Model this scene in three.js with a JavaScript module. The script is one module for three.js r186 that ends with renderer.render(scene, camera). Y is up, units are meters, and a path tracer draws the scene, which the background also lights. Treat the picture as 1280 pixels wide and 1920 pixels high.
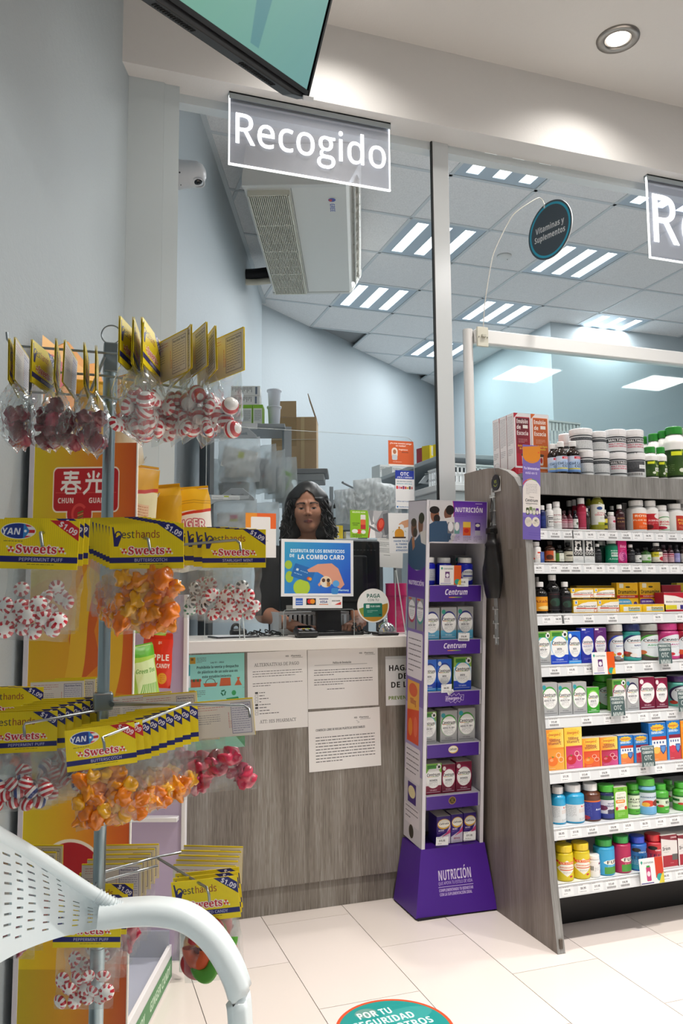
import * as THREE from 'three';
import { RoundedBoxGeometry } from 'three/addons/geometries/RoundedBoxGeometry.js';
import { MarchingCubes } from 'three/addons/objects/MarchingCubes.js';
import { mergeGeometries, mergeVertices, toCreasedNormals } from 'three/addons/utils/BufferGeometryUtils.js';
import { TextGeometry } from 'three/addons/geometries/TextGeometry.js';
import { FontLoader } from 'three/addons/loaders/FontLoader.js';
import { RectAreaLightUniformsLib } from 'three/addons/lights/RectAreaLightUniformsLib.js';

// ---------------------------------------------------------------- camera, exposure, lamps
const scene = new THREE.Scene();
scene.background = new THREE.Color(0x000000);               // a closed interior: no sky gets in
const camera = new THREE.PerspectiveCamera(64.95, 1280 / 1920, 0.05, 60);
camera.position.set(0, 1.14, 0);
camera.rotation.order = 'YXZ';
camera.rotation.set(THREE.MathUtils.degToRad(5.905), THREE.MathUtils.degToRad(-19.085), THREE.MathUtils.degToRad(-0.439));
scene.add(camera);
const renderer = new THREE.WebGLRenderer({ antialias: true });
renderer.toneMapping = THREE.LinearToneMapping;
renderer.toneMappingExposure = 1.08;
renderer.shadowMap.enabled = true;
RectAreaLightUniformsLib.init();
const PANEL_BACK = 18, PANEL_FRONT = 20, SPOT = 24, SPILL = 2.2;         // brightness of the ceiling panels behind and before the counter, and of the downlights (beam and spill)
const COOL = new THREE.Color(0.97, 0.99, 1.0), NEUTRAL = new THREE.Color(1.0, 0.98, 0.965), WARM = new THREE.Color(1.0, 0.945, 0.88);

// ---------------------------------------------------------------- helpers
const V = (x, y, z) => new THREE.Vector3(x, y, z), rad = THREE.MathUtils.degToRad;
let seedState = 12345;
const rnd = () => { seedState = (seedState * 1664525 + 1013904223) >>> 0; return seedState / 4294967296; };
const rr = (a, b) => a + (b - a) * rnd();
const counts = {};
const numbered = (n) => { const k = counts[n] = (counts[n] ?? -1) + 1; return k ? n + '_' + String(k).padStart(3, '0') : n; };
function mesh(name, geo, mat, parent) {
  const m = new THREE.Mesh(geo, mat); m.name = parent ? name : numbered(name); m.castShadow = m.receiveShadow = true; (parent ?? scene).add(m); return m;
}
function part(name, geo, mat, parent, p, r) { const m = mesh(name, geo, mat, parent); if (p) m.position.set(...p); if (r) m.rotation.set(...r); return m; }
function tag(o, label, category, group) { o.userData = { label, category }; if (group) o.userData.group = group; return o; }
function thing(name, label, category, p = [0, 0, 0], turn = 0, group) {
  const g = new THREE.Group(); g.name = numbered(name); g.position.set(...p); g.rotation.y = turn; scene.add(g); return tag(g, label, category, group);
}
function struct(name, geo, mat, p) { const m = mesh(name, geo, mat); m.userData.kind = 'structure'; if (p) m.position.set(...p); return m; }
function copyOf(root, p, turn, label, group) {
  const c = root.clone(); c.name = numbered(root.name.replace(/_\d{3}$/, '')); c.userData = { ...root.userData, label }; if (group) c.userData.group = group;
  c.position.set(...p); if (turn !== undefined) c.rotation.set(0, turn, 0); scene.add(c); return c;
}
const box = (w, h, d, x = 0, y = 0, z = 0) => new THREE.BoxGeometry(w, h, d).translate(x, y, z);
const rbox = (w, h, d, r = 0.003, x = 0, y = 0, z = 0, s = 2) => new RoundedBoxGeometry(w, h, d, s, Math.min(r, w / 2.01, h / 2.01, d / 2.01)).translate(x, y, z);
const lathe = (pts, seg = 24) => new THREE.LatheGeometry(pts.map(([r, y]) => new THREE.Vector2(r, y)), seg);
const cyl = (r0, r1, h, seg = 20) => new THREE.CylinderGeometry(r0, r1, h, seg);
function tube(pts, r, seg = 24, rs = 8, closed = false) { return new THREE.TubeGeometry(new THREE.CatmullRomCurve3(pts.map((p) => V(...p)), closed, 'catmullrom', 0.3), seg, r, rs, closed); }
function wire(pts, r, rs = 6) {                             // straight pieces with tight bends
  const path = new THREE.CurvePath();
  for (let i = 1; i < pts.length; i++) path.add(new THREE.LineCurve3(V(...pts[i - 1]), V(...pts[i])));
  return new THREE.TubeGeometry(path, Math.max(8, (pts.length - 1) * 6), r, rs);
}
function merged(list) { return mergeGeometries(list.map((g) => { let q = g.index ? g.toNonIndexed() : g.clone(); for (const k of Object.keys(q.attributes)) if (!['position', 'normal', 'uv'].includes(k)) q.deleteAttribute(k); return q; })); }
function extrude(pts, depth, bevel = 0) {                   // outline in x, y; thickness in z
  const s = new THREE.Shape(pts.map(([x, y]) => new THREE.Vector2(x, y)));
  return new THREE.ExtrudeGeometry(s, { depth, bevelEnabled: bevel > 0, bevelSize: bevel, bevelThickness: bevel, bevelSegments: 2, curveSegments: 10 });
}
function uvMetres(geo) {                                     // box-mapped uv in metres
  const p = geo.attributes.position, n = geo.attributes.normal, uv = new Float32Array(p.count * 2);
  for (let i = 0; i < p.count; i++) {
    const ax = Math.abs(n.getX(i)), ay = Math.abs(n.getY(i)), az = Math.abs(n.getZ(i));
    if (ay > ax && ay > az) { uv[i * 2] = p.getX(i); uv[i * 2 + 1] = p.getZ(i); } else if (ax > az) { uv[i * 2] = p.getZ(i); uv[i * 2 + 1] = p.getY(i); } else { uv[i * 2] = p.getX(i); uv[i * 2 + 1] = p.getY(i); }
  }
  geo.setAttribute('uv', new THREE.BufferAttribute(uv, 2)); return geo;
}
// ---------------------------------------------------------------- materials
const cache = new Map();
function mat(color, roughness = 0.5, extra = {}) {
  const key = color + '|' + roughness + '|' + JSON.stringify(extra);
  if (!cache.has(key)) cache.set(key, new THREE.MeshPhysicalMaterial({ color: new THREE.Color(color), roughness, ...extra }));
  return cache.get(key);
}
const metal = (c = '#b9bcbe', r = 0.3) => mat(c, r, { metalness: 1 });
const clear = (c = '#ffffff', r = 0.02) => mat(c, r, { transmission: 1, thickness: 0, ior: 1.45 });
const glow = (c, k) => mat(c, 0.6, { emissive: new THREE.Color(c), emissiveIntensity: k });
function dataTexture(w, h, f, rx, ry, srgb = true) {
  const d = new Uint8Array(w * h * 4);
  for (let y = 0; y < h; y++) for (let x = 0; x < w; x++) { const c = f(x, y), i = (y * w + x) * 4; for (let k = 0; k < 3; k++) d[i + k] = Math.max(0, Math.min(255, c[k])); d[i + 3] = 255; }
  const t = new THREE.DataTexture(d, w, h); t.wrapS = t.wrapT = THREE.RepeatWrapping; t.magFilter = THREE.LinearFilter; t.repeat.set(1 / rx, 1 / ry); if (srgb) t.colorSpace = THREE.SRGBColorSpace; t.needsUpdate = true; return t;
}
function tileNoise(n, cells, seed) {                         // smooth noise that wraps
  const g = new Float32Array(cells * cells); let s = seed; for (let i = 0; i < g.length; i++) { s = (s * 1103515245 + 12345) >>> 0; g[i] = (s >>> 8) / 16777216; }
  return (x, y) => { const u = x / n * cells, v = y / n * cells, i = Math.floor(u), j = Math.floor(v), a = u - i, b = v - j, sa = a * a * (3 - 2 * a), sb = b * b * (3 - 2 * b), q = (p, r) => g[((r % cells + cells) % cells) * cells + (p % cells + cells) % cells];
    return (q(i, j) * (1 - sa) + q(i + 1, j) * sa) * (1 - sb) + (q(i, j + 1) * (1 - sa) + q(i + 1, j + 1) * sa) * sb; };
}
// print atlas: pages of 2048 px that hold every label, poster and sign face
const pages = [];
function newPage() { const c = document.createElement('canvas'); c.width = c.height = 2048; const ctx = c.getContext('2d'); ctx.fillStyle = '#fff'; ctx.fillRect(0, 0, 2048, 2048); const t = new THREE.CanvasTexture(c); t.colorSpace = THREE.SRGBColorSpace; t.anisotropy = 8; pages.push({ c, ctx, t, x: 2, y: 2, row: 0, mats: {} }); return pages.at(-1); }
function cell(w, h, draw) {
  let p = pages.at(-1) ?? newPage();
  if (p.x + w + 4 > 2048) { p.x = 2; p.y += p.row + 4; p.row = 0; }
  if (p.y + h + 4 > 2048) { p = newPage(); }
  const x = p.x, y = p.y; p.x += w + 4; p.row = Math.max(p.row, h);
  const c = p.ctx; c.save(); c.beginPath(); c.rect(x, y, w, h); c.clip(); c.translate(x, y); draw(c, w, h); c.restore();
  return { page: p, u0: (x + 0.5) / 2048, u1: (x + w - 0.5) / 2048, v0: 1 - (y + h - 0.5) / 2048, v1: 1 - (y + 0.5) / 2048 };
}
function pmat(c, roughness = 0.5, extra = {}) { const k = roughness + JSON.stringify(extra); return c.page.mats[k] ??= new THREE.MeshPhysicalMaterial({ map: c.page.t, roughness, ...extra }); }
function setUV(geo, c, f = (u, v) => [u, v]) {               // maps 0..1 uv onto the cell
  const uv = geo.attributes.uv; for (let i = 0; i < uv.count; i++) { const [a, b] = f(uv.getX(i), uv.getY(i)); uv.setXY(i, c.u0 + (c.u1 - c.u0) * a, c.v0 + (c.v1 - c.v0) * b); } return geo;
}
const sheet = (w, h, c, seg = 1) => setUV(new THREE.PlaneGeometry(w, h, seg, seg), c);
// card or panel with a printed front (+z), plain back and edges
function printedSlab(name, w, h, d, c, edge, parent, rough = 0.5) {
  const m = mesh(name, rbox(w, h, d, Math.min(0.0015, d / 3)), edge, parent);
  return m;
}
function slabGeo(w, h, d, c) {                               // box whose front carries cell c and whose other faces take the cell's border texel
  const g = new THREE.BoxGeometry(w, h, d), uv = g.attributes.uv;
  for (let i = 0; i < uv.count; i++) { const f = Math.floor(i / 4); let a = uv.getX(i), b = uv.getY(i); if (f !== 4) { a = 0.01; b = 0.985; } uv.setXY(i, c.u0 + (c.u1 - c.u0) * a, c.v0 + (c.v1 - c.v0) * b); }
  return g;
}
// text helpers on a canvas
function T(c, s, x, y, size, color = '#000', o = {}) {
  c.save(); c.translate(x, y); if (o.rot) c.rotate(o.rot); if (o.skew) c.transform(1, 0, -o.skew, 1, 0, 0); c.font = (o.w ?? 'bold') + ' ' + size + 'px ' + (o.f ?? 'sans-serif'); c.textAlign = o.a ?? 'center'; c.textBaseline = o.b ?? 'middle'; c.fillStyle = color;
  const w = c.measureText(s).width; if (o.max && w > o.max) c.scale(o.max / w, 1);
  if (o.sx) c.scale(o.sx, 1);
  if (o.stroke) { c.strokeStyle = o.stroke; c.lineWidth = o.lw ?? size * 0.18; c.lineJoin = 'round'; c.strokeText(s, 0, 0); } c.fillText(s, 0, 0); c.restore();
}
const R = (c, x, y, w, h, col) => { c.fillStyle = col; c.fillRect(x, y, w, h); };
const E = (c, x, y, rx, ry, col, rot = 0) => { c.fillStyle = col; c.beginPath(); c.ellipse(x, y, rx, ry, rot, 0, 7); c.fill(); };
const RR = (c, x, y, w, h, r, col) => { c.fillStyle = col; c.beginPath(); c.roundRect(x, y, w, h, r); c.fill(); };
const PG = (c, pts, col) => { c.fillStyle = col; c.beginPath(); pts.forEach(([x, y], i) => (i ? c.lineTo(x, y) : c.moveTo(x, y))); c.closePath(); c.fill(); };
const LN = (c, pts, col, w = 1) => { c.strokeStyle = col; c.lineWidth = w; c.beginPath(); pts.forEach(([x, y], i) => (i ? c.lineTo(x, y) : c.moveTo(x, y))); c.stroke(); };
function scribble(c, x, y, w, n, step, col = '#555', h = 1.4, seed = 3) { // lines of unreadably small print
  let s = seed * 7919 + 17; const q = () => ((s = (s * 1103515245 + 12345) >>> 0) >>> 8) / 16777216; c.fillStyle = col;
  for (let i = 0; i < n; i++) { let a = x; const end = x + w * (i === n - 1 ? 0.3 + 0.6 * q() : 1); while (a < end) { const l = Math.min(end - a, step * (0.4 + q() * 1.3)); c.fillRect(a, y + i * step, l, h); a += l + step * 0.28; } }
}
function bars(c, x, y, w, h, seed = 5) { let s = seed * 31 + 7; c.fillStyle = '#222'; for (let a = 0; a < w;) { s = (s * 1103515245 + 12345) >>> 0; const b = 1 + ((s >>> 12) % 3); c.fillRect(x + a, y, b * 0.6, h); a += b + 0.7; } }
const lin = (c, x0, y0, x1, y1, stops) => { const g = c.createLinearGradient(x0, y0, x1, y1); stops.forEach(([t, k]) => g.addColorStop(t, k)); return g; };
// ================================================================ the setting
const n1 = tileNoise(512, 8, 11), n2 = tileNoise(512, 32, 23), n3 = tileNoise(512, 128, 37);
// paint with the fine roller texture of the walls
const rollerBump = dataTexture(512, 512, (x, y) => { const v = 90 * n3(x, y) + 90 * n2(x, y) + 40; return [v, v, v]; }, 0.5, 0.5, false);
const paint = (c, bump = 0.0008) => new THREE.MeshPhysicalMaterial({ color: new THREE.Color(c), roughness: 0.6, bumpMap: rollerBump, bumpScale: bump });
const wallPaint = paint('#a7b1b5', 0.0012), whitePaint = paint('#d9d8d6', 0.0005), ceilPaint = paint('#d6d4d0', 0.0005), litBackPaint = paint('#b3bdc2', 0.001), bluePaint = paint('#b6c3c9', 0.0008);  // back walls share the wall paint; their stronger light is in the lighter colour
// wood laminate: fine vertical streaks
function laminate(base, light, dark, seed, sx = 0.5, sy = 1.3) {
  const colN = [], W = 1024, H = 512; let s = seed; const q = () => ((s = (s * 1103515245 + 12345) >>> 0) >>> 8) / 16777216;
  const a = tileNoise(1024, 16, seed + 1), b = tileNoise(1024, 256, seed + 2), d = tileNoise(1024, 512, seed + 5);
  for (let x = 0; x < W; x++) colN.push(q());
  const tex = dataTexture(W, H, (x, y) => {
    const big = a(x, y * 0.25 * 2), streak = b(x, y * 0.06 * 2), fine = d(x, y * 0.12 * 2), hair = colN[x] * 0.35 + fine * 0.65;
    let k = 0.34 * big + 0.3 * streak + 0.36 * hair; const c = [0, 0, 0];
    for (let i = 0; i < 3; i++) c[i] = base[i] + (k > 0.5 ? (light[i] - base[i]) : (base[i] - dark[i])) * (k - 0.5) * 2.6; return c;
  }, sx, sy);
  return new THREE.MeshPhysicalMaterial({ map: tex, roughness: 0.42 });
}
const woodCounter = laminate([133, 126, 117], [172, 170, 164], [92, 84, 76], 5), woodPanel = laminate([128, 118, 110], [150, 142, 136], [104, 94, 86], 77), woodCornice = laminate([134, 133, 130], [168, 168, 166], [104, 102, 100], 91);

// floor: glossy pinkish white tiles, 0.306 m wide strips, joints staggered by half a tile
const TW = 0.3056, TL = 0.6045, tileBump = dataTexture(256, 256, (x, y) => { const v = 128 + 60 * (n1(x * 2, y * 2) - 0.5); return [v, v, v]; }, 1.4, 1.4, false);
const floor = struct('floor', box(8.6, 0.2, 7, 3.4, -0.1035, 0.5), mat('#4a4541', 0.8));
struct('floor_back', box(8.6, 0.2, 6.4, 3.4, -0.1, -6.2), mat('#cbc5bf', 0.5));
const tileMats = ['#e6dcd6', '#e4dad3', '#e7ddd8'].map((c) => new THREE.MeshPhysicalMaterial({ color: new THREE.Color(c), roughness: 0.16, bumpMap: tileBump, bumpScale: 0.0012 }));
const tileGeo = uvMetres(box(TW - 0.0022, 0.0035, TL - 0.0022));
for (let i = -3; i < 10; i++) for (let j = -1; j < 9; j++) {
  const x = 0.7015 + TW * (i + 0.5), z = (((i % 2) + 2) % 2 ? -2.5585 : -2.856) + TL * (j + (((i % 2) + 2) % 2 ? -0.5 : 0.5));
  if (z > 1.6) continue;
  part('floor_tile', tileGeo, tileMats[(i * 7 + j * 5 + 300) % 3], floor, [x, -0.00175, z]);
}
// left wall: one skewed plane that runs past the header into the room behind the counter
const WX = Math.sin(0.3556), WZ = -Math.cos(0.3556);         // along the wall, away from the camera
const wallAt = (t, off = 0) => [0.0 + WX * t + -WZ * off, 0, -2.407 + WZ * t + WX * off]; // t metres from where it crosses x = 0; off metres into the room
function wallSlab(name, t0, t1, y0, y1, m) { const g = uvMetres(box(t1 - t0, y1 - y0, 0.16)); const w = struct(name, g, m); const c = wallAt((t0 + t1) / 2, -0.08); w.position.set(c[0], (y0 + y1) / 2, c[2]); w.rotation.y = Math.atan2(-WZ, WX); return w; }
wallSlab('wall_left', -4.6, 0.565, 0, 3.9, wallPaint);
wallSlab('wall_left_back', 0.568, 4.56, 0, 3.9, litBackPaint);
// wall at the far end of the back room, skewed the other way
{ const a = V(1.643, 0, -6.83), b = V(4.36, 0, -8.94), l = a.distanceTo(b), w = struct('wall_back', uvMetres(box(l + 0.1, 3.9, 0.16)), litBackPaint); w.position.set((a.x + b.x) / 2, 1.95, (a.z + b.z) / 2); w.rotation.y = Math.atan2(-(b.z - a.z), b.x - a.x); w.translateZ(-0.085); }
struct('wall_block', uvMetres(box(3.2, 3.9, 3.0)), bluePaint, [5.96, 1.95, -7.93]);
struct('wall_right', uvMetres(box(0.16, 3.9, 10)), litBackPaint, [7.2, 1.95, -1.7]);
struct('wall_front', uvMetres(box(9.8, 3.9, 0.16)), wallPaint, [2.7, 1.95, 3.3]);
// header beam over the counter, and the front ceiling
const HY = 3.06, HF = -2.82, HB = -2.945;
struct('beam_header', uvMetres(box(7.2, 0.84, HF - HB)), whitePaint, [0.03 + 3.6, HY + 0.42, (HF + HB) / 2]);
struct('ceiling_front', uvMetres(box(9.4, 0.16, 6.2)), ceilPaint, [2.7, 3.39 + 0.08, HF + 3.1]);
struct('ceiling_slab', uvMetres(box(8.4, 0.12, 6.4)), ceilPaint, [3.2, 3.86, HB - 3.2]);
// grid ceiling of the back room: each tile a part, with the metal tees between
const GX = 2.214, GZ = -4.276, PX = 0.611, PZ = 0.599, CY = 3.736;
const gridCeiling = struct('ceiling_back', box(7.4, 0.01, 6.1, 3.6, CY + 0.045, -6.0), mat('#8d9092', 0.9));
const grain = dataTexture(512, 512, (x, y) => { const v = n3(x, y) * 0.6 + n2(x * 3, y * 3) * 0.4; const k = 218 + 22 * v; return [k - 1, k, k + 1]; }, 0.61, 0.61);
const ceilTile = new THREE.MeshPhysicalMaterial({ map: grain, roughness: 0.9 }), ctGeo = uvMetres(box(PX - 0.014, 0.014, PZ - 0.014));
const inLight = (i, j) => i >= 0 && i % 2 === 0 && ((j % 2) + 2) % 2 === 1 && !(i === 4 && j === 1) && j >= -1;
for (let i = -4; i < 8; i++) for (let j = -3; j < 9; j++) {
  const x = GX + PX * (i + 0.5), z = GZ - PZ * (j + 0.5);
  if (z > HB + 0.2 || x < -0.2 || inLight(i, j)) continue;
  if (x < 0.371 * (-z - 2.407) - 0.55) continue;
  part('ceiling_tile', ctGeo, ceilTile, gridCeiling, [x, CY + 0.009, z], [0, 0, 0]);
}
const tee = mat('#c9d0d4', 0.45);
for (let i = -3; i < 9; i++) part('grid_bar', box(0.024, 0.014, 6.1), tee, gridCeiling, [GX + PX * i, CY + 0.004, -6.0]);
for (let j = -2; j < 9; j++) part('grid_bar', box(7.4, 0.013, 0.024), tee, gridCeiling, [3.6, CY + 0.0035, GZ - PZ * j]);
part('wall_angle', box(4.7, 0.012, 0.03), tee, gridCeiling, [wallAt(2.3, 0.012)[0], CY - 0.004, wallAt(2.3, 0.012)[2]], [0, Math.atan2(-WZ, WX), 0]);

// recessed three-strip panels
const panelFrame = mat('#aebecb', 0.35), stripGlow = glow('#f4fbff', 2.6), frontGlow = glow('#fff8f0', 2.6);
function lightPanel(x, z, label, y, power, tint, strip) {
  const t = thing('ceiling_light', label, 'light', [x, y, z], 0);
  const w = PX - 0.03, d = PZ - 0.03, hw = 0.086, gap = 0.186, bars = [];
  bars.push(box(w, 0.012, 0.04, 0, 0.006, d / 2 - 0.02), box(w, 0.012, 0.04, 0, 0.006, -d / 2 + 0.02));
  const xs = [-w / 2, -gap - hw / 2, -gap + hw / 2, -hw / 2, hw / 2, gap - hw / 2, gap + hw / 2, w / 2];
  for (let k = 0; k < 8; k += 2) bars.push(box(xs[k + 1] - xs[k], 0.012, d - 0.08, (xs[k] + xs[k + 1]) / 2, 0.006, 0));
  mesh('frame', merged(bars), panelFrame, t);
  for (let k = -1; k <= 1; k++) part('diffuser', box(hw - 0.002, 0.006, d - 0.082), strip, t, [k * gap, 0.006, 0]);
  const l = new THREE.RectAreaLight(tint, power, 0.5, 0.5); l.position.set(0, -0.012, 0); l.rotation.x = -Math.PI / 2; t.add(l);
  return t;
}
const cellPos = (i, j) => [GX + PX * (i + 0.5), GZ - PZ * (j + 0.5)];
for (const [i, j, label] of [[0, -1, 'three-strip ceiling panel just behind the white header, right of the grey post'], [0, 1, 'three-strip ceiling panel half hidden behind the grey post, between two others'], [0, 3, 'three-strip ceiling panel beside the lower end of the air conditioner'],
  [2, -1, 'three-strip ceiling panel glowing through the cut-off sign with a big R'], [2, 1, 'three-strip ceiling panel partly covered by the round vitamins sign'], [2, 3, 'three-strip ceiling panel behind the thin bent rod, above the white rail'],
  [2, 5, 'farthest three-strip ceiling panel, low over the long grey back wall'], [4, -1, 'ceiling panel beyond the photo edge near the header'], [4, 3, 'ceiling panel beyond the photo edge above the back wall']]) {
  const [x, z] = cellPos(i, j); lightPanel(x, z, label, CY, PANEL_BACK, COOL, stripGlow);
}
// the shop's own panels, behind the camera: their reflections stand in the glass over the shelves
[[2.2, 0.95], [4.41, 0.95], [2.6, -1.0], [4.4, -1.2], [5.92, 0.83]].forEach(([x, z], k) => lightPanel(x, z, 'shop ceiling panel out of the photo, ' + ['over the aisle behind the camera', 'mirrored in the glass over the shelves', 'before the vitamin shelves', 'farthest to the right', 'second mirrored in the glass, nearest the right wall'][k], 3.372, PANEL_FRONT, NEUTRAL, frontGlow));
// round downlights
function downlight(x, z, label, aim, beam) {
  const t = thing('downlight', label, 'light', [x, 3.39, z]);
  mesh('trim_ring', lathe([[0.048, 0.006], [0.05, -0.004], [0.056, -0.009], [0.072, -0.011], [0.084, -0.007], [0.086, 0.001], [0.078, 0.002]], 40), metal('#9a9691', 0.32), t);
  part('lamp', lathe([[0, -0.0035], [0.03, -0.0035], [0.046, -0.0015], [0.0475, 0.004]], 32), glow('#fff6ea', 3.2), t);
  for (const [power, angle] of [[beam, 40], [SPILL, z < -2 ? 72 : 60]]) { const s = new THREE.SpotLight(WARM, power, 0, rad(angle), 0.9, 2); s.position.set(0, -0.02, 0); s.target.position.set(...aim); s.shadow.radius = 2; s.castShadow = true; t.add(s); t.add(s.target); }
}
downlight(2.082, -2.525, 'round recessed downlight with a brushed metal ring near the top right', [0, -1, 0], SPOT * 0.25);
downlight(0.95, -2.52, 'recessed downlight hidden above the television', [0, -1, 0], SPOT * 0.25);
[[1.35, -1.1, 'downlight out of the photo over the aisle before the counter'], [2.7, -1.1, 'downlight out of the photo over the aisle before the shelves'], [1.6, 0.5, 'downlight out of the photo behind the camera'], [3.2, 0.4, 'downlight out of the photo behind the camera, far right']].forEach(([x, z, l]) => downlight(x, z, l, [0, -1, 0], SPOT));
// white post at the left wall and the grey aluminium post right of the hanging sign
const postMat = mat('#ccd4d6', 0.3), posts = struct('column_left', merged([box(0.13, HY, 0.05, 0.247, HY / 2, HB + 0.024), box(0.056, HY, 0.044, 0.341, HY / 2, HB + 0.021)]), mat('#c5cfd2', 0.4));
struct('trim_header', box(3.0, 0.035, 0.05), postMat, [1.87, HY - 0.0175, HB - 0.0255]);
const post = struct('column_post', rbox(0.074, HY - 0.983, 0.012, 0.002, 0, (HY + 0.983) / 2, 0), mat('#c9ced0', 0.22), [1.474, 0, HB + 0.004]);
part('gasket', box(0.006, HY - 0.985, 0.014, 0, (HY + 0.983) / 2, 0), mat('#141414', 0.5), post, [-0.04, 0, -0.001]);
// ================================================================ pick-up counter with its notices
const CZ = -2.925, CT = 0.983;                               // front of the panel, height of the worktop
const counter = thing('service_counter', 'long pharmacy counter clad in grey-brown streaked laminate with a recessed plinth', 'counter', [0, 0, 0]);
mesh('front_panel', uvMetres(box(2.5, 0.8395, 0.012, 1.65, 0.1 + 0.41975, CZ - 0.006)), woodCounter, counter);
mesh('plinth', uvMetres(box(2.5, 0.0995, 0.02, 1.65, 0.04975, -2.952)), woodCounter, counter);
mesh('carcass', box(2.46, 0.83, 0.3, 1.65, 0.5245, -3.115), mat('#77716b', 0.7), counter);
const worktopMat = new THREE.MeshPhysicalMaterial({ color: 0xe4e0da, roughness: 0.28, bumpMap: tileBump, bumpScale: 0.0006 });
tag(mesh('worktop', rbox(2.5, 0.0425, 0.42, 0.003, 1.65, CT - 0.0213, -3.08), worktopMat), 'white worktop slab lying on the service counter', 'worktop');

// printed notices taped to the panel
function notice(name, label, cat, c, x0, y0, w, h, z, roll = 0, group) {
  const m = mesh(name, slabGeo(w, h, 0.0008, c), pmat(c, 0.55)); const k = z < -2.9 && z > -2.95 ? 1.0121 : 1; m.position.set((x0 + w / 2) * k, 1.14 + (y0 - h / 2 - 1.14) * k, z); m.scale.set(k, k, 1); m.rotation.z = roll; return tag(m, label, cat, group);
}
const greenTop = (c, w) => { R(c, 12, 10, 22, 26, '#b98a1e'); R(c, 16, 14, 10, 9, '#6d5514'); scribble(c, 38, 13, 38, 4, 6, '#5b6a67', 2, 4); };
const cGreen = cell(230, 380, (c, w, h) => {
  R(c, 0, 0, w, h, '#8fd3c8'); greenTop(c); T(c, 'Ley 51 - 2022', 120, 34, 9, '#1d2d2b');
  T(c, 'Prohibida la venta y despacho', 122, 52, 14.5, '#10201e', { max: 168 }); T(c, 'de plásticos de un solo uso en', 122, 71, 14.5, '#10201e', { max: 160 }); T(c, 'este establecimiento', 118, 90, 14.5, '#10201e', { max: 116 });
  R(c, 16, 103, 38, 33, '#c65c31'); for (let k = 0; k < 5; k++) E(c, 20 + k * 8, 103, 5, 6, k % 2 ? '#2f5a33' : '#a5412b');
  PG(c, [[64, 116], [122, 116], [112, 136], [73, 136]], '#c4582e'); c.strokeStyle = '#3a2a22'; c.lineWidth = 2; c.beginPath(); c.arc(93, 117, 19, Math.PI, 0); c.stroke();
  PG(c, [[134, 98], [172, 98], [175, 136], [128, 136]], '#c65c31'); PG(c, [[198, 98], [212, 98], [207, 107], [222, 136], [186, 136], [202, 107]], '#c65c31');
  R(c, 0, 139, w, 2, '#74b7ac'); R(c, 0, 300, w, 80, '#7cc4a8'); PG(c, [[190, 330], [230, 305], [230, 380]], '#1c8a4c'); PG(c, [[200, 300], [230, 300], [230, 322]], '#e08a2a');
});
notice('green_notice', 'pale green notice on the counter front about banning plastics, upper of the two green sheets', 'notice', cGreen, 0.422, 0.935, 0.205, 0.33, CZ + 0.001, 0.012);
const cGreen2 = cell(230, 150, (c, w, h) => { R(c, 0, 0, w, h, '#93d5ca'); greenTop(c); T(c, '♻', 132, 24, 24, '#14694a'); for (let k = 0; k < 3; k++) { const a = k * 2.094 - 0.5; LN(c, [[150 + 10 * Math.cos(a), 24 + 10 * Math.sin(a)], [150 + 10 * Math.cos(a + 1.6), 24 + 10 * Math.sin(a + 1.6)]], '#14694a', 5); } E(c, 193, 26, 9, 9, '#2f9a57'); PG(c, [[160, 44], [210, 40], [230, 80], [230, 100]], '#1c8a4c'); scribble(c, 20, 60, 180, 8, 10, '#47706a', 3, 9); });
notice('green_notice', 'green sheet with a recycling mark, taped over the lower half of the other green sheet', 'notice', cGreen2, 0.42, 0.822, 0.2, 0.15, CZ + 0.0025, 0.01);
const paperHead = (c, x, y) => { T(c, 'HIS', x, y, 8, '#555'); T(c, 'Pharmacy', x + 34, y, 8, '#555'); R(c, x + 18, y + 6, 42, 1.2, '#777'); };
const cAlt = cell(230, 290, (c, w, h) => {
  R(c, 0, 0, w, h, '#eceae8'); paperHead(c, 152, 20); T(c, 'ALTERNATIVAS DE PAGO', 112, 48, 17, '#3c3c3c', { f: 'serif', w: 'normal', max: 172 }); scribble(c, 20, 72, 190, 3, 9, '#444', 2, 2); scribble(c, 20, 116, 190, 2, 9, '#444', 2, 8);
  for (let k = 0; k < 8; k++) { const y = 148 + k * 11; [0, 4, 5].includes(k) ? R(c, 28, y, 11, 7, '#444') : (c.strokeStyle = '#888', c.lineWidth = 1, c.strokeRect(28, y, 11, 7)); scribble(c, 44, y + 2, [44, 22, 52, 14, 50, 46, 96, 92][k], 1, 9, '#444', 2.4, k + 3); }
  T(c, 'ATT: HIS PHARMACY', 114, 258, 17, '#3c3c3c', { f: 'serif', w: 'normal', max: 138 });
});
notice('payment_notice', 'white letter headed ALTERNATIVAS DE PAGO on the counter front', 'notice', cAlt, 0.638, 0.938, 0.224, 0.278, CZ + 0.001, 0.014);
const cPol = cell(290, 220, (c, w, h) => { R(c, 0, 0, w, h, '#e9e7e5'); paperHead(c, 218, 18); T(c, 'Política de Devolución', 140, 52, 10, '#444', { max: 76 }); R(c, 28, 58, 216, 1.2, '#777'); scribble(c, 26, 76, 240, 3, 9, '#444', 2.2, 21); scribble(c, 26, 112, 240, 3, 9, '#444', 2.2, 27); scribble(c, 78, 148, 132, 1, 9, '#444', 2.2, 31); });
notice('returns_notice', 'wide white returns policy sheet in a clear sleeve under the worktop edge', 'notice', cPol, 0.863, 0.939, 0.278, 0.214, CZ + 0.0012, 0.004);
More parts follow.
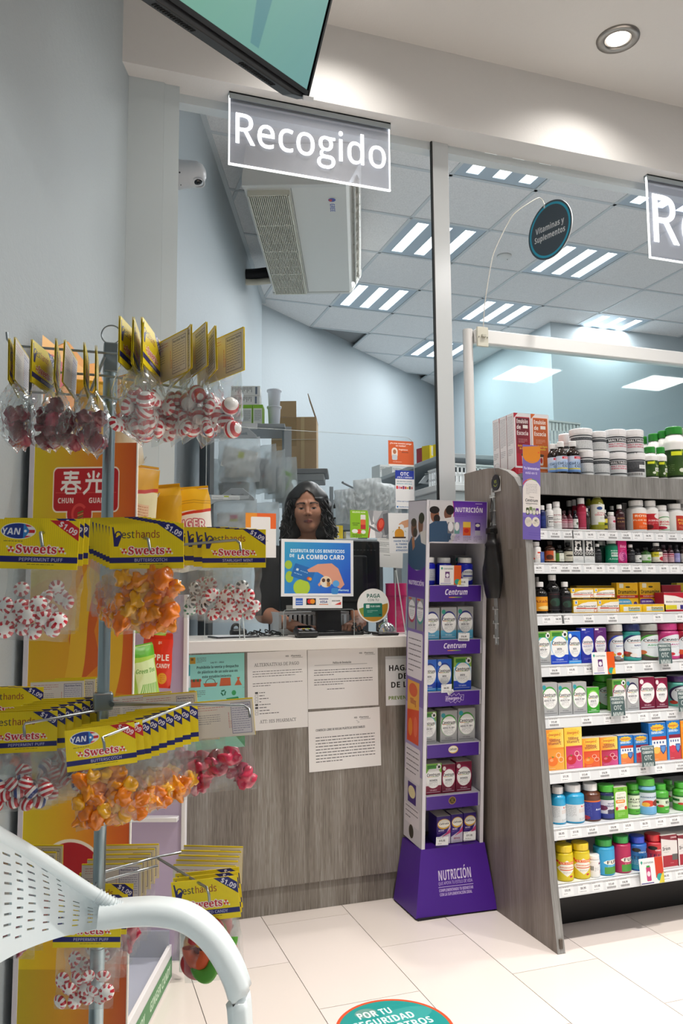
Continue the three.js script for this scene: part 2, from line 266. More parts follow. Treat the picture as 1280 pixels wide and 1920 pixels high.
const cCom = cell(290, 220, (c, w, h) => {
  R(c, 0, 0, w, h, '#edebe9'); paperHead(c, 190, 34); LN(c, [[192, 44], [204, 52], [196, 54]], '#999', 1.2); T(c, 'COMERCIO LIBRE DE BOLSAS PLÁSTICAS DESECHABLES', 128, 70, 11, '#2e2e2e', { max: 198 }); scribble(c, 28, 96, 238, 9, 11, '#4a4a4a', 2.6, 41);
});
notice('bag_notice', 'lowest white sheet, about disposable plastic bags, under the returns policy', 'notice', cCom, 0.865, 0.717, 0.282, 0.216, CZ + 0.0028, 0.016);
const cHaga = cell(200, 200, (c, w, h) => { R(c, 0, 0, w, h, '#eceef0'); R(c, 0, 0, w, 12, '#d5d8da'); T(c, 'HAGA UN USO', 12, 48, 33, '#141414', { a: 'left', max: 240 }); T(c, 'DE SUS', 50, 82, 33, '#141414', { a: 'left', max: 130 }); T(c, 'DE LENTES', 20, 116, 33, '#141414', { a: 'left', max: 168 }); T(c, 'PREVENCIÓN', 10, 168, 20, '#6f8f3a', { a: 'left', max: 150 }); });
notice('prevention_notice', 'white notice with big black HAGA lettering, half hidden by the purple display', 'notice', cHaga, 1.172, 0.906, 0.2, 0.185, CZ + 0.0012, 0);
const cTeal = cell(70, 150, (c, w, h) => { R(c, 0, 0, w, h, '#e9efef'); R(c, 0, 0, w, 46, '#3fa3a5'); T(c, 'DATE', 18, 14, 12, '#fff', { a: 'left' }); T(c, 'LOS', 26, 30, 12, '#fff', { a: 'left' }); R(c, 20, 62, 40, 34, '#c9cfcf'); scribble(c, 22, 64, 36, 4, 8, '#555', 3, 4); });
notice('teal_leaflet', 'narrow teal and white leaflet at the left end of the counter front', 'leaflet', cTeal, 0.372, 0.9, 0.06, 0.125, CZ + 0.0012, 0);
const cTag = cell(40, 60, (c, w, h) => { R(c, 0, 0, w, h, '#e2ead2'); R(c, 4, 6, 32, 14, '#c8d24e'); scribble(c, 6, 30, 26, 3, 8, '#667', 2.5, 3); });
{ const m = mesh('shelf_tag', merged([slabGeo(0.022, 0.012, 0.0006, cTag).translate(0, 0.0062, -0.003), slabGeo(0.022, 0.026, 0.0006, cTag).translate(0, -0.013, 0.0006)]), pmat(cTag, 0.5)); m.position.set(0.412, CT - 0.0005, -2.8685); tag(m, 'small yellow-green tag folded over the worktop edge', 'tag'); }

// acrylic shield standing on the worktop, with a rounded hatch and triangular feet
const acrylic = clear('#fdfefe'), acrylicEdge = mat('#e8eeee', 0.15, { transmission: 0.55, thickness: 0 });
const SZ = -3.0;
{
  const t = thing('acrylic_shield', 'clear acrylic screen standing on the counter with paper signs stuck to it', 'screen', [0, CT, SZ]);
  const s = new THREE.Shape(), x0 = 0.50, x1 = 1.356, h = 0.803, r = 0.045; s.moveTo(x0, 0); s.lineTo(0.80, 0); s.lineTo(0.80, 0.09); s.quadraticCurveTo(0.80, 0.102, 0.812, 0.102); s.lineTo(1.075, 0.102); s.quadraticCurveTo(1.087, 0.102, 1.087, 0.09); s.lineTo(1.087, 0); s.lineTo(x1, 0); s.lineTo(x1, h - r); s.quadraticCurveTo(x1, h, x1 - r, h); s.lineTo(x0 + r, h); s.quadraticCurveTo(x0, h, x0, h - r); s.closePath();
  mesh('sheet', new THREE.ShapeGeometry(s, 8), acrylic, t);
  const rim = []; s.getPoints(8).forEach((p, i, a) => { const q = a[(i + 1) % a.length], l = p.distanceTo(q); if (l > 1e-4) rim.push(box(l, 0.0016, 0.004).rotateZ(Math.atan2(q.y - p.y, q.x - p.x)).translate((p.x + q.x) / 2, (p.y + q.y) / 2, 0)); });
  mesh('polished_edge', merged(rim), acrylicEdge, t);
  for (const [x, hh, d] of [[0.63, 0.2, 0.09], [1.262, 0.255, 0.1]]) {
    const f = new THREE.ShapeGeometry(new THREE.Shape([new THREE.Vector2(0, 0), new THREE.Vector2(d, 0), new THREE.Vector2(0.012, hh), new THREE.Vector2(0, hh)])).rotateY(-Math.PI / 2);
    const foot = part('foot', f, acrylic, t, [x, 0, 0.004]);
    part('polished_edge', merged([box(0.004, hh, 0.0025, 0, hh / 2, 0.001), box(0.004, Math.hypot(hh, d - 0.012), 0.0025).rotateX(Math.atan2(d - 0.012, -hh) + Math.PI).translate(0, hh / 2, (d + 0.012) / 2)]), acrylicEdge, foot);
  }
}
const stuck = (name, label, cat, c, x0, y0, w, h, dz = 0.003, roll = 0) => notice(name, label, cat, c, x0, y0, w, h, SZ + dz, roll);
const cQR = cell(150, 210, (c, w, h) => { R(c, 0, 0, w, h, '#f3f2f0'); R(c, 0, 0, 60, 70, '#f29a2e'); R(c, 56, 0, w - 56, 74, '#ef6a26'); RR(c, 26, 18, 96, 190, 5, '#f3f2f0'); scribble(c, 40, 130, 70, 2, 9, '#aaa', 2, 6); T(c, 'Móvil', 76, 158, 13, '#d9682e'); scribble(c, 44, 190, 60, 1, 8, '#999', 2, 8); });
stuck('payment_card', 'white card with an orange corner stuck to the acrylic left of the clerk', 'sign', cQR, 0.651, 1.455, 0.119, 0.17);
const cOr = cell(170, 160, (c, w, h) => { R(c, 0, 0, w, h, '#d9602a'); R(c, 0, 148, w, 12, '#f2ede6'); T(c, '¿Ya eres nuestro amigo', 84, 16, 13, '#fff', { max: 150 }); T(c, 'en ruedas?', 84, 31, 13, '#fff', { max: 90 }); RR(c, 22, 44, 40, 66, 20, '#f4e9df'); E(c, 42, 70, 11, 14, '#b8764f'); RR(c, 24, 88, 36, 34, 8, '#c9d2da'); T(c, 'Pregúntanos', 100, 56, 10, '#fff', { max: 62 }); T(c, 'Alexito', 112, 70, 13, '#5b1f10'); scribble(c, 30, 132, 120, 1, 9, '#f7d9c7', 3, 3); });
stuck('orange_sign', 'square orange sign at the top of the acrylic screen', 'sign', cOr, 1.241, 1.768, 0.112, 0.105);
const cOTC = cell(130, 250, (c, w, h) => { R(c, 0, 0, w, h, '#f1f2f3'); R(c, 0, 0, w, 56, '#1d39a8'); T(c, 'OTC', 65, 22, 32, '#fff', { max: 72 }); T(c, '¡FÁCIL Y RÁPIDO!', 65, 45, 13, '#fff', { max: 118 }); T(c, 'SIN RESTRICCIONES', 62, 72, 11, '#6a7f8d', { max: 112 }); T(c, 'ARTÍCULOS, DEDUCIBLES', 62, 87, 9, '#3d8fb0', { max: 112 }); ['#d33', '#e8b', '#c33', '#8a2a6a', '#d03030', '#d8a030', '#444', '#c77'].forEach((k, i) => RR(c, 6 + i * 14.5, 102 + (i % 3) * 3, 12, 20 - (i % 3) * 4, 3, k)); T(c, 'Rellena aquí tu pedido 787', 65, 200, 9.5, '#2b4c8c', { max: 112 }); R(c, 8, 232, 10, 10, '#2577c8'); T(c, 'Familia & Licencia', 24, 237, 11, '#2b5c9c', { a: 'left', max: 92 }); });
stuck('blue_white_sign', 'tall white OTC sign with a dark blue heading below the orange sign', 'sign', cOTC, 1.27, 1.646, 0.083, 0.158);
const cAd = cell(230, 160, (c, w, h) => {
  R(c, 0, 0, w, h, '#b9babd'); R(c, 0, 0, 110, h, '#8cc11f'); PG(c, [[104, 0], [116, 60], [108, h], [150, h], [140, 40], [130, 0]], '#f2f2f2'); PG(c, [[115, 92], [122, 92], [112, h], [105, h]], '#c8362c');
  PG(c, [[104, 0], [140, 0], [134, 60], [160, 96], [192, 130], [186, h], [230, h], [230, 0], [196, 0], [150, 76], [126, 84]], '#8f9296'); PG(c, [[196, 20], [226, 10], [230, 130], [210, 150], [198, 90]], '#686b70'); E(c, 182, 82, 22, 40, '#b92c22', 0.2); E(c, 184, 76, 14, 26, '#e2553a', 0.2); PG(c, [[112, 84], [150, 104], [180, 128], [150, 120], [112, 98]], '#77797d');
  RR(c, 62, 26, 30, 84, 5, '#e9e6de'); RR(c, 62, 54, 30, 56, 4, '#e2663a'); R(c, 62, 84, 30, 26, '#c32a32'); E(c, 54, 124, 14, 14, '#e7502f'); E(c, 28, 122, 18, 12, '#f2f2ee'); E(c, 78, 126, 14, 11, '#efefec'); T(c, 'RELIEVES NOW', 52, 12, 11, '#f4f8e6', { max: 84 }); T(c, 'ANTI-PAIN', 34, 76, 9, '#24310a', { max: 44 }); T(c, 'CREAM', 30, 86, 9, '#24310a'); scribble(c, 12, 142, 80, 2, 8, '#2c3b10', 3, 7); scribble(c, 196, 142, 24, 2, 6, '#eee', 3, 9);
});
stuck('cream_advert', 'green and grey advert for a pain cream showing a sore red joint', 'sign', cAd, 1.073, 1.477, 0.164, 0.11);
const cBell = cell(140, 210, (c, w, h) => {
  R(c, 0, 0, w, h, '#eff0f0'); E(c, 60, 106, 26, 24, '#e09a28'); R(c, 34, 106, 52, 22, '#e09a28'); E(c, 60, 76, 5, 5, '#c07d1a'); R(c, 58, 78, 4, 8, '#c07d1a'); RR(c, 22, 124, 74, 8, 3, '#4a3628'); LN(c, [[28, 92], [22, 100]], '#7a6', 2); LN(c, [[92, 92], [98, 100]], '#7a6', 2);
  PG(c, [[58, 58], [78, 44], [112, 34], [130, 40], [130, 62], [108, 74], [88, 78], [86, 66], [76, 58], [60, 62]], '#d8a078'); R(c, 126, 34, 12, 34, '#2e3338'); ['FAVOR TOCAR', 'EL TIMBRE', 'PARA SER', 'ATENDIDO'].forEach((s, k) => T(c, s, 70, 146 + k * 16, 13, '#2a5590', { max: [106, 74, 70, 76][k] }));
});
stuck('bell_sign', 'white sign of a hand ringing a desk bell, beside the purple display', 'sign', cBell, 1.237, 1.47, 0.108, 0.163, 0.005, 0.02);
const cCombo = cell(300, 240, (c, w, h) => {
  R(c, 0, 0, w, h, '#eef1f4'); c.fillStyle = lin(c, 20, 14, 290, 220, [[0, '#35a5cf'], [0.45, '#2a86d6'], [1, '#1f51cf']]); c.fillRect(14, 13, w - 26, h - 26); E(c, 30, 108, 15, 18, '#a8c93c'); PG(c, [[14, 90], [14, 127], [10, 127], [10, 90]], '#eef1f4'); E(c, 34, 158, 16, 24, '#a8c93c'); R(c, 0, 80, 14, 110, '#eef1f4'); E(c, 84, 202, 34, 34, '#b4d33a'); R(c, 0, 227, w, 14, '#eef1f4');
  T(c, 'DISFRUTA DE LOS BENEFICIOS', 150, 48, 20, '#f2fbff', { max: 226 }); T(c, 'DE', 44, 70, 17, '#f2fbff'); T(c, 'LA COMBO CARD', 164, 74, 27, '#ffffff', { max: 196 });
  c.save(); c.translate(88, 142); c.rotate(0.32); RR(c, -42, -30, 88, 58, 5, '#1f6cb8'); R(c, -30, -12, 10, 10, '#cfe0ea'); scribble(c, -12, -8, 46, 1, 8, '#9cc6e8', 3, 2); scribble(c, -34, 8, 54, 1, 8, '#9cc6e8', 3, 5); E(c, 30, 14, 7, 7, '#e0572a'); E(c, 37, 14, 7, 7, '#f2a52a'); c.restore();
  PG(c, [[106, 128], [150, 104], [208, 100], [236, 122], [262, 190], [244, 208], [206, 186], [170, 150], [150, 138], [112, 138]], '#e2a188'); PG(c, [[150, 190], [160, 178], [168, 186], [156, 198]], '#e2a188'); E(c, 184, 178, 24, 24, '#f0d9b8'); E(c, 174, 172, 7, 8, '#5a3b2a'); R(c, 168, 180, 14, 18, '#e9e2d4'); E(c, 194, 172, 7, 8, '#3d2a20'); R(c, 188, 180, 14, 18, '#b07b3c'); E(c, 226, 186, 14, 14, '#58a8e8'); RR(c, 206, 204, 30, 26, 8, '#3a8fd8'); T(c, 'Pharmacy', 258, 214, 10, '#dff', { max: 44 });
});
stuck('card_poster', 'blue poster of a hand holding a bank card, white border, before the monitor back', 'poster', cCombo, 0.79, 1.357, 0.294, 0.221, 0.004, -0.006);
const cPay = cell(200, 50, (c, w, h) => { R(c, 0, 0, w, h, '#f2f3f4'); R(c, 12, 9, 28, 28, '#2b62c9'); T(c, 'AMERICAN', 26, 20, 6, '#fff', { max: 25 }); T(c, 'EXPRESS', 26, 29, 6, '#fff', { max: 25 }); R(c, 54, 10, 38, 26, '#17171b'); E(c, 68, 22, 10, 10, '#e0201c'); E(c, 79, 22, 10, 10, '#f0961e'); R(c, 106, 11, 36, 3, '#1c2f7c'); T(c, 'VISA', 124, 24, 14, '#1b2a6e', { max: 30, skew: 0.2 }); R(c, 106, 33, 36, 3, '#d9794a'); R(c, 156, 10, 38, 26, '#fbfbfb'); T(c, 'DISCOVER', 174, 20, 9, '#222', { max: 34 }); PG(c, [[194, 24], [194, 36], [168, 36]], '#d8352c'); });
stuck('payment_logos', 'small white strip of card logos under the blue poster', 'sign', cPay, 0.836, 1.1375, 0.201, 0.047, 0.004, -0.006);
// things on the worktop
{
  const c = cell(200, 200, (g, w, h) => { R(g, 0, 0, w, h, '#f1efe9'); E(g, 100, 100, 100, 100, '#f4f3ef'); g.save(); g.beginPath(); g.arc(100, 100, 92, 0, 7); g.clip(); R(g, 0, 0, w, h, '#f3f5f2'); PG(g, [[0, 120], [60, 104], [60, 200], [0, 200]], '#8b9a3a'); R(g, 0, 150, w, 60, '#c58f28'); PG(g, [[150, 96], [200, 84], [200, 200], [140, 200]], '#b98a24'); RR(g, 38, 86, 118, 80, 7, '#1e7a66'); RR(g, 54, 94, 22, 20, 3, '#dfe9e6'); T(g, 'FLEX CARD', 112, 104, 14, '#e9f4f0', { max: 62 }); scribble(g, 62, 128, 64, 2, 8, '#a9cfc4', 3, 3); R(g, 134, 150, 16, 7, '#0f2f2a'); T(g, 'PAGA', 100, 42, 33, '#1d5c4c', { max: 96 }); T(g, 'CON TU', 100, 66, 20, '#2b4a44', { max: 88, w: 'normal' }); g.restore(); });
  const t = thing('round_sign', 'round PAGA CON TU card sign standing behind the desk bell', 'sign', [1.165, 1.098, -2.992]);
  const d = new THREE.CircleGeometry(0.067, 48); setUV(d, c); mesh('printed_face', d, pmat(c, 0.35), t).position.z = 0.0022; mesh('board', cyl(0.0672, 0.0672, 0.003, 48).rotateX(Math.PI / 2), mat('#e9e7e0', 0.4), t);
}
{
  const t = thing('desk_bell', 'silver desk bell on a black base in front of the round sign', 'bell', [1.2, CT, -2.945], 0);
  mesh('base', rbox(0.088, 0.012, 0.072, 0.005, -0.004, 0.006, 0), mat('#18181a', 0.3), t);
  mesh('dome', lathe([[0.035, 0.014], [0.0355, 0.018], [0.034, 0.028], [0.028, 0.04], [0.016, 0.049], [0.005, 0.052], [0.0042, 0.054]], 40), metal('#d8dadb', 0.08), t);
  mesh('plunger', lathe([[0.003, 0.052], [0.003, 0.058], [0.006, 0.06], [0.006, 0.064], [0, 0.066]], 20), metal('#d8dadb', 0.12), t);
}
{
  const t = thing('card_terminal', 'black card payment terminal with a tilted screen, at the counter edge', 'card terminal', [0.872, CT, -2.945], -0.12);
  mesh('body', rbox(0.082, 0.022, 0.1, 0.008, 0, 0.018, 0), mat('#1b1c1f', 0.35), t).rotation.x = 0.12;
  mesh('foot', rbox(0.072, 0.01, 0.08, 0.004, 0, 0.005, 0.002), mat('#141416', 0.5), t);
  part('screen', rbox(0.05, 0.003, 0.03, 0.001), mat('#0c0d10', 0.08), t, [0, 0.037, -0.03], [0.3, 0, 0]);
  part('neck', rbox(0.07, 0.022, 0.04, 0.006), mat('#1b1c1f', 0.35), t, [0, 0.026, -0.034], [0.3, 0, 0]);
  const key = rbox(0.0125, 0.004, 0.008, 0.0015); const cols = ['#b9434a', '#c9a43a', '#a6bf3c', '#8e9296'];
  for (let r = 0; r < 4; r++) for (let k = 0; k < (r ? 3 : 4); k++) part('key', key, mat(r ? '#6c7076' : cols[k], 0.4), t, [-0.024 + k * (r ? 0.024 : 0.016), 0.0315 - r * 0.0013, 0.0 + r * 0.0115], [0.12, 0, 0]);
  part('label_strip', rbox(0.05, 0.001, 0.007, 0.0004), mat('#e5e6e2', 0.5), t, [0.004, 0.0315, -0.012], [0.15, 0, 0]);
}
{
  const t = thing('monitor', 'large black monitor seen from behind on a black stand, notices in front', 'monitor', [1.03, CT, -3.12], 0.03);
  mesh('housing', rbox(0.43, 0.285, 0.03, 0.008, 0, 0.238, 0), mat('#0d0d0f', 0.5, { specularIntensity: 0.5 }), t); mesh('back_bulge', rbox(0.3, 0.19, 0.028, 0.012, 0, 0.225, 0.026), mat('#0e0e10', 0.5, { specularIntensity: 0.5 }), t);
  const vents = []; for (let k = 0; k < 26; k++) vents.push(box(0.009, 0.0035, 0.003, -0.19 + k * 0.0152, 0.342, 0.0155)); mesh('vent_row', merged(vents), mat('#3c3c40', 0.5), t);
  mesh('arm', rbox(0.105, 0.12, 0.02, 0.004, -0.015, 0.064, 0.02), mat('#1c1c1f', 0.45), t).rotation.x = -0.1;
  mesh('foot', rbox(0.2, 0.014, 0.11, 0.004, 0.0, 0.007, 0.055), mat('#17171a', 0.3), t); mesh('hinge', rbox(0.05, 0.008, 0.01, 0.003, -0.015, 0.014, 0.038), mat('#0c0c0d', 0.2), t);
  part('inner_screen', box(0.41, 0.25, 0.002), mat('#0a0a0c', 0.1), t, [0, 0.24, -0.0152]);
  for (const [x, y, r] of [[0.148, 0.262, 0.1], [0.142, 0.19, -0.05], [0.134, 0.115, 0.2]]) part('paper_tag', rbox(0.014, 0.022, 0.001, 0.0004), mat('#cfd0ba', 0.6), t, [x, y, 0.0162], [0, 0, r]);
  for (const [x, y] of [[-0.172, 0.06], [0.178, 0.05]]) part('asset_label', rbox(0.042, 0.018, 0.001, 0.0004), mat('#9b9c98', 0.5), t, [x, y + 0.05, 0.0162]);
}
{
  const t = thing('wire_basket', 'low white slotted basket behind the monitor stand', 'basket', [0.985, CT, -3.27], 0);
  const bars = []; for (const s of [-1, 1]) { bars.push(box(0.3, 0.012, 0.004, 0, 0.084, s * 0.07), box(0.3, 0.022, 0.004, 0, 0.011, s * 0.07)); for (let k = 0; k < 15; k++) bars.push(box(0.0095, 0.052, 0.004, -0.145 + k * 0.0207, 0.05, s * 0.07)); bars.push(box(0.004, 0.09, 0.14, s * 0.15, 0.045, 0)); }
  mesh('slotted_wall', merged(bars), mat('#dfe3e6', 0.4), t); mesh('bottom', box(0.3, 0.004, 0.14, 0, 0.003, 0), mat('#dfe3e6', 0.4), t);
}
{ const pts = (seed) => { seedState = seed; const a = []; for (let k = 0; k < 12; k++) a.push([0.66 + k * 0.014 + rr(-0.025, 0.025), CT + 0.004 + rnd() * 0.03 * Math.sin(k / 11 * Math.PI), -3.0 - rr(0.02, 0.09)]); return a; };
  const t = thing('cable_tangle', 'tangle of thin black cables lying on the worktop left of the terminal', 'cable'); for (let k = 0; k < 4; k++) mesh('cable', tube(pts(500 + k * 31), 0.0022, 70, 6), mat('#161617', 0.4), t);
  const u = thing('cable_tangle', 'black cables hanging behind the monitor foot, near the bell', 'cable'); seedState = 900; for (let k = 0; k < 3; k++) { const a = []; for (let j = 0; j < 9; j++) a.push([1.08 + j * 0.012 + rr(-0.02, 0.02), CT + 0.004 + rr(0, 0.05) * (1 - j / 9), -3.0 - rr(0, 0.03)]); mesh('cable', tube(a, 0.0024, 60, 6), mat('#161617', 0.4), u); } }
{ const m = mesh('clipboard', rbox(0.17, 0.006, 0.11, 0.002), mat('#24282f', 0.5)); m.position.set(0.62, CT + 0.003, -3.06); m.rotation.y = 0.15; tag(m, 'thin dark clipboard with paper lying on the worktop by the shield foot', 'clipboard'); part('paper', rbox(0.155, 0.0012, 0.098, 0.0004), mat('#e8eaee', 0.6), m, [0, 0.0036, 0]); }
{ const t = thing('tape_dispenser', 'small black tape dispenser beside the black cables', 'dispenser', [0.655, CT, -3.14], 0.3); mesh('body', rbox(0.07, 0.03, 0.03, 0.012, 0, 0.015, 0), mat('#17171a', 0.3), t); mesh('tape_roll', new THREE.TorusGeometry(0.017, 0.006, 10, 24).translate(-0.01, 0.03, 0), mat('#2a2a2c', 0.3), t); }
{ const t = thing('pink_tumbler', 'bright pink plastic cup behind the shield, next to the purple display', 'cup', [1.352, CT, -3.2]); mesh('cup', lathe([[0, 0.0], [0.034, 0.0], [0.038, 0.04], [0.043, 0.15], [0.045, 0.152], [0.045, 0.2], [0.047, 0.205], [0.043, 0.206], [0.041, 0.16], [0, 0.16]], 36), mat('#d81d6e', 0.3), t); mesh('rim_band', lathe([[0.0465, 0.148], [0.0475, 0.152], [0.0465, 0.156]], 36), mat('#b91260', 0.3), t); }
{ const m = mesh('hanging_sheet', slabGeo(0.12, 0.16, 0.0008, cPol), pmat(cPol, 0.6)); m.position.set(1.31, 1.335, -3.16); m.rotation.z = -0.05; tag(m, 'grey-white printed sheet hanging behind the shield by the bell sign', 'paper'); }
// ================================================================ hanging things: signs, television, air conditioner, cameras
const font = await new FontLoader().loadAsync('fonts/droid/droid_sans_regular.typeface.json');
function hangingSign(name, label, x0, w, h, text, capY, cap) {
  const t = thing(name, label, 'sign', [x0, HY, -2.88]);
  mesh('channel', merged([box(w + 0.006, 0.006, 0.024, w / 2, -0.003, 0), box(w + 0.006, 0.026, 0.004, w / 2, -0.014, 0.01), box(w + 0.006, 0.026, 0.004, w / 2, -0.014, -0.01)]), metal('#a9b1b3', 0.42), t);
  mesh('acrylic_plate', box(w, h - 0.01, 0.008, w / 2, -h / 2 - 0.005, 0), mat('#eef0f6', 0.05, { transmission: 0.86, thickness: 0, ior: 1.45 }), t);
  const edge = glow('#ffffff', 1.5), e2 = 0.0045;
  mesh('lit_edge', merged([box(e2, h - 0.01, 0.009, 0, -h / 2 - 0.005, 0), box(w + e2, e2 + 0.001, 0.009, w / 2, -h, 0), box(e2 * 0.6, h - 0.02, 0.009, w, -h / 2 - 0.005, 0)]), edge, t);
  const g = new TextGeometry(text, { font, size: cap / 0.99, depth: 0.003, curveSegments: 6, bevelEnabled: false }); g.computeBoundingBox();
  g.translate(-g.boundingBox.min.x, 0, 0); g.scale(0.92, 1, 1);
  part('lettering', g, edge, t, [0.024, capY, 0.0045]);
  return t;
}
hangingSign('edge_lit_sign', 'clear acrylic hanging sign reading Recogido in glowing white letters', 0.555, 0.66, 0.286, 'Recogido', -0.2, 0.121);
hangingSign('edge_lit_sign', 'clear hanging sign cut off by the photo edge after a big letter R', 2.497, 1.1, 0.395, 'Recetas', -0.318, 0.23);
// television hanging from the ceiling, tilted down
{
  const e = V(0.857, 0, -0.515), n0 = V(0.515, 0, 0.857), tt = rad(20), u = V(0, Math.cos(tt), 0).addScaledVector(n0, Math.sin(tt)), n = n0.clone().multiplyScalar(Math.cos(tt)).add(V(0, -Math.sin(tt), 0));
  const t = thing('television', 'wall-sized black flat television hung from the ceiling, tilted down, with a green picture', 'television');
  t.quaternion.setFromRotationMatrix(new THREE.Matrix4().makeBasis(e, u, n)); t.position.set(0.599, 2.496, -1.985);
  const W = 1.0, Hh = 0.572, cs = cell(480, 270, (c, w, h) => {
    R(c, 0, 0, w, h, '#7cbda3'); c.fillStyle = lin(c, 0, 0, w, h, [[0, '#6db29a'], [0.6, '#86c4aa'], [1, '#7fb7b4']]); c.fillRect(0, 0, w, h);
    PG(c, [[0, 0], [150, 0], [120, 90], [0, 130]], '#5a9fc0'); PG(c, [[130, 60], [260, 40], [250, 150], [170, 160]], '#9ad0b4'); PG(c, [[220, 110], [330, 120], [320, 170], [240, 176]], '#8fb0d8'); PG(c, [[330, 60], [420, 40], [440, 130], [392, 190], [352, 150]], '#7d95c8'); PG(c, [[352, 150], [392, 190], [388, 262], [374, 262], [366, 190]], '#6aa3a6'); PG(c, [[440, 20], [480, 20], [480, 120], [424, 150], [442, 110]], '#3f7a4e'); PG(c, [[430, 0], [480, 0], [480, 60], [440, 60]], '#3b8fbf'); PG(c, [[60, 150], [110, 140], [70, 250], [30, 260]], '#63a78c');
  });
  mesh('housing', extrude([[0, 0], [0, Hh], [-W, Hh], [-W, 0], [-0.94, -0.012], [-0.05, -0.012]], 0.04, 0.003).translate(0, 0, -0.046), mat('#17181a', 0.4), t);
  mesh('rear_box', rbox(0.8, 0.3, 0.04, 0.01, -0.5, 0.19, -0.06), mat('#151517', 0.5), t);
  const g = new THREE.PlaneGeometry(W - 0.022, Hh - 0.024); setUV(g, cs);
  const sm = new THREE.MeshPhysicalMaterial({ color: 0x050505, roughness: 0.25, emissive: 0xffffff, emissiveMap: cs.page.t, emissiveIntensity: 0.62 }); part('screen', g, sm, t, [-W / 2, Hh / 2 + 0.003, 0.0004]);
  const bez = []; bez.push(box(0.006, Hh, 0.005, -0.003, Hh / 2, 0.001), box(0.006, Hh, 0.005, -W + 0.003, Hh / 2, 0.001), box(W, 0.006, 0.005, -W / 2, Hh - 0.003, 0.001), box(W, 0.013, 0.005, -W / 2, 0.0065, 0.001)); mesh('bezel', merged(bez), mat('#0b0c0d', 0.25), t);
  for (const x of [-0.16, -0.43, -0.8]) { const s = []; for (let k = 0; k < 16; k++) s.push(box(0.004, 0.002, 0.018, x + (k - 8) * 0.0075, -0.0155, -0.026)); part('speaker_grille', merged(s), mat('#050506', 0.8), t); }
  part('logo_tab', rbox(0.04, 0.012, 0.004, 0.001), mat('#c7cacc', 0.3), t, [-0.0, -0.004, 0.002], [0, 0, 0.3]);
  mesh('mount_arm', box(0.06, 0.05, 0.2, -0.5, 0.2, -0.16), mat('#202124', 0.5), t); const p = part('mount_pole', cyl(0.025, 0.025, 0.72), mat('#202124', 0.5), t); p.position.set(-0.5, 0.45, -0.3); p.quaternion.copy(t.quaternion.clone().invert());
}
// air conditioner under the back ceiling, parallel to the left wall
{
  const t = thing('air_conditioner', 'long white ceiling air conditioner with a slatted intake grille and side louvres', 'air conditioner', [1.504, 3.486, -5.905], -0.3556);
  const L = 1.68, Hc = CY - 3.5, white = mat('#d9d8d2', 0.35);
  mesh('casing', extrude([[0.02, Hc], [0, 0.05], [0, 0], [0.585, 0], [0.6, 0.012], [0.665, 0.13], [0.672, 0.17], [0.64, 0.215], [0.56, Hc]], L - 0.06, 0.004).translate(0, 0.0, 0.03), white, t);
  for (const z of [0.015, L - 0.015]) mesh('end_cap', extrude([[0.015, Hc], [-0.006, 0.05], [-0.006, -0.006], [0.585, -0.006], [0.606, 0.01], [0.672, 0.13], [0.678, 0.17], [0.645, 0.22], [0.56, Hc]], 0.03, 0.004).translate(0, 0, z - 0.015), mat('#cfcfca', 0.4), t);
  const gr = part('intake_grille', merged([box(0.236, 0.034, 0.012, 0.135, 0.007, 0.07), box(0.236, 0.034, 0.012, 0.135, 0.007, 1.61), box(0.01, 0.034, 1.55, 0.018, 0.007, 0.84), box(0.012, 0.034, 1.55, 0.252, 0.007, 0.84), ...[0.385, 0.77, 1.155].map((z) => box(0.236, 0.008, 0.014, 0.135, -0.006, 0.07 + z))]), mat('#cfccbc', 0.45), t, [0, -0.024, 0]);
  part('grille_back', box(0.232, 0.002, 1.54, 0.135, 0.0185, 0.84), mat('#cfccbc', 0.6), gr);
  const sl = box(0.0062, 0.016, 1.53); for (let k = 0; k < 19; k++) part('slat', sl, mat('#cfccbc', 0.45), gr, [0.0325 + k * 0.0115, -0.006, 0.84]);
  const rib = box(0.228, 0.004, 0.005); for (let k = 0; k < 12; k++) if (k % 3 !== 2) part('rib', rib, mat('#cfccbc', 0.45), gr, [0.135, -0.0065, 0.07 + (k + 1) * 0.1285]);
  part('panel_seam', box(0.003, 0.002, 1.6, 0.268, -0.0045, 0.84), mat('#8b8a84', 0.6), t);
  // outlet on the slanted front: dark recess with long blades and short upright vanes
  const slope = Math.atan2(0.118, 0.065), fr = new THREE.Group(); fr.name = 'outlet'; fr.position.set(0.634, 0.072, L / 2); fr.rotation.z = slope; t.add(fr);
  part('recess', box(0.112, 0.004, L - 0.16, 0, -0.001, 0), mat('#d9d8d2', 0.6), fr);
  for (const x of [-0.03, 0.022]) part('louvre', rbox(0.042, 0.004, L - 0.18, 0.002), mat('#d9d8d2', 0.45), fr, [x, -0.012, 0], [0, 0, 0.9]);
  for (let k = 0; k < 10; k++) part('vane', box(0.07, 0.02, 0.003), mat('#d9d8d2', 0.6), fr, [0, -0.01, -L / 2 + 0.14 + k * 0.156]);
  const cG = cell(40, 110, (c, w, h) => { R(c, 0, 0, w, h, '#d9d8d2'); E(c, 20, 16, 13, 13, '#2a3f9c'); PG(c, [[8, 10], [22, 12], [18, 28], [10, 24]], '#c6352f'); c.save(); c.translate(20, 70); c.rotate(Math.PI / 2); T(c, 'GREE', 0, 0, 24, '#3a4a9a', { max: 66 }); c.restore(); });
  const lg = part('logo', setUV(new THREE.PlaneGeometry(0.066, 0.19), cG), pmat(cG, 0.35), t, [0.5, -0.0052, 1.42]); lg.rotation.set(Math.PI / 2, 0, 0);
}
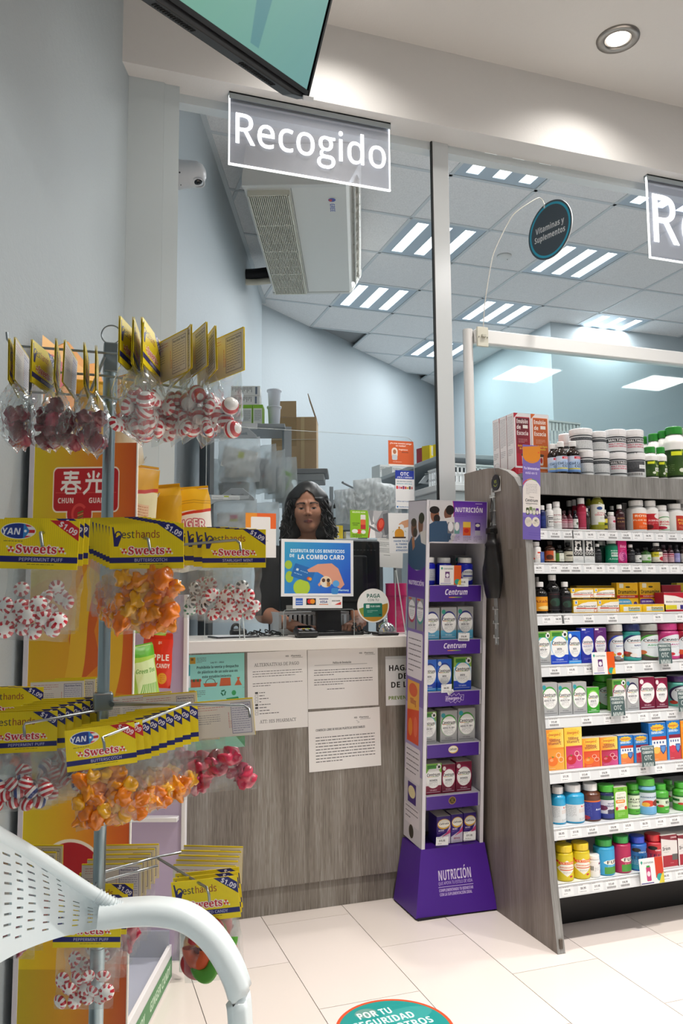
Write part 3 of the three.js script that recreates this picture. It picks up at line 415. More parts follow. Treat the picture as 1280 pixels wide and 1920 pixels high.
{ const a = V(1.215, 3.5, -5.735), t = thing('insulated_pipe', 'black insulated pipe from the grey wall into the air conditioner', 'pipe'); mesh('insulation', tube([[1.225, 3.545, -5.765], [1.32, 3.56, -5.76], [1.56, 3.6, -5.7]], 0.045, 20, 12), mat('#1e1f23', 0.8), t); mesh('drain_pipe', tube([[1.222, 3.49, -5.755], [1.33, 3.5, -5.75], [1.56, 3.53, -5.68]], 0.024, 20, 10), mat('#cfcab9', 0.5), t); }
{
  const c = wallAt(1.30, 0); const t = thing('security_camera', 'white dome security camera on the wall beside the left column', 'camera', [c[0], 3.1, c[2]], -0.3556);
  const bd = new THREE.Group(); bd.name = 'body'; t.add(bd); bd.rotation.z = -Math.PI / 2;
  part('housing', lathe([[0, 0], [0.066, 0], [0.068, 0.006], [0.064, 0.03], [0.062, 0.058], [0.0605, 0.06], [0.06, 0.066], [0.0605, 0.068], [0.056, 0.1], [0.042, 0.124], [0.02, 0.136], [0, 0.139]], 40), mat('#d6d7d8', 0.3), bd);
  const eye = part('lens_window', new THREE.SphereGeometry(0.03, 24, 12), mat('#0c0d12', 0.06), bd, [0.036, 0.098, 0.012]); eye.scale.set(0.7, 0.9, 0.8);
  part('lens_lip', new THREE.TorusGeometry(0.028, 0.004, 8, 28), mat('#c9cacb', 0.3), bd, [0.049, 0.105, 0.014], [0.2, 1.3, 0]);
  for (const [a, y] of [[0.3, 0.024], [1.2, 0.028], [2.4, 0.02]]) part('screw', cyl(0.004, 0.004, 0.004, 10), mat('#33343a', 0.4), bd, [Math.cos(a) * 0.063, y, Math.sin(a) * 0.063], [0, -a, Math.PI / 2]);
}
{ const t = thing('smoke_detector', 'small round white smoke detector on the grid ceiling left of the round sign', 'smoke detector', [3.156, CY + 0.002, -5.233]); mesh('body', lathe([[0, -0.03], [0.03, -0.03], [0.045, -0.024], [0.052, -0.012], [0.056, -0.01], [0.056, 0], [0, 0]].reverse(), 32), mat('#dcdedd', 0.45), t); part('light', cyl(0.004, 0.004, 0.004, 8), mat('#7a7d7c', 0.4), t, [0.02, -0.031, 0.01]); }
// round sign on a bent rod clamped to the white rail
{
  const t = thing('round_hanging_sign', 'round slate and turquoise sign about vitamins on a thin bent rod', 'sign', [1.965, 2.715, -2.875]);
  const cS = cell(300, 300, (c, w, h) => { R(c, 0, 0, w, h, '#46525c'); E(c, 150, 150, 140, 140, '#2fa8c8'); E(c, 150, 150, 128, 128, '#46525c'); T(c, 'Vitaminas y', 150, 130, 42, '#dfe2e4', { max: 196 }); T(c, 'Suplementos', 150, 176, 42, '#dfe2e4', { max: 212 }); });
  const dsc = new THREE.Group(); dsc.name = 'disc'; t.add(dsc); dsc.quaternion.setFromRotationMatrix(new THREE.Matrix4().makeBasis(V(0.208, 0, 0.978), V(0, 1, 0), V(-0.978, 0, 0.208))); dsc.rotateZ(-0.05);
  part('printed_face', setUV(new THREE.CircleGeometry(0.128, 64), cS), pmat(cS, 0.35), dsc, [0, 0, 0.0026]); part('board', cyl(0.1282, 0.1282, 0.004, 64).rotateX(Math.PI / 2), mat('#e3e5e6', 0.4), dsc);
  const off = (x, y, z) => [x - 1.965, y - 2.715, z + 2.875];
  mesh('rod', tube([off(1.672, 2.225, -2.965), off(1.68, 2.38, -2.955), off(1.72, 2.6, -2.94), off(1.81, 2.78, -2.92), off(1.93, 2.872, -2.91), off(1.955, 2.868, -2.91), off(1.962, 2.835, -2.9)], 0.0022, 60, 8), mat('#d9d6cd', 0.25), t);
  mesh('clip', rbox(0.012, 0.02, 0.012, 0.003, ...off(1.962, 2.834, -2.902)), mat('#c9cccb', 0.3), t);
  mesh('clamp_plate', rbox(0.052, 0.086, 0.012, 0.002, ...off(1.67, 2.235, -2.966)), mat('#d5d3c4', 0.45), t); part('clamp_pad', rbox(0.02, 0.012, 0.012, 0.002), mat('#c2c0b2', 0.5), t, off(1.672, 2.238, -2.957)); for (const x of [-0.02, 0.02]) part('screw', cyl(0.003, 0.003, 0.004, 8), mat('#8b8a80', 0.4), t, off(1.67 + x, 2.233, -2.9595), [Math.PI / 2, 0, 0]);
}
// white framed glass partition on the worktop, behind the shelves
{
  const t = thing('glass_partition', 'white framed glass partition rising behind the vitamin shelves', 'partition', [0, 0, -3.0]);
  mesh('post', cyl(0.0215, 0.0215, 2.272 - CT, 28).translate(1.618, (2.272 + CT) / 2, 0), mat('#e4e2e0', 0.3), t);
  mesh('top_rail', rbox(1.9, 0.062, 0.05, 0.005, 2.592, 2.242, 0), mat('#e9eae9', 0.25), t); mesh('bottom_rail', rbox(1.9, 0.03, 0.04, 0.003, 2.592, CT + 0.015, 0), mat('#e4e2e0', 0.3), t);
  mesh('glass_pane', box(1.88, 2.21 - CT - 0.03, 0.006, 2.58, (2.21 + CT + 0.03) / 2, 0), clear('#f2fafa'), t);
}
// ================================================================ shelving and stock in the back room
function pillow(w, h, d, seed, nx = 14, ny = 14, wr = 0.12) {  // a filled bag: two sheets that meet at the edges, with creases
  const nz = tileNoise(64, 16, seed), n2 = tileNoise(64, 6, seed + 9), pos = [], uv = [], idx = [];
  for (const s of [1, -1]) for (let j = 0; j <= ny; j++) for (let i = 0; i <= nx; i++) {
    const u = i / nx, v = j / ny, b = Math.pow(Math.max(0, Math.sin(Math.PI * u) * Math.sin(Math.PI * v)), 0.55);
    const edge = (n2(v * 64, 5) - 0.5) * w * 0.06 * Math.cos(Math.PI * u), k = 1 + wr * 4 * (nz(u * 60 + (s < 0 ? 20 : 0), v * 60) - 0.5);
    pos.push((u - 0.5) * w + edge, (v - 0.5) * h + (n2(u * 64, 30) - 0.5) * h * 0.03, s * d / 2 * b * k); uv.push(s > 0 ? u : 1 - u, v);
  }
  const row = nx + 1, half = row * (ny + 1);
  for (let j = 0; j < ny; j++) for (let i = 0; i < nx; i++) { const a = j * row + i, b = a + 1, c = a + row, e = c + 1; idx.push(a, b, e, a, e, c, half + a, half + e, half + b, half + a, half + c, half + e); }
  const g = new THREE.BufferGeometry(); g.setAttribute('position', new THREE.Float32BufferAttribute(pos, 3)); g.setAttribute('uv', new THREE.Float32BufferAttribute(uv, 2)); g.setIndex(idx); g.computeVertexNormals(); return g;
}
const film = mat('#f8fafa', 0.07, { transmission: 0.95, thickness: 0, ior: 1.5 }), hazyFilm = mat('#f4f7f8', 0.16, { transmission: 0.74, thickness: 0, ior: 1.5 }), milkyFilm = mat('#f4f7f8', 0.4, { transmission: 0.4, thickness: 0, ior: 1.5 });
const grey = mat('#9aa0a4', 0.45), greyDark = mat('#70767a', 0.5);
{
  const t = thing('shelf_rack', 'grey metal shelf rack against the left wall of the back room', 'shelf', [0, 0, 0]);
  for (const [x, z] of [[0.66, -4.03], [1.08, -3.98]]) part('upright', box(0.04, 2.01, 0.04), grey, t, [x, 1.005, z]);
  part('back_panel', box(0.02, 1.4, 0.3), greyDark, t, [0.645, 1.3, -3.86], [0, 0, 0]);
  part('shelf', rbox(0.46, 0.02, 0.3, 0.004), grey, t, [0.87, 2.0, -4.1], [0, -0.3, 0]); part('shelf', rbox(0.46, 0.02, 0.3, 0.004), grey, t, [0.87, 1.3, -4.1], [0, -0.3, 0]);
  part('price_strip', rbox(0.18, 0.03, 0.004, 0.001), mat('#e6e8e8', 0.4), t, [0.82, 1.99, -3.93], [0, -0.33, 0]);
}
// medicine cartons on the rack
const cCart = cell(120, 60, (c, w, h) => { R(c, 0, 0, w, h, '#e4e6e3'); for (let k = 0; k < 14; k++) { c.save(); c.translate(8 + k * 6, 8); c.rotate(Math.PI / 2); scribble(c, 0, 0, 42, 1, 6, '#5c6260', 2.4, k); c.restore(); } R(c, 100, 6, 8, 46, '#6d7a8c'); });
const cGrn = cell(70, 120, (c, w, h) => { R(c, 0, 0, w, h, '#e9ece4'); R(c, 0, 0, w, 20, '#8cc63a'); R(c, 0, 0, 5, h, '#a7d065'); R(c, w - 5, 0, 5, h, '#8cc63a'); RR(c, 8, 26, 54, 66, 3, '#d8dcda'); scribble(c, 12, 32, 46, 8, 7, '#6b7370', 2.2, 9); bars(c, 18, 102, 34, 12); });
function carton(name, label, cat, c, w, h, d, p, turn, group, rough = 0.45) { const m = mesh(name, slabGeo(w, h, d, c), pmat(c, rough)); m.position.set(p[0], p[1] + h / 2, p[2]); m.rotation.y = turn; return tag(m, label, cat, group); }
['left green and white carton of the three on the grey rack shelf', 'middle green and white carton of the three on the grey rack shelf', 'right green and white carton of the three, beside the white tubs'].forEach((l, k) => carton('green_carton', l, 'box', cGrn, 0.052, 0.115, 0.1, [0.845 + k * 0.0515, 2.011, -4.09 + k * 0.018], -0.33, 'green and white cartons on the rack'));
carton('white_carton', 'white carton lying under another white carton, on the green cartons', 'box', cCart, 0.15, 0.048, 0.1, [0.886, 2.126, -4.076], -0.33); carton('white_carton', 'topmost white carton of the stack on the grey rack', 'box', cCart, 0.15, 0.05, 0.1, [0.885, 2.174, -4.07], -0.3);
for (const [y, l] of [[2.011, 'lower white plastic tub of the two stacked beside the green cartons'], [2.1, 'upper white plastic tub stacked beside the green cartons']]) { const t = thing('plastic_tub', l, 'tub', [1.03, y - 0.0, -4.05]); mesh('tub', lathe([[0, 0], [0.028, 0], [0.034, 0.11], [0.039, 0.112], [0.039, 0.12], [0.036, 0.121], [0.032, 0.11], [0.026, 0.006], [0, 0.006]], 32), mat('#e3e8ef', 0.35, { transmission: 0.25, thickness: 0 }), t); }
{
  const t = thing('cardboard_box', 'open brown cardboard box on a grey wall bracket behind the clerk', 'box', [1.25, 1.845, -4.42], -0.35), k1 = mat('#b99c77', 0.8), k2 = mat('#a68b66', 0.8), W = 0.25, Hb = 0.3, Dd = 0.22;
  mesh('wall', merged([box(W, Hb, 0.004, 0, Hb / 2, Dd / 2), box(W, Hb, 0.004, 0, Hb / 2, -Dd / 2), box(0.004, Hb, Dd, -W / 2, Hb / 2, 0), box(0.004, Hb, Dd, W / 2, Hb / 2, 0), box(W, 0.004, Dd, 0, 0.002, 0)]), k1, t);
  part('flap', box(0.14, 0.19, 0.004, 0, -0.1, 0), k2, t, [-0.055, Hb - 0.0, Dd / 2 + 0.005], [0.03, 0, 0]); part('flap', box(0.14, 0.09, 0.004, 0, 0.045, 0), k1, t, [-0.055, Hb, Dd / 2 + 0.004], [0.1, 0, 0]); part('flap', box(0.004, 0.15, 0.2, 0, 0.07, 0), k2, t, [W / 2, Hb, 0], [0, 0, 0.32]);
  part('tape', box(0.02, Hb, 0.001), mat('#cbb489', 0.3), t, [0.05, Hb / 2, Dd / 2 + 0.0035]); part('string', box(W + 0.004, 0.003, 0.003), mat('#d8cdb8', 0.6), t, [0, 0.17, Dd / 2 + 0.009]);
}
{ const t = thing('wall_bracket', 'grey plastic wall bracket holding the cardboard box', 'bracket', [1.28, 1.78, -4.38], -0.35); mesh('tray', rbox(0.26, 0.03, 0.24, 0.006, 0.02, 0.05, 0), mat('#87898a', 0.5), t); mesh('lip', rbox(0.16, 0.04, 0.2, 0.006, 0.05, 0.0145, 0.02), mat('#9c9fa0', 0.5), t); mesh('support', box(0.03, 0.04, 1.6, -0.02, 0.01, -0.85), grey, t); }
// pouches hanging on price-strip hooks
const cLab = cell(200, 130, (c, w, h) => { R(c, 0, 0, w, h, '#eceeec'); R(c, 88, 18, 34, 40, '#c3cf3e'); scribble(c, 8, 60, 76, 5, 8, '#6b706e', 2.4, 3); scribble(c, 118, 66, 74, 6, 7, '#7a7f86', 2.4, 5); bars(c, 50, 110, 30, 9, 2); });
const cLab2 = cell(200, 130, (c, w, h) => { R(c, 0, 0, w, h, '#ecebea'); R(c, 70, 14, 44, 22, '#c8356a'); R(c, 70, 36, 44, 14, '#b6c23a'); scribble(c, 120, 18, 70, 6, 8, '#6b706e', 2.4, 3); scribble(c, 10, 70, 100, 6, 8, '#8a8f8c', 2.2, 6); });
const cRed = cell(100, 130, (c, w, h) => { R(c, 0, 0, w, h, '#efeeee'); R(c, 14, 0, 6, h, '#c9c4cf'); scribble(c, 30, 12, 60, 12, 9, '#667', 3, 8); R(c, 60, 100, 14, 14, '#e2571e'); });
function pouch(label, p, turn, w, h, d, labCell, lw, lh, roll, seed, handle, group) {
  const t = thing('medicine_pouch', label, 'bag', p, turn, group);
  part('film', pillow(w, h, d, seed, 16, 16, 0.2), hazyFilm, t, [0, -h / 2, 0]);
  const m = part('label_sheet', slabGeo(lw, lh, 0.001, labCell), pmat(labCell, 0.5), t, [0, -h * 0.5, d * 0.2], [0, 0, roll]);
  part('contents', pillow(w * 0.7, h * 0.35, d * 0.5, seed + 3, 8, 8, 0.2), mat('#cfd0cc', 0.6), t, [0, -h * 0.72, -d * 0.02]);
  if (handle) { const s = new THREE.Shape([[-w * 0.38, 0], [w * 0.42, 0], [w * 0.4, 0.012], [w * 0.16, 0.055], [-w * 0.1, 0.055], [-w * 0.38, 0.012]].map((q) => new THREE.Vector2(...q))); const hole = new THREE.Path([[-w * 0.14, 0.014], [w * 0.2, 0.014], [w * 0.17, 0.03], [w * 0.03, 0.025], [-w * 0.1, 0.03]].map((q) => new THREE.Vector2(...q))); s.holes.push(hole); part('hanger', new THREE.ExtrudeGeometry(s, { depth: 0.004, bevelEnabled: true, bevelSize: 0.0015, bevelThickness: 0.0015, bevelSegments: 1 }), mat('#aab0b4', 0.35), t, [0, -0.006, 0]); }
  return t;
}
pouch('clear pouch with a white label and lime square, hanging from a grey plastic hanger', [0.79, 1.905, -3.78], -0.3, 0.2, 0.22, 0.05, cLab, 0.165, 0.1, -0.2, 41, true);
pouch('crumpled clear pouch hanging below the lime-square pouch', [0.78, 1.81, -3.86], -0.25, 0.21, 0.22, 0.07, cRed, 0.12, 0.06, 0.3, 44, false);
pouch('clear pouch with red and white tubes, right of the lime-square pouch', [0.92, 1.88, -3.84], -0.9, 0.16, 0.24, 0.06, cRed, 0.09, 0.11, -0.15, 47, false);
pouch('clear pouch with blue print leaning right, nearest the cardboard box', [0.985, 1.86, -3.86], -1.0, 0.14, 0.24, 0.05, cRed, 0.08, 0.1, -0.3, 51, false);
pouch('pouch with a green label, lowest right, beside the dark hair of the clerk', [1.05, 1.84, -3.92], -0.8, 0.15, 0.26, 0.05, cGrn, 0.06, 0.12, -0.45, 53, false);
pouch('clear pouch with a pink and lime mark under the lower grey hanger', [0.76, 1.595, -3.72], -0.3, 0.21, 0.24, 0.05, cLab2, 0.17, 0.11, 0.02, 57, true);
pouch('empty-looking clear pouch between the clerk and the pink-marked pouch', [0.9, 1.59, -3.78], -0.5, 0.17, 0.22, 0.05, cLab2, 0.05, 0.1, 0.1, 61, false);
for (const [p, l] of [[[0.605, 1.585, -3.69], 'grey hook arm with a price strip above the pink-marked pouch'], [[0.62, 1.99, -3.9], 'grey hook arm at the top of the rack, half hidden by candy bags']]) { const t = thing('hook_arm', l, 'hook', p, -0.1); mesh('arm', extrude([[0, 0.02], [0.2, 0.02], [0.21, 0.026], [0.205, 0.006], [0.06, -0.008], [0.02, -0.03], [0, -0.04]], 0.006, 0.001), mat('#b9bfc2', 0.4), t); part('price_strip', slabGeo(0.13, 0.02, 0.001, cLab), pmat(cLab, 0.4), t, [0.1, 0.01, 0.0075]); }
// right side of the back room: shelf running away from the counter, bags on a rail, small stock
{
  const t = thing('wall_shelf', 'grey shelf running back into the room behind the orange sign', 'shelf', [0, 0, 0]);
  part('board', rbox(0.34, 0.025, 1.5, 0.004), mat('#aeb6ba', 0.4), t, [2.09, 1.885, -4.6]); part('board', rbox(0.34, 0.02, 1.3, 0.004), mat('#a3abb0', 0.4), t, [2.14, 1.74, -4.55]); part('back', box(0.02, 1.9, 1.5), mat('#b8c0c5', 0.5), t, [2.27, 0.95, -4.6]); part('side', uvMetres(box(0.36, 1.66, 0.03)), woodCounter, t, [2.09, 0.83, -3.98]); part('upright', box(0.02, 1.88, 0.03), grey, t, [1.93, 0.94, -5.3]);
}
const cYel = cell(90, 110, (c, w, h) => { R(c, 0, 0, w, h, '#f0d51e'); R(c, 18, 8, 30, 56, '#ece9dc'); scribble(c, 22, 14, 22, 6, 8, '#777', 2.5, 2); R(c, 18, 80, 34, 20, '#f4f2ea'); bars(c, 20, 84, 28, 12); R(c, 60, 0, 3, h, '#e2c216'); });
carton('yellow_carton', 'bright yellow carton on the grey shelf right of the orange sign', 'box', cYel, 0.07, 0.1, 0.06, [2.0, 1.898, -4.2], 0.4); carton('yellow_carton', 'yellow carton nearest the grey post, beside the other yellow carton', 'box', cYel, 0.06, 0.085, 0.06, [2.0, 1.898, -4.06], 0.5);
carton('red_carton', 'dark red carton lying behind the yellow cartons', 'box', cell(40, 40, (c, w, h) => { R(c, 0, 0, w, h, '#a5182c'); scribble(c, 6, 8, 28, 3, 9, '#e8c0c4', 3, 2); }), 0.09, 0.12, 0.1, [2.06, 1.898, -4.36], 0.2);
carton('white_carton', 'plain white carton standing at the far end of the grey shelf', 'box', cCart, 0.09, 0.1, 0.12, [2.0, 1.898, -4.95], 0.1); carton('white_carton', 'flat white carton before the far one on the grey shelf', 'box', cCart, 0.1, 0.055, 0.12, [2.0, 1.898, -4.75], 0.2);
{ const t = thing('pouch_hanger', 'grey plastic hanger with a hole on the lower shelf by the post', 'hanger', [1.93, 1.75, -4.05], 0.4); const s = new THREE.Shape([[-0.1, 0], [0.09, 0], [0.06, 0.05], [0.01, 0.06], [-0.05, 0.045]].map((q) => new THREE.Vector2(...q))); s.holes.push(new THREE.Path([[-0.05, 0.012], [0.05, 0.012], [0.03, 0.038], [-0.02, 0.036]].map((q) => new THREE.Vector2(...q)))); mesh('hanger', new THREE.ExtrudeGeometry(s, { depth: 0.006, bevelEnabled: true, bevelSize: 0.002, bevelThickness: 0.002, bevelSegments: 1 }), mat('#aab0b4', 0.35), t); part('paper', box(0.12, 0.003, 0.05), mat('#e9ebea', 0.6), t, [0.04, 0.066, 0], [0.1, 0, 0.1]); }
{
  const t = thing('bag_rail', 'thin grey rail and stand holding the loose plastic bags', 'rail', [0, 0, 0]); part('post', box(0.016, 0.72, 0.016), grey, t, [1.305, 1.34, -3.93]); part('rail', cyl(0.006, 0.006, 0.62).rotateX(Math.PI / 2).rotateY(-0.6), grey, t, [1.46, 1.69, -3.95]); part('foot', box(0.12, 0.02, 0.12), grey, t, [1.305, 0.99, -3.93]);
  [['white plastic bag at the left end of the hanging bags, beside the dark bottles', 1.33, 1.665, -3.76, 0.12, 0.17], ['white plastic bag second from the left among the hanging bags', 1.385, 1.665, -3.75, 0.12, 0.18], ['largest white plastic bag, folded over the rail with a peak', 1.44, 1.72, -3.74, 0.15, 0.21], ['white plastic bag hanging behind the tall blue-headed sign', 1.5, 1.7, -3.72, 0.12, 0.2], ['white plastic bag at the right end, between the sign and the purple display', 1.555, 1.69, -3.72, 0.11, 0.19]].forEach(([l, x, y, z, w, h], k) => { const m = mesh('plastic_bag', pillow(w, h, 0.06, 71 + k * 5, 22, 22, 0.26), milkyFilm); m.position.set(x, y - h / 2, z); m.rotation.set(0.05, -0.3 + k * 0.12, (k % 2 ? -0.12 : 0.1)); tag(m, l, 'bag', 'plastic bags on the rail'); });
}
{
  const t = thing('storage_bin', 'grey storage unit behind the clerk carrying dark bottles', 'cabinet', [1.4, 0, -4.1], -0.3); mesh('cabinet', rbox(0.3, 1.54, 0.22, 0.004, 0, 0.77, 0), mat('#8d979c', 0.5), t); part('front_lip', rbox(0.3, 0.04, 0.01, 0.003), mat('#a6b0b5', 0.45), t, [0, 1.5, 0.115]);
  [[-0.065, 0.03], [-0.032, 0.045], [0.0, 0.02], [0.03, 0.05]].forEach(([x, z], k) => { const b = thing('dark_bottle', ['first', 'second', 'third', 'fourth'][k] + ' dark white-capped bottle counted from the hair of the clerk', 'bottle', [1.4 + x, 1.54, -4.1 + z], 0, 'dark bottles behind the clerk'); const h = 0.115 - k * 0.008; mesh('glass', lathe([[0, 0], [0.017, 0], [0.018, 0.004], [0.018, h * 0.62], [0.009, h * 0.75], [0.008, h * 0.85], [0, h * 0.85]], 20), mat('#1b1512', 0.1), b); mesh('cap', cyl(0.0105, 0.0105, h * 0.16, 18).translate(0, h * 0.92, 0), mat('#e6e8e8', 0.4), b); mesh('label', lathe([[0.0184, h * 0.12], [0.0184, h * 0.56]], 20), mat(k % 2 ? '#d9e4ea' : '#e2ddd6', 0.5), b); });
}
{ const t = thing('stock_table', 'low grey bench behind the clerk, seen past the dark hair', 'table', [1.33, 0, -3.72], 0); mesh('table_top', rbox(0.46, 0.03, 0.3, 0.004, 0, 1.39, 0), mat('#9aa3a8', 0.5), t); for (const [x, z] of [[-0.2, -0.12], [0.2, -0.12], [-0.2, 0.12], [0.2, 0.12]]) part('leg', box(0.03, 1.376, 0.03), grey, t, [x, 0.688, z]); }
carton('yellow_carton', 'small yellow-green carton on the bench beside the dark hair', 'box', cYel, 0.045, 0.065, 0.03, [1.235, 1.406, -3.63], 0); carton('white_carton', 'small white carton on the bench right of the yellow-green one', 'box', cCart, 0.06, 0.035, 0.03, [1.3, 1.406, -3.62], 0);
// slotted white baskets behind the glass partition
function slotBasket(label, p, turn, w, h, d) {
  const t = thing('slotted_basket', label, 'basket', p, turn), b = [], m = mat('#eef1f3', 0.4);
  for (const s of [-1, 1]) { b.push(box(w, h * 0.14, 0.004, 0, h * 0.93, s * d / 2), box(w, h * 0.1, 0.004, 0, h * 0.5, s * d / 2), box(w, h * 0.14, 0.004, 0, h * 0.07, s * d / 2), box(0.004, h * 0.14, d, s * w / 2, h * 0.93, 0), box(0.004, h * 0.1, d, s * w / 2, h * 0.5, 0), box(0.004, h * 0.14, d, s * w / 2, h * 0.07, 0)); const n = Math.round(w / 0.022); for (let k = 0; k <= n; k++) b.push(box(0.009, h, 0.004, -w / 2 + (w / n) * k, h / 2, s * d / 2)); const q = Math.round(d / 0.022); for (let k = 0; k <= q; k++) b.push(box(0.004, h, 0.009, s * w / 2, h / 2, -d / 2 + (d / q) * k)); }
  mesh('slotted_wall', merged(b), m, t); mesh('bottom', box(w, 0.004, d, 0, 0.003, 0), m, t); mesh('rim', merged([box(w + 0.012, 0.008, 0.012, 0, h, d / 2), box(w + 0.012, 0.008, 0.012, 0, h, -d / 2), box(0.012, 0.008, d, w / 2, h, 0), box(0.012, 0.008, d, -w / 2, h, 0)]), m, t); return t;
}
{ const t = thing('low_cabinet', 'white cabinet behind the glass partition carrying the baskets', 'cabinet', [2.3, 0, -3.55], 0); mesh('cabinet', rbox(1.3, 1.62, 0.4, 0.004, 0, 0.81, 0), mat('#dfe5e8', 0.5), t); part('worktop', rbox(1.34, 0.03, 0.44, 0.003), mat('#e9edf0', 0.4), t, [0, 1.635, 0]); }
slotBasket('white slotted basket behind the round post, left of the medicine boxes', [1.93, 1.651, -3.5], 0.05, 0.42, 0.1, 0.24); slotBasket('tall white slotted basket peeking over the emulsion boxes', [2.32, 1.651, -3.5], 0.1, 0.22, 0.34, 0.26);
// ================================================================ product prints
const PRN = {}, fine = (c, x, y, w, n, st = 5, col = '#8a8d92', sd = 3) => scribble(c, x, y, w, n, st, col, 1.4, sd);
const ital = (c, s, x, y, size, col = '#15161a', max = 80) => T(c, s, x, y, size, col, { skew: 0.18, max });
const P = (k, w, h, draw) => { PRN[k] = { w, h, draw }; };
const printCell = (k) => (PRN[k].cell ??= cell(PRN[k].w, PRN[k].h, PRN[k].draw));
function vitamin({ bg, top, foot, ring = '#20306a', name, sub, ball, badge, bigFoot }) {
  return (c, w, h) => {
    R(c, 0, 0, w, h, bg); if (top) R(c, 0, 0, w, h * 0.3, top); if (foot) R(c, 0, h * 0.72, w, h * 0.28, foot); if (bigFoot) R(c, 0, h * 0.9, w, h * 0.1, bigFoot);
    E(c, w / 2, h * 0.46, w * 0.47, h * 0.345, ring); E(c, w / 2 + 1, h * 0.485, w * 0.45, h * 0.315, '#eff0ef');
    if (ball) { R(c, w * 0.1, h * 0.05, w * 0.56, h * 0.12, '#3c8f33'); fine(c, w * 0.15, h * 0.07, w * 0.4, 3, 5, '#123a10'); E(c, w * 0.82, h * 0.11, w * 0.15, w * 0.15, '#eeeeee'); E(c, w * 0.84, h * 0.12, w * 0.07, w * 0.07, '#1a1a1a'); E(c, w * 0.72, h * 0.06, w * 0.03, w * 0.03, '#1a1a1a'); }
    if (badge) E(c, w * 0.17, h * 0.14, w * 0.12, w * 0.12, badge);
    ital(c, 'Centrum', w / 2, h * 0.37, w * 0.22, '#141417', w * 0.82); c.fillStyle = lin(c, w * 0.12, 0, w * 0.84, 0, [[0, '#c33a2a'], [0.3, '#e3a02e'], [0.55, '#6fa83a'], [1, '#33343c']]); c.fillRect(w * 0.14, h * 0.425, w * 0.68, h * 0.012);
    if (sub) T(c, sub, w / 2, h * 0.475, w * 0.095, '#8b8d90', { w: 'normal' }); T(c, name, w / 2, h * 0.545, w * 0.125, '#2b2f3a', { max: w * 0.7 }); fine(c, w * 0.24, h * 0.59, w * 0.52, 3, 5); for (let k = 0; k < 4; k++) { c.strokeStyle = '#9a9ca0'; c.lineWidth = 1; c.beginPath(); c.arc(w * (0.27 + k * 0.155), h * 0.69, w * 0.05, 0, 7); c.stroke(); }
    T(c, '120 tablets', w / 2, h * 0.87, w * 0.09, foot || bigFoot ? '#f2f3f5' : '#33363a', { w: 'normal' }); R(c, w * 0.08, h * 0.925, w * 0.84, 2, foot ? '#dfe3ea' : '#4a4c50');
  };
}
const SIL = '#a9abad';
P('cSilverMen', 96, 160, vitamin({ bg: SIL, ring: '#27307e', name: 'MEN 50+', sub: 'SILVER', badge: '#2e9a86', foot: '#59a9cc' })); P('cSilverMenS', 96, 160, vitamin({ bg: SIL, top: '#79a84e', ring: '#58b4c4', name: 'MEN 50+', sub: 'SILVER', ball: 1 }));
P('cMenS', 110, 170, vitamin({ bg: '#e7eaee', top: '#8db84f', foot: '#1c46c0', ring: '#2aa5dc', name: 'MEN', ball: 1 })); P('cMenB', 96, 160, vitamin({ bg: '#1f67d2', ring: '#123a9c', name: 'MEN', badge: '#e8eef6', foot: '#1844b4', bigFoot: '#3a9ae2' }));
P('cSilverAd', 96, 160, vitamin({ bg: SIL, ring: '#3f9a3a', name: 'ADULTS 50+', sub: 'SILVER', badge: '#2e9aa6' })); P('cAdG', 80, 110, vitamin({ bg: '#4cb02e', ring: '#8fd45a', name: 'ADULTS', foot: '#2f9a22' })); P('cSilverWo', 84, 150, vitamin({ bg: SIL, ring: '#231c46', name: 'WOMEN 50+', sub: 'SILVER', badge: '#2e8fa6' })); P('cSilverWoS', 84, 150, vitamin({ bg: SIL, top: '#79a84e', ring: '#b83a6c', name: 'WOMEN 50+', sub: 'SILVER', ball: 1 }));
P('cWo', 100, 160, vitamin({ bg: '#7c1238', ring: '#96184a', name: 'WOMEN', badge: '#efe6e8', foot: '#6c1032' })); P('cWoS', 100, 160, vitamin({ bg: '#e8e6e6', top: '#7ab840', foot: '#7c1238', ring: '#e8e6e6', name: 'WOMEN', ball: 1 }));
const age = (bg) => (c, w, h) => { R(c, 0, 0, w, h, bg); R(c, w * 0.08, 4, w * 0.3, 8, '#e6e4ee'); fine(c, w * 0.3, h * 0.1, w * 0.4, 2, 6, '#cfc8e2'); E(c, w / 2, h * 0.5, w * 0.44, h * 0.27, '#eeeef0'); ital(c, 'Centrum', w / 2, h * 0.4, w * 0.2, '#141417', w * 0.8); R(c, w * 0.16, h * 0.45, w * 0.66, 2, '#b8432e'); T(c, 'AGEDEFY', w / 2, h * 0.52, w * 0.17, '#4a3f8a', { max: w * 0.78, w: 'normal' }); fine(c, w * 0.28, h * 0.6, w * 0.44, 3); fine(c, w * 0.2, h * 0.86, w * 0.6, 2, 6, '#d8d2ea'); };
P('cAgeB', 84, 170, age('#232f9e')); P('cAgeP', 84, 170, age('#5c2470'));
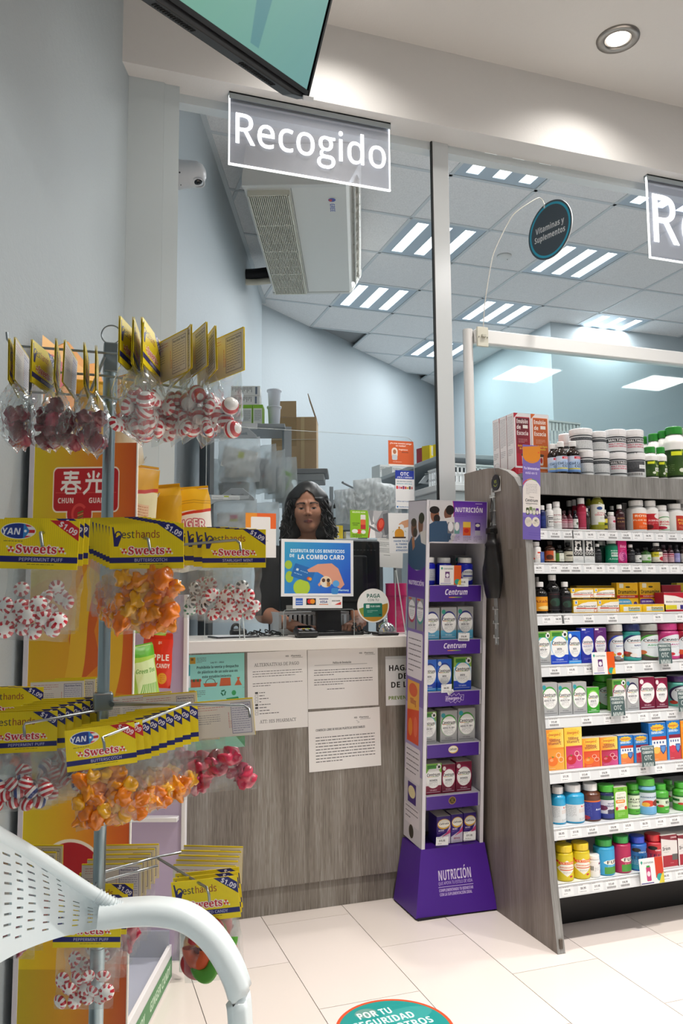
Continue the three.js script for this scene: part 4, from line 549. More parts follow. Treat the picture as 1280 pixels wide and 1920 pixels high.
const calc = (minis) => (c, w, h) => { R(c, 0, 0, w, h, '#cfcad8'); PG(c, [[0, 0], [w, 0], [w, h * 0.3], [w * 0.72, h * 0.6], [0, h * 0.78]], '#38207a'); PG(c, [[w, h * 0.44], [w, h * 0.62], [w * 0.3, h * 0.76], [w * 0.68, h * 0.62]], '#c8407a'); E(c, w * 0.52, h * 0.28, w * 0.46, h * 0.19, '#d8a83a'); E(c, w * 0.53, h * 0.265, w * 0.42, h * 0.15, '#f2efe2'); ital(c, 'Caltrate', w * 0.53, h * 0.27, w * 0.19, '#1b1822', w * 0.7); T(c, 'BONE', w * 0.34, h * 0.51, w * 0.15, '#f0edf6'); fine(c, 6, h * 0.57, w * 0.45, 2, 5, '#b8a8d8'); if (minis) T(c, 'Minis', w * 0.5, h * 0.84, w * 0.2, '#8a1f3c', { skew: 0.15 }); else T(c, '600+D3', w * 0.5, h * 0.83, w * 0.14, '#444'); fine(c, w * 0.2, h * 0.92, w * 0.6, 2, 5, '#8a8694'); };
P('cal', 80, 160, calc(0)); P('calM', 80, 160, calc(1));
const emer = (top, mid, foot, fruit, immune) => (c, w, h) => {
  c.fillStyle = lin(c, 0, 0, immune ? 0 : w, immune ? h : 0, immune ? [[0, '#1c6fc2'], [1, '#3a9ae0']] : [[0, top], [1, '#f4d868']]); c.fillRect(0, 0, w, h); const st = []; for (let k = 0; k < 22; k++) { const a = k / 22 * 6.283, r = k % 2 ? 0.34 : 0.44; st.push([w / 2 + Math.cos(a) * w * r, h * 0.13 + Math.sin(a) * h * r * 0.23]); } PG(c, st, '#e9c33a'); ital(c, 'Emergen-C', w / 2, h * 0.13, w * 0.15, '#c33a24', w * 0.66);
  if (immune) { T(c, 'IMMUNE+', w / 2, h * 0.26, w * 0.16, '#eef5fb', { max: w * 0.72 }); R(c, w * 0.16, h * 0.36, w * 0.84, h * 0.09, mid); R(c, w * 0.16, h * 0.45, w * 0.84, h * 0.2, '#e8eef2'); for (let k = 0; k < 4; k++) E(c, w * (0.3 + 0.17 * k), h * 0.52, 4, 6, '#2a4a8a'); R(c, w * 0.16, h * 0.65, w * 0.84, h * 0.35, foot); E(c, w * 0.42, h * 0.72, w * 0.2, h * 0.09, fruit); PG(c, [[w * 0.62, h * 0.6], [w * 0.96, h * 0.6], [w * 0.94, h * 0.74], [w * 0.79, h * 0.84], [w * 0.64, h * 0.74]], '#1e3a8a'); PG(c, [[w * 0.66, h * 0.62], [w * 0.92, h * 0.62], [w * 0.9, h * 0.73], [w * 0.79, h * 0.8], [w * 0.68, h * 0.73]], '#5a8fd0'); }
  else { T(c, '1000mg', w / 2, h * 0.27, w * 0.19, '#7a1e30', { max: w * 0.6 }); T(c, 'Vitamin C', w / 2, h * 0.345, w * 0.17, '#7a1e30', { max: w * 0.72 }); R(c, w * 0.08, h * 0.45, w * 0.92, h * 0.55, mid); c.fillStyle = lin(c, 0, h * 0.5, w, h, [[0, mid], [1, foot]]); c.fillRect(w * 0.08, h * 0.5, w * 0.92, h * 0.5); E(c, w * 0.36, h * 0.78, w * 0.28, h * 0.12, fruit); E(c, w * 0.3, h * 0.75, w * 0.1, h * 0.04, '#ffffff55'); PG(c, [[w * 0.3, h * 0.66], [w * 0.44, h * 0.67], [w * 0.36, h * 0.7]], '#4a8a2a'); E(c, w * 0.68, h * 0.64, w * 0.13, h * 0.065, '#f4d8c8'); E(c, w * 0.68, h * 0.64, w * 0.105, h * 0.052, mid); E(c, w * 0.82, h * 0.75, w * 0.14, h * 0.07, '#f4d8c8'); E(c, w * 0.82, h * 0.75, w * 0.115, h * 0.057, mid); }
  fine(c, w * 0.2, h * 0.95, w * 0.6, 1, 5, '#f4e8e0');
};
P('emTang', 100, 190, emer('#e8861e', '#e58a24', '#f0b048', '#e8721e')); P('emRasp', 100, 190, emer('#f0c43a', '#c02a58', '#d860a0', '#c21f30')); P('emOrS', 96, 150, emer('#ec9a26', '#d8481e', '#e86a3a', '#ec7a1e')); P('emRaspS', 96, 150, emer('#ee8c22', '#a81c3c', '#d8589a', '#b81c2c')); P('emImS', 96, 150, emer('', '#c8381e', '#e8804a', '#f0a83a', 1)); P('emImRS', 96, 150, emer('', '#8c1a3a', '#c84a5a', '#c82a44', 1)); P('emIm', 100, 190, emer('', '#c0281e', '#e88a3a', '#f2c05a', 1)); P('emImR', 100, 190, emer('', '#8a1838', '#c83a4c', '#d83a54', 1));
const emul = (bg, c2) => (c, w, h) => { R(c, 0, 0, w, h, '#e9e6e8'); PG(c, [[0, 0], [26, 0], [0, 22]], bg); RR(c, 10, 16, w - 18, h - 60, 4, bg); c.fillStyle = lin(c, 0, 16, w, h, [[0, c2], [0.7, bg]]); c.fillRect(14, 20, w - 26, h * 0.56); ['Emulsión', 'de', 'Escocia'].forEach((s, k) => T(c, s, 16, 34 + k * 24, 24, '#f6f2ee', { a: 'left', max: k === 1 ? 26 : 70 })); R(c, 54, 48, 30, 14, '#efeae4'); fine(c, 26, 106, 54, 3, 6, '#f0dcd0'); T(c, 'Aceite de Hígado', w / 2 + 4, 134, 10, '#f0d83a', { max: 70 }); T(c, 'de Bacalao', w / 2 + 4, 145, 10, '#f0d83a', { max: 50 }); RR(c, 44, 164, 20, 46, 6, '#f0e4da'); E(c, 54, 170, 16, 6, '#5a4030'); E(c, 54, 190, 7, 12, '#c83a2a'); R(c, 0, h - 36, w, 36, bg); fine(c, 20, h - 28, 66, 3, 8, '#f4e4dc', 7); };
P('emuRed', 104, 260, emul('#b81c34', '#4a1622')); P('emuOrange', 104, 260, emul('#d86a28', '#b8501e'));
P('emuSide', 60, 260, (c, w, h) => { R(c, 0, 0, w, h, '#e8e4e6'); fine(c, 6, 12, 46, 20, 6, '#55555c', 4); fine(c, 6, 146, 40, 4, 7, '#55555c', 9); R(c, 0, h - 40, w, 40, '#c01c30'); PG(c, [[0, h - 40], [w, h - 40], [0, h - 26]], '#e8e4e6'); });
P('cod', 100, 90, (c, w, h) => { R(c, 0, 0, w, h, '#a9c3e4'); PG(c, [[0, 0], [w, 0], [w, 12], [0, 40]], '#c9d6ec'); R(c, 46, 4, 54, 13, '#c8283c'); T(c, 'CARLSON', 74, 11, 9, '#fff', { max: 44 }); T(c, 'Cod Liver', 60, 42, 19, '#1c2c4a', { f: 'serif', max: 70 }); T(c, 'Oil', 60, 58, 19, '#1c2c4a', { f: 'serif' }); R(c, 20, 68, 60, 6, '#d8c83a'); R(c, 0, 78, w, 12, '#6a93cc'); });
const malt = (k) => (c, w, h) => { R(c, 0, 0, w, h, '#d9dcde'); R(c, 0, 0, w, 8, '#3c4044'); if (k === 1) { R(c, 20, 12, w - 20, 20, '#2c2e31'); T(c, 'MALTAGLOBIN', 76, 22, 17, '#f0f0f0', { max: 96 }); T(c, 'MALT EXTRACT with', 72, 42, 10, '#b8324a', { max: 86 }); T(c, 'HEMOGLOBIN and B-12', 72, 54, 10, '#b8324a', { max: 86 }); R(c, 0, 12, 16, 60, '#2c2e31'); R(c, 26, 78, w - 34, 7, '#3c4044'); } else if (k === 2) { RR(c, 14, 14, w - 28, 18, 4, '#3a3d42'); fine(c, 20, 18, w - 40, 2, 6, '#aab0b4'); fine(c, 16, 38, w - 34, 7, 6, '#70757a', 5); R(c, 30, 80, 70, 5, '#3c4044'); } else { R(c, 0, 10, w * 0.7, h - 34, '#46484c'); fine(c, 8, 16, 70, 6, 6, '#8a8e92', 4); R(c, 14, h - 22, 70, 18, '#eee'); bars(c, 18, h - 20, 60, 14); R(c, 66, 30, 34, 20, '#eceef0'); fine(c, 70, 36, 26, 2, 6); } };
P('malt1', 130, 92, malt(1)); P('malt2', 130, 92, malt(2)); P('malt3', 130, 92, malt(3));
P('coco', 110, 110, (c, w, h) => { R(c, 0, 0, w, h, '#2c4a1e'); c.fillStyle = lin(c, 0, 0, w, h, [[0, '#1e3a18'], [1, '#4a6a22']]); c.fillRect(0, 0, w, h); LN(c, [[58, 0], [78, 50], [66, h]], '#8aa832', 5); RR(c, 62, 48, 48, 26, 3, '#e8ece2'); T(c, 'COCO', 88, 62, 22, '#16240e', { max: 42 }); T(c, 'EXTRA', 86, 34, 15, '#dfe8d0', { max: 36 }); R(c, 30, 8, 30, 16, '#e2ea2c'); E(c, 58, 82, 8, 8, '#e0e6d4'); fine(c, 8, 60, 30, 5, 7, '#8aa06a'); R(c, 0, h - 8, w, 8, '#172a10'); });
// one simple label: background, bands, words
function tagPrint(k, w, h, bg, ops) { P(k, w, h, (c, W, H) => { R(c, 0, 0, W, H, bg); for (const o of ops) { if (o[0] === 'r') R(c, o[1] * W, o[2] * H, o[3] * W, o[4] * H, o[5]); else if (o[0] === 'e') E(c, o[1] * W, o[2] * H, o[3] * W, o[4] * H, o[5]); else if (o[0] === 'f') fine(c, o[1] * W, o[2] * H, o[3] * W, o[4], o[5] ?? 5, o[6] ?? '#777', 4); else T(c, o[1], o[2] * W, o[3] * H, o[4], o[5], o[6] ?? {}); } }); }
tagPrint('navy', 60, 90, '#1a2a70', [['f', 0.15, 0.1, 0.7, 3, 8, '#5a78d0'], ['f', 0.1, 0.45, 0.8, 6, 7, '#3a56b0']]); tagPrint('kit', 66, 100, '#f0f0ee', [['r', 0.25, 0.08, 0.7, 0.84, '#1a1a1c'], ['r', 0.29, 0.11, 0.62, 0.78, '#f0f0ee'], ['r', 0.34, 0.2, 0.5, 0.08, '#1a1a1c'], ['r', 0.34, 0.33, 0.5, 0.06, '#1a1a1c'], ['t', 'KIT', 0.6, 0.55, 20, '#111'], ['f', 0.34, 0.7, 0.5, 3, 6]]);
tagPrint('white1', 90, 120, '#f1f1ef', [['t', 'ROYAL', 0.5, 0.1, 15, '#7a1f34'], ['f', 0.2, 0.22, 0.6, 1, 8, '#333'], ['t', 'Leche de', 0.5, 0.4, 17, '#333', { f: 'serif', skew: 0.3, w: 'normal' }], ['t', 'Magnesia', 0.5, 0.58, 17, '#a03a44', { f: 'serif', skew: 0.3, w: 'normal' }], ['f', 0.15, 0.75, 0.7, 3, 8]]); tagPrint('pinkSm', 60, 60, '#c9a8b0', [['r', 0, 0.08, 1, 0.32, '#8a2440'], ['t', 'Esencia', 0.5, 0.25, 13, '#f0dfe2', { max: 46 }], ['f', 0.15, 0.5, 0.7, 4, 6, '#6a3a48']]); tagPrint('leafW', 60, 70, '#e6e8e6', [['f', 0.2, 0.15, 0.5, 2, 6], ['e', 0.65, 0.5, 0.14, 0.16, '#4a5a4a'], ['f', 0.15, 0.7, 0.6, 2, 6]]);
tagPrint('redB', 90, 110, '#b83a58', [['f', 0.2, 0.12, 0.6, 2, 8, '#7a1c30'], ['f', 0.15, 0.45, 0.7, 5, 7, '#8a2438'], ['r', 0, 0.95, 1, 0.05, '#d8a0ac']]); tagPrint('dark', 50, 50, '#2a2422', [['f', 0.15, 0.2, 0.7, 4, 7, '#6a5a50']]); tagPrint('oil', 90, 110, '#e4e6de', [['e', 0.5, 0.2, 0.14, 0.08, '#2a4a8a'], ['t', 'Aceite de', 0.62, 0.42, 11, '#b83a4a', { w: 'normal' }], ['t', 'Oliva Puro', 0.62, 0.52, 14, '#b83a4a', { max: 66 }], ['r', 0.4, 0.88, 0.6, 0.12, '#a9b02c'], ['f', 0.5, 0.65, 0.3, 2, 6]]);
tagPrint('yelSm', 50, 60, '#d8c832', [['e', 0.3, 0.2, 0.2, 0.16, '#f0ecc0'], ['r', 0, 0.42, 1, 0.25, '#3a4a1a'], ['f', 0.1, 0.75, 0.8, 2, 6, '#5a5410']]); tagPrint('pinkW', 60, 70, '#dcd4d6', [['e', 0.72, 0.16, 0.2, 0.12, '#c03a5a'], ['f', 0.3, 0.4, 0.55, 6, 6]]); tagPrint('maroon', 60, 100, '#3c161e', [['t', 'ROYAL', 0.6, 0.18, 13, '#c8a860'], ['t', 'CLAVO', 0.6, 0.45, 13, '#c8a860'], ['f', 0.3, 0.75, 0.6, 2, 7, '#8a6a40']]); tagPrint('greyBox', 30, 90, '#4a4848', [['f', 0.2, 0.2, 0.6, 4, 8, '#6a6868']]);
tagPrint('orangeL', 110, 100, '#ef6420', [['t', 'ROYAL', 0.6, 0.16, 19, '#f6e6d6'], ['t', 'FLOR DE', 0.52, 0.42, 13, '#f6e6d6'], ['t', 'TILO', 0.72, 0.62, 15, '#f6e6d6'], ['f', 0.45, 0.8, 0.5, 2, 7, '#fbd8bc'], ['r', 0, 0, 0.28, 1, '#efefed']]); tagPrint('redL', 100, 100, '#b8202c', [['e', 0.7, 0.16, 0.17, 0.16, '#ece4e2'], ['t', 'ÁCIDO BÓRICO', 0.62, 0.42, 15, '#f4ecea', { max: 66 }], ['e', 0.3, 0.82, 0.18, 0.15, '#5a1a1c'], ['r', 0, 0, 0.16, 1, '#efefed'], ['f', 0.3, 0.58, 0.6, 2, 7, '#f0d8d6']]); tagPrint('boral', 90, 90, '#e6efe2', [['e', 0.55, 0.5, 0.5, 0.5, '#2a8a3c'], ['e', 0.56, 0.51, 0.47, 0.46, '#e8eee4'], ['t', 'BORAL', 0.62, 0.4, 19, '#c82a3a'], ['t', 'POWDER', 0.62, 0.58, 14, '#c82a3a'], ['e', 0.34, 0.82, 0.26, 0.12, '#c02040']]);
tagPrint('goldL', 100, 90, '#f0f0ee', [['r', 0.42, 0, 0.58, 1, '#b83224'], ['t', 'POLVO', 0.72, 0.3, 16, '#e8c040'], ['t', 'YODO', 0.72, 0.52, 17, '#e8c040'], ['f', 0.5, 0.75, 0.4, 2, 7, '#f0d8b0']]); tagPrint('cream', 90, 110, '#dcdcb8', [['r', 0, 0, 1, 0.04, '#c8b83a'], ['f', 0.3, 0.3, 0.6, 6, 8], ['r', 0, 0.94, 1, 0.06, '#c8b83a']]); tagPrint('pinkTub', 60, 100, '#f0e2e4', [['r', 0, 0.3, 1, 0.1, '#e8a880'], ['f', 0.1, 0.5, 0.8, 5, 8]]);
tagPrint('stripes', 40, 80, '#e4e0d8', [['r', 0, 0.35, 1, 0.14, '#4a7a34'], ['r', 0, 0.75, 1, 0.2, '#d85a2a']]); tagPrint('redTxt', 80, 110, '#f2f0ee', [['r', 0.5, 0.1, 0.45, 0.14, '#d8402c'], ['f', 0.4, 0.35, 0.5, 6, 8, '#d8553c'], ['e', 0.2, 0.72, 0.14, 0.1, '#ee5030']]); tagPrint('blueBox', 30, 70, '#4a64a8', [['f', 0.2, 0.15, 0.6, 6, 7, '#b8c4e6']]); tagPrint('amber', 80, 80, '#c8562a', [['r', 0.62, 0, 0.38, 1, '#d4d2be'], ['e', 0.4, 0.62, 0.2, 0.24, '#5a3424'], ['f', 0.68, 0.1, 0.28, 8, 7], ['r', 0, 0.92, 1, 0.08, '#e0b48a']]); tagPrint('greenL', 70, 80, '#e2e6da', [['r', 0, 0, 0.42, 1, '#5a8a34'], ['f', 0.5, 0.1, 0.4, 3, 6], ['f', 0.5, 0.7, 0.4, 3, 6]]); tagPrint('beigeL', 70, 80, '#cfcbb8', [['f', 0.2, 0.12, 0.6, 2, 6, '#444'], ['e', 0.5, 0.42, 0.22, 0.1, '#4a463a'], ['f', 0.15, 0.65, 0.7, 3, 6]]);
P('bear', 80, 160, (c, w, h) => { R(c, 0, 0, w, h, '#dfe2e2'); R(c, 4, 10, w - 8, h * 0.68, '#141416'); E(c, 40, 44, 22, 20, '#e4e4e2'); E(c, 24, 28, 7, 7, '#e4e4e2'); E(c, 56, 28, 7, 7, '#e4e4e2'); E(c, 44, 52, 12, 14, '#141416'); PG(c, [[16, 60], [30, 54], [44, 64], [62, 58], [70, 84], [12, 84]], '#e4e4e2'); PG(c, [[26, 66], [40, 60], [52, 70], [40, 80]], '#141416'); T(c, 'OSO', 40, 98, 30, '#e8e8e6', { max: 62 }); T(c, 'POLVO PARA PIES', 40, 118, 9, '#e8e8e6', { max: 62 }); fine(c, 14, 136, 52, 1, 7); });
tagPrint('blackTxt', 60, 90, '#1b1c20', [['f', 0.2, 0.1, 0.6, 2, 8, '#b8bcc0'], ['f', 0.15, 0.4, 0.7, 6, 8, '#8a8e94']]); tagPrint('greenD', 60, 90, '#11503f', [['f', 0.2, 0.2, 0.5, 5, 9, '#3a7a66']]); tagPrint('greenW', 90, 110, '#168a66', [['t', 'ROYAL', 0.6, 0.1, 15, '#dfece6'], ['r', 0.36, 0.24, 0.6, 0.34, '#cfe0d8'], ['t', 'BORO', 0.66, 0.38, 19, '#14503c'], ['f', 0.44, 0.5, 0.4, 1, 6], ['t', 'Alcohol', 0.6, 0.75, 17, '#dfece6', { f: 'serif', skew: 0.2 }]]); P('rose', 80, 140, (c, w, h) => { R(c, 0, 0, w, h, '#c01c6c'); ital(c, 'Rosa', 46, 36, 24, '#f0b8d0'); fine(c, 24, 54, 40, 2, 7, '#f0c8da'); for (let k = 0; k < 6; k++) E(c, 44 + (k % 2) * 6 - 3, 98, 36 - k * 6, 30 - k * 5, k % 2 ? '#9a2a72' : '#d878ac', k); R(c, 0, 128, w, 12, '#b01060'); });
tagPrint('aloe', 70, 90, '#d8e4d6', [['f', 0.4, 0.12, 0.4, 2, 6, '#4a7a4a'], ['e', 0.6, 0.5, 0.12, 0.18, '#7ab06a'], ['r', 0, 0.78, 1, 0.22, '#5a9a34']]); tagPrint('fruit', 80, 80, '#e8e2d0', [['r', 0, 0, 0.5, 0.5, '#d8cc34'], ['e', 0.72, 0.68, 0.2, 0.22, '#b81c34'], ['t', 'MIEL', 0.5, 0.28, 15, '#3a4a14'], ['f', 0.1, 0.8, 0.4, 2, 6]]); tagPrint('lavender', 60, 80, '#9a9ad0', [['f', 0.2, 0.12, 0.6, 4, 7, '#4a4a8a'], ['f', 0.2, 0.6, 0.6, 4, 7, '#e0e0f0']]); tagPrint('redSm', 50, 70, '#b8b4b0', [['r', 0.4, 0, 0.6, 0.6, '#b83a24'], ['f', 0.1, 0.7, 0.7, 3, 6]]);
tagPrint('arnica', 90, 90, '#e79a22', [['t', 'Azahar', 0.6, 0.35, 19, '#7a2a14', { f: 'serif' }], ['f', 0.06, 0.2, 0.2, 6, 8, '#4a4a2a'], ['e', 0.65, 0.78, 0.3, 0.12, '#f4d890'], ['r', 0, 0, 1, 0.05, '#2a1a10']]); tagPrint('tallBlk', 90, 120, '#17151a', [['r', 0.2, 0, 0.6, 0.02, '#4a464c'], ['f', 0.3, 0.12, 0.5, 1, 8, '#a03a3a'], ['e', 0.55, 0.55, 0.24, 0.22, '#2a4a3c'], ['e', 0.45, 0.62, 0.1, 0.16, '#24342c'], ['r', 0.2, 0.97, 0.6, 0.02, '#5a565c']]);
P('motion', 150, 80, (c, w, h) => { R(c, 0, 0, w, h, '#ece8dc'); R(c, 0, 0, w, 12, '#e0b41e'); PG(c, [[0, 0], [w, 0], [w, 12], [90, 14], [30, 34], [0, 40]], '#e2b71e'); E(c, 84, 70, 70, 52, '#efece6'); R(c, 10, 6, 16, 22, '#e8eaec'); R(c, 14, 10, 8, 14, '#2a6ab8'); T(c, 'Motion Sickness Relief', 82, 40, 14, '#3a3436', { max: 118 }); R(c, 18, 50, w - 18, 5, '#c23a2a'); R(c, 18, 48, 60, 7, '#c23a2a'); fine(c, 20, 62, 90, 2, 7); E(c, 138, 66, 9, 12, '#c8402c'); E(c, 138, 66, 6.5, 9, '#efece6'); R(c, 0, h - 5, w, 5, '#d8a818'); });
const drama = (col) => (c, w, h) => { R(c, 0, 0, w, h, '#f0bc1c'); RR(c, 14, 4, 22, 20, 2, '#ece8d0'); E(c, 58, 20, 12, 4, '#4a3a10'); T(c, 'Dramamine', w / 2, h * 0.32, 24, '#16120e', { max: w * 0.88 }); R(c, 0, h * 0.43, w, h * 0.1, '#d0281e'); T(c, 'motion sickness', w / 2, h * 0.48, 10, '#f4ece0', { max: w * 0.7 }); RR(c, -10, h * 0.56, w * 0.78, h * 0.36, 30, col); T(c, 'LESS DROWSY', w * 0.34, h * 0.66, 11, '#f0eef8', { max: w * 0.55 }); fine(c, 8, h * 0.74, w * 0.5, 3, 6, '#d8d8ee'); E(c, w * 0.86, h * 0.72, 9, 9, '#4a2a86'); };
P('dramaBlue', 110, 130, drama('#4aa6d8')); P('dramaPurple', 110, 130, drama('#56328e')); P('dramaLow', 150, 44, (c, w, h) => { R(c, 0, 0, w, h, '#efc01c'); R(c, 24, 12, 112, 26, '#ece4b8'); R(c, 28, 14, 22, 22, '#e8ecee'); T(c, 'Dramamine', 94, 22, 17, '#1a160e', { max: 74 }); R(c, 58, 31, 74, 5, '#4aa0c0'); fine(c, 20, 4, 100, 1, 6, '#8a6a14'); }); P('redMotion', 130, 100, (c, w, h) => { R(c, 0, 0, w, h, '#b41c30'); PG(c, [[0, 12], [60, 18], [w, 40], [w, h], [0, h]], '#ece8e2'); T(c, 'Motion Sickness Relief', 66, 48, 13, '#3a3436', { max: 112 }); R(c, 6, 66, 60, 22, '#e0d22c'); R(c, 84, 66, 46, 22, '#3a2f7c'); R(c, 0, 90, w, 10, '#b41c30'); }); tagPrint('plainRed', 60, 60, '#a8182e', []); tagPrint('olive', 40, 60, '#c8b02c', [['f', 0.1, 0.3, 0.8, 3, 8, '#2a4a24']]);
const gummy = (bg, ring, name, col, fruit) => (c, w, h) => { R(c, 0, 0, w, h, bg); E(c, w * 0.62, h * 0.46, w * 0.5, h * 0.5, ring); E(c, w * 0.66, h * 0.48, w * 0.47, h * 0.46, '#dfe6ea'); ital(c, 'Centrum', w * 0.62, h * 0.24, w * 0.2, '#17181c', w * 0.66); R(c, w * 0.34, h * 0.32, w * 0.6, 2, '#c85a2a'); T(c, name, w * 0.64, h * 0.44, w * 0.13, col); fine(c, w * 0.4, h * 0.52, w * 0.45, 2, 5); for (const [x, y, r, k] of fruit) E(c, x * w, y * h, r * w, r * w, k); };
P('gumA', 96, 150, gummy('#6a5a52', '#3a4ab0', 'MULTI', '#333a8a', [[0.3, 0.8, 0.12, '#c8a83a'], [0.55, 0.76, 0.1, '#c8402c'], [0.75, 0.86, 0.1, '#e0b83a'], [0.5, 0.92, 0.12, '#8a8a88']])); P('gumMen', 110, 150, gummy('#3fa89c', '#232c5e', 'MEN', '#2a3560', [[0.3, 0.8, 0.14, '#8a4a2a'], [0.24, 0.74, 0.08, '#c83a34'], [0.48, 0.84, 0.11, '#e6e0da'], [0.86, 0.84, 0.06, '#c8d82c']])); P('gumAd', 110, 150, gummy('#544a44', '#4a9a3a', 'ADULTS', '#3a9a5a', [[0.26, 0.74, 0.12, '#c86a3a']])); P('gumPink', 110, 150, gummy('#c8407f', '#c02c74', 'MULTI', '#a02a6a', [[0.28, 0.72, 0.17, '#e8922c'], [0.5, 0.84, 0.09, '#c02a34'], [0.8, 0.8, 0.06, '#d84a7a']])); P('gumRed', 110, 150, gummy('#a8183a', '#7c1024', 'MULTI', '#8a1a3a', [[0.3, 0.78, 0.14, '#d8582c']])); P('gumGreen', 110, 150, gummy('#4aa83a', '#3a9a2c', 'ADULT', '#3aa08a', [[0.2, 0.8, 0.1, '#b83a2c']])); P('gumWo', 110, 150, gummy('#58b0a0', '#2c2244', 'WOMEN', '#5a4a9a', [[0.25, 0.86, 0.12, '#b8402c']]));
P('kids', 110, 150, (c, w, h) => { R(c, 0, 0, w, h, '#dadfe2'); ['#e03a3a', '#e8a02c', '#4aa83a', '#3a7ad0'].forEach((k, i) => T(c, 'kids'[i], 74 + i * 10, 18, 19, k)); fine(c, 8, 14, 46, 12, 8, '#6a7074', 5); fine(c, 62, 40, 40, 5, 7, '#c87a4a'); fine(c, 62, 120, 40, 3, 8, '#4a4a4c'); }); P('amberBlue', 110, 130, (c, w, h) => { R(c, 0, 0, w, h, '#22308c'); R(c, 0, 0, w, 10, '#d86a28'); fine(c, 8, 20, 40, 10, 10, '#8a98d8', 5); T(c, 'kids', 76, 60, 15, '#dfe4f4', { skew: 0.2 }); E(c, 24, 116, 18, 14, '#a8283c'); R(c, 96, 8, 14, h, '#1a2468'); T(c, 'GUMMIES', 98, 70, 14, '#cfd6ee', { rot: -1.57 }); }); P('melat', 100, 140, (c, w, h) => { R(c, 0, 0, w, h, '#cfd2dc'); R(c, 0, 0, w, 26, '#1c5a3a'); T(c, '100%', 74, 10, 12, '#e8f0e0'); T(c, 'SLEEP', 62, 48, 13, '#2a3060'); T(c, 'MELATONIN', 66, 64, 14, '#2a3060', { max: 60 }); E(c, 26, 76, 18, 16, '#6a2a50'); for (let k = 0; k < 5; k++) E(c, 52 + (k % 3) * 14, 94 + (k > 2 ? 12 : 0), 9, 9, '#34305a'); R(c, 0, 112, w, 28, '#2a3a8a'); }); P('probio', 90, 150, (c, w, h) => { R(c, 0, 0, w, h, '#6fb82e'); RR(c, 8, 22, 74, 86, 12, '#eceadc'); T(c, 'NATURE', 45, 12, 10, '#1c3a14'); fine(c, 22, 32, 46, 2, 6); T(c, 'PROBIOTIC-10', 45, 52, 10, '#3a4a24', { max: 56 }); RR(c, 10, 60, 62, 16, 7, '#e0862c'); T(c, 'ORGANIC', 42, 68, 10, '#f6ecd8'); E(c, 16, 100, 9, 9, '#c82a24'); E(c, 76, 100, 9, 9, '#c82a24'); fine(c, 26, 84, 38, 3, 6, '#a85a3a'); fine(c, 22, 122, 46, 3, 7, '#dfeec8'); }); P('alpha', 80, 150, (c, w, h) => { R(c, 0, 0, w, h, '#5ab43c'); R(c, 0, 0, w, 16, '#1f5a2a'); R(c, 8, 16, w, 100, '#dce8d0'); T(c, 'ALPHA', 46, 46, 17, '#1c2418', { max: 54 }); T(c, 'LIPOIC ACID', 46, 66, 17, '#1c2418', { max: 66 }); T(c, '600 mg', 48, 94, 13, '#1c2418'); T(c, '30', 46, 134, 14, '#1f4a1c'); }); P('ashwa', 110, 150, (c, w, h) => { R(c, 0, 0, w, h, '#c9d6e2'); R(c, 0, 0, w, 18, '#2a6a3c'); R(c, 0, 108, w, 42, '#6fb2e0'); T(c, 'ASHWAGANDHA', 64, 46, 15, '#2a4a6a', { max: 84 }); E(c, 50, 86, 22, 20, '#d8402c'); E(c, 40, 94, 14, 14, '#e8b03a'); E(c, 84, 86, 20, 22, '#7a2a24'); R(c, 0, 30, 14, 20, '#2a6a3c'); }); P('bvit', 96, 120, (c, w, h) => { R(c, 0, 0, w, h, '#4aae34'); R(c, 0, 0, w, 14, '#1f6a2c'); R(c, 0, 14, w, 58, '#d6e6cc'); R(c, 0, 30, 30, 20, '#1f6a2c'); T(c, 'B-', 66, 40, 30, '#1c2a18'); fine(c, 50, 58, 40, 2, 6); E(c, 36, 70, 12, 10, '#c03a2a'); T(c, '150', 60, 96, 11, '#dff0d0'); });
P('bearY', 96, 130, (c, w, h) => { R(c, 0, 0, w, h, '#dcc822'); PG(c, [[w / 2, 20], [86, 66], [w / 2, 112], [14, 66]], '#f0ece0'); RR(c, 20, 30, 70, 14, 6, '#e0562a'); T(c, 'L’il Critters', 54, 37, 10, '#fbe8c0', { max: 62 }); T(c, 'Immune C', 54, 60, 13, '#d8603a', { max: 58 }); R(c, 26, 72, 56, 5, '#d8603a'); E(c, 16, 28, 6, 6, '#d0382c'); E(c, 84, 100, 7, 8, '#d0382c'); E(c, 62, 112, 6, 6, '#c83a34'); fine(c, 36, 86, 40, 2, 6); }); P('smallW', 60, 80, (c, w, h) => { R(c, 0, 0, w, h, '#ecebe8'); R(c, 6, 20, 18, 30, '#e6e6e2'); bars(c, 8, 22, 14, 24); R(c, 40, 4, 20, 10, '#7a2040'); R(c, 46, 46, 14, 20, '#e06a2a'); fine(c, 26, 30, 14, 4, 6); });
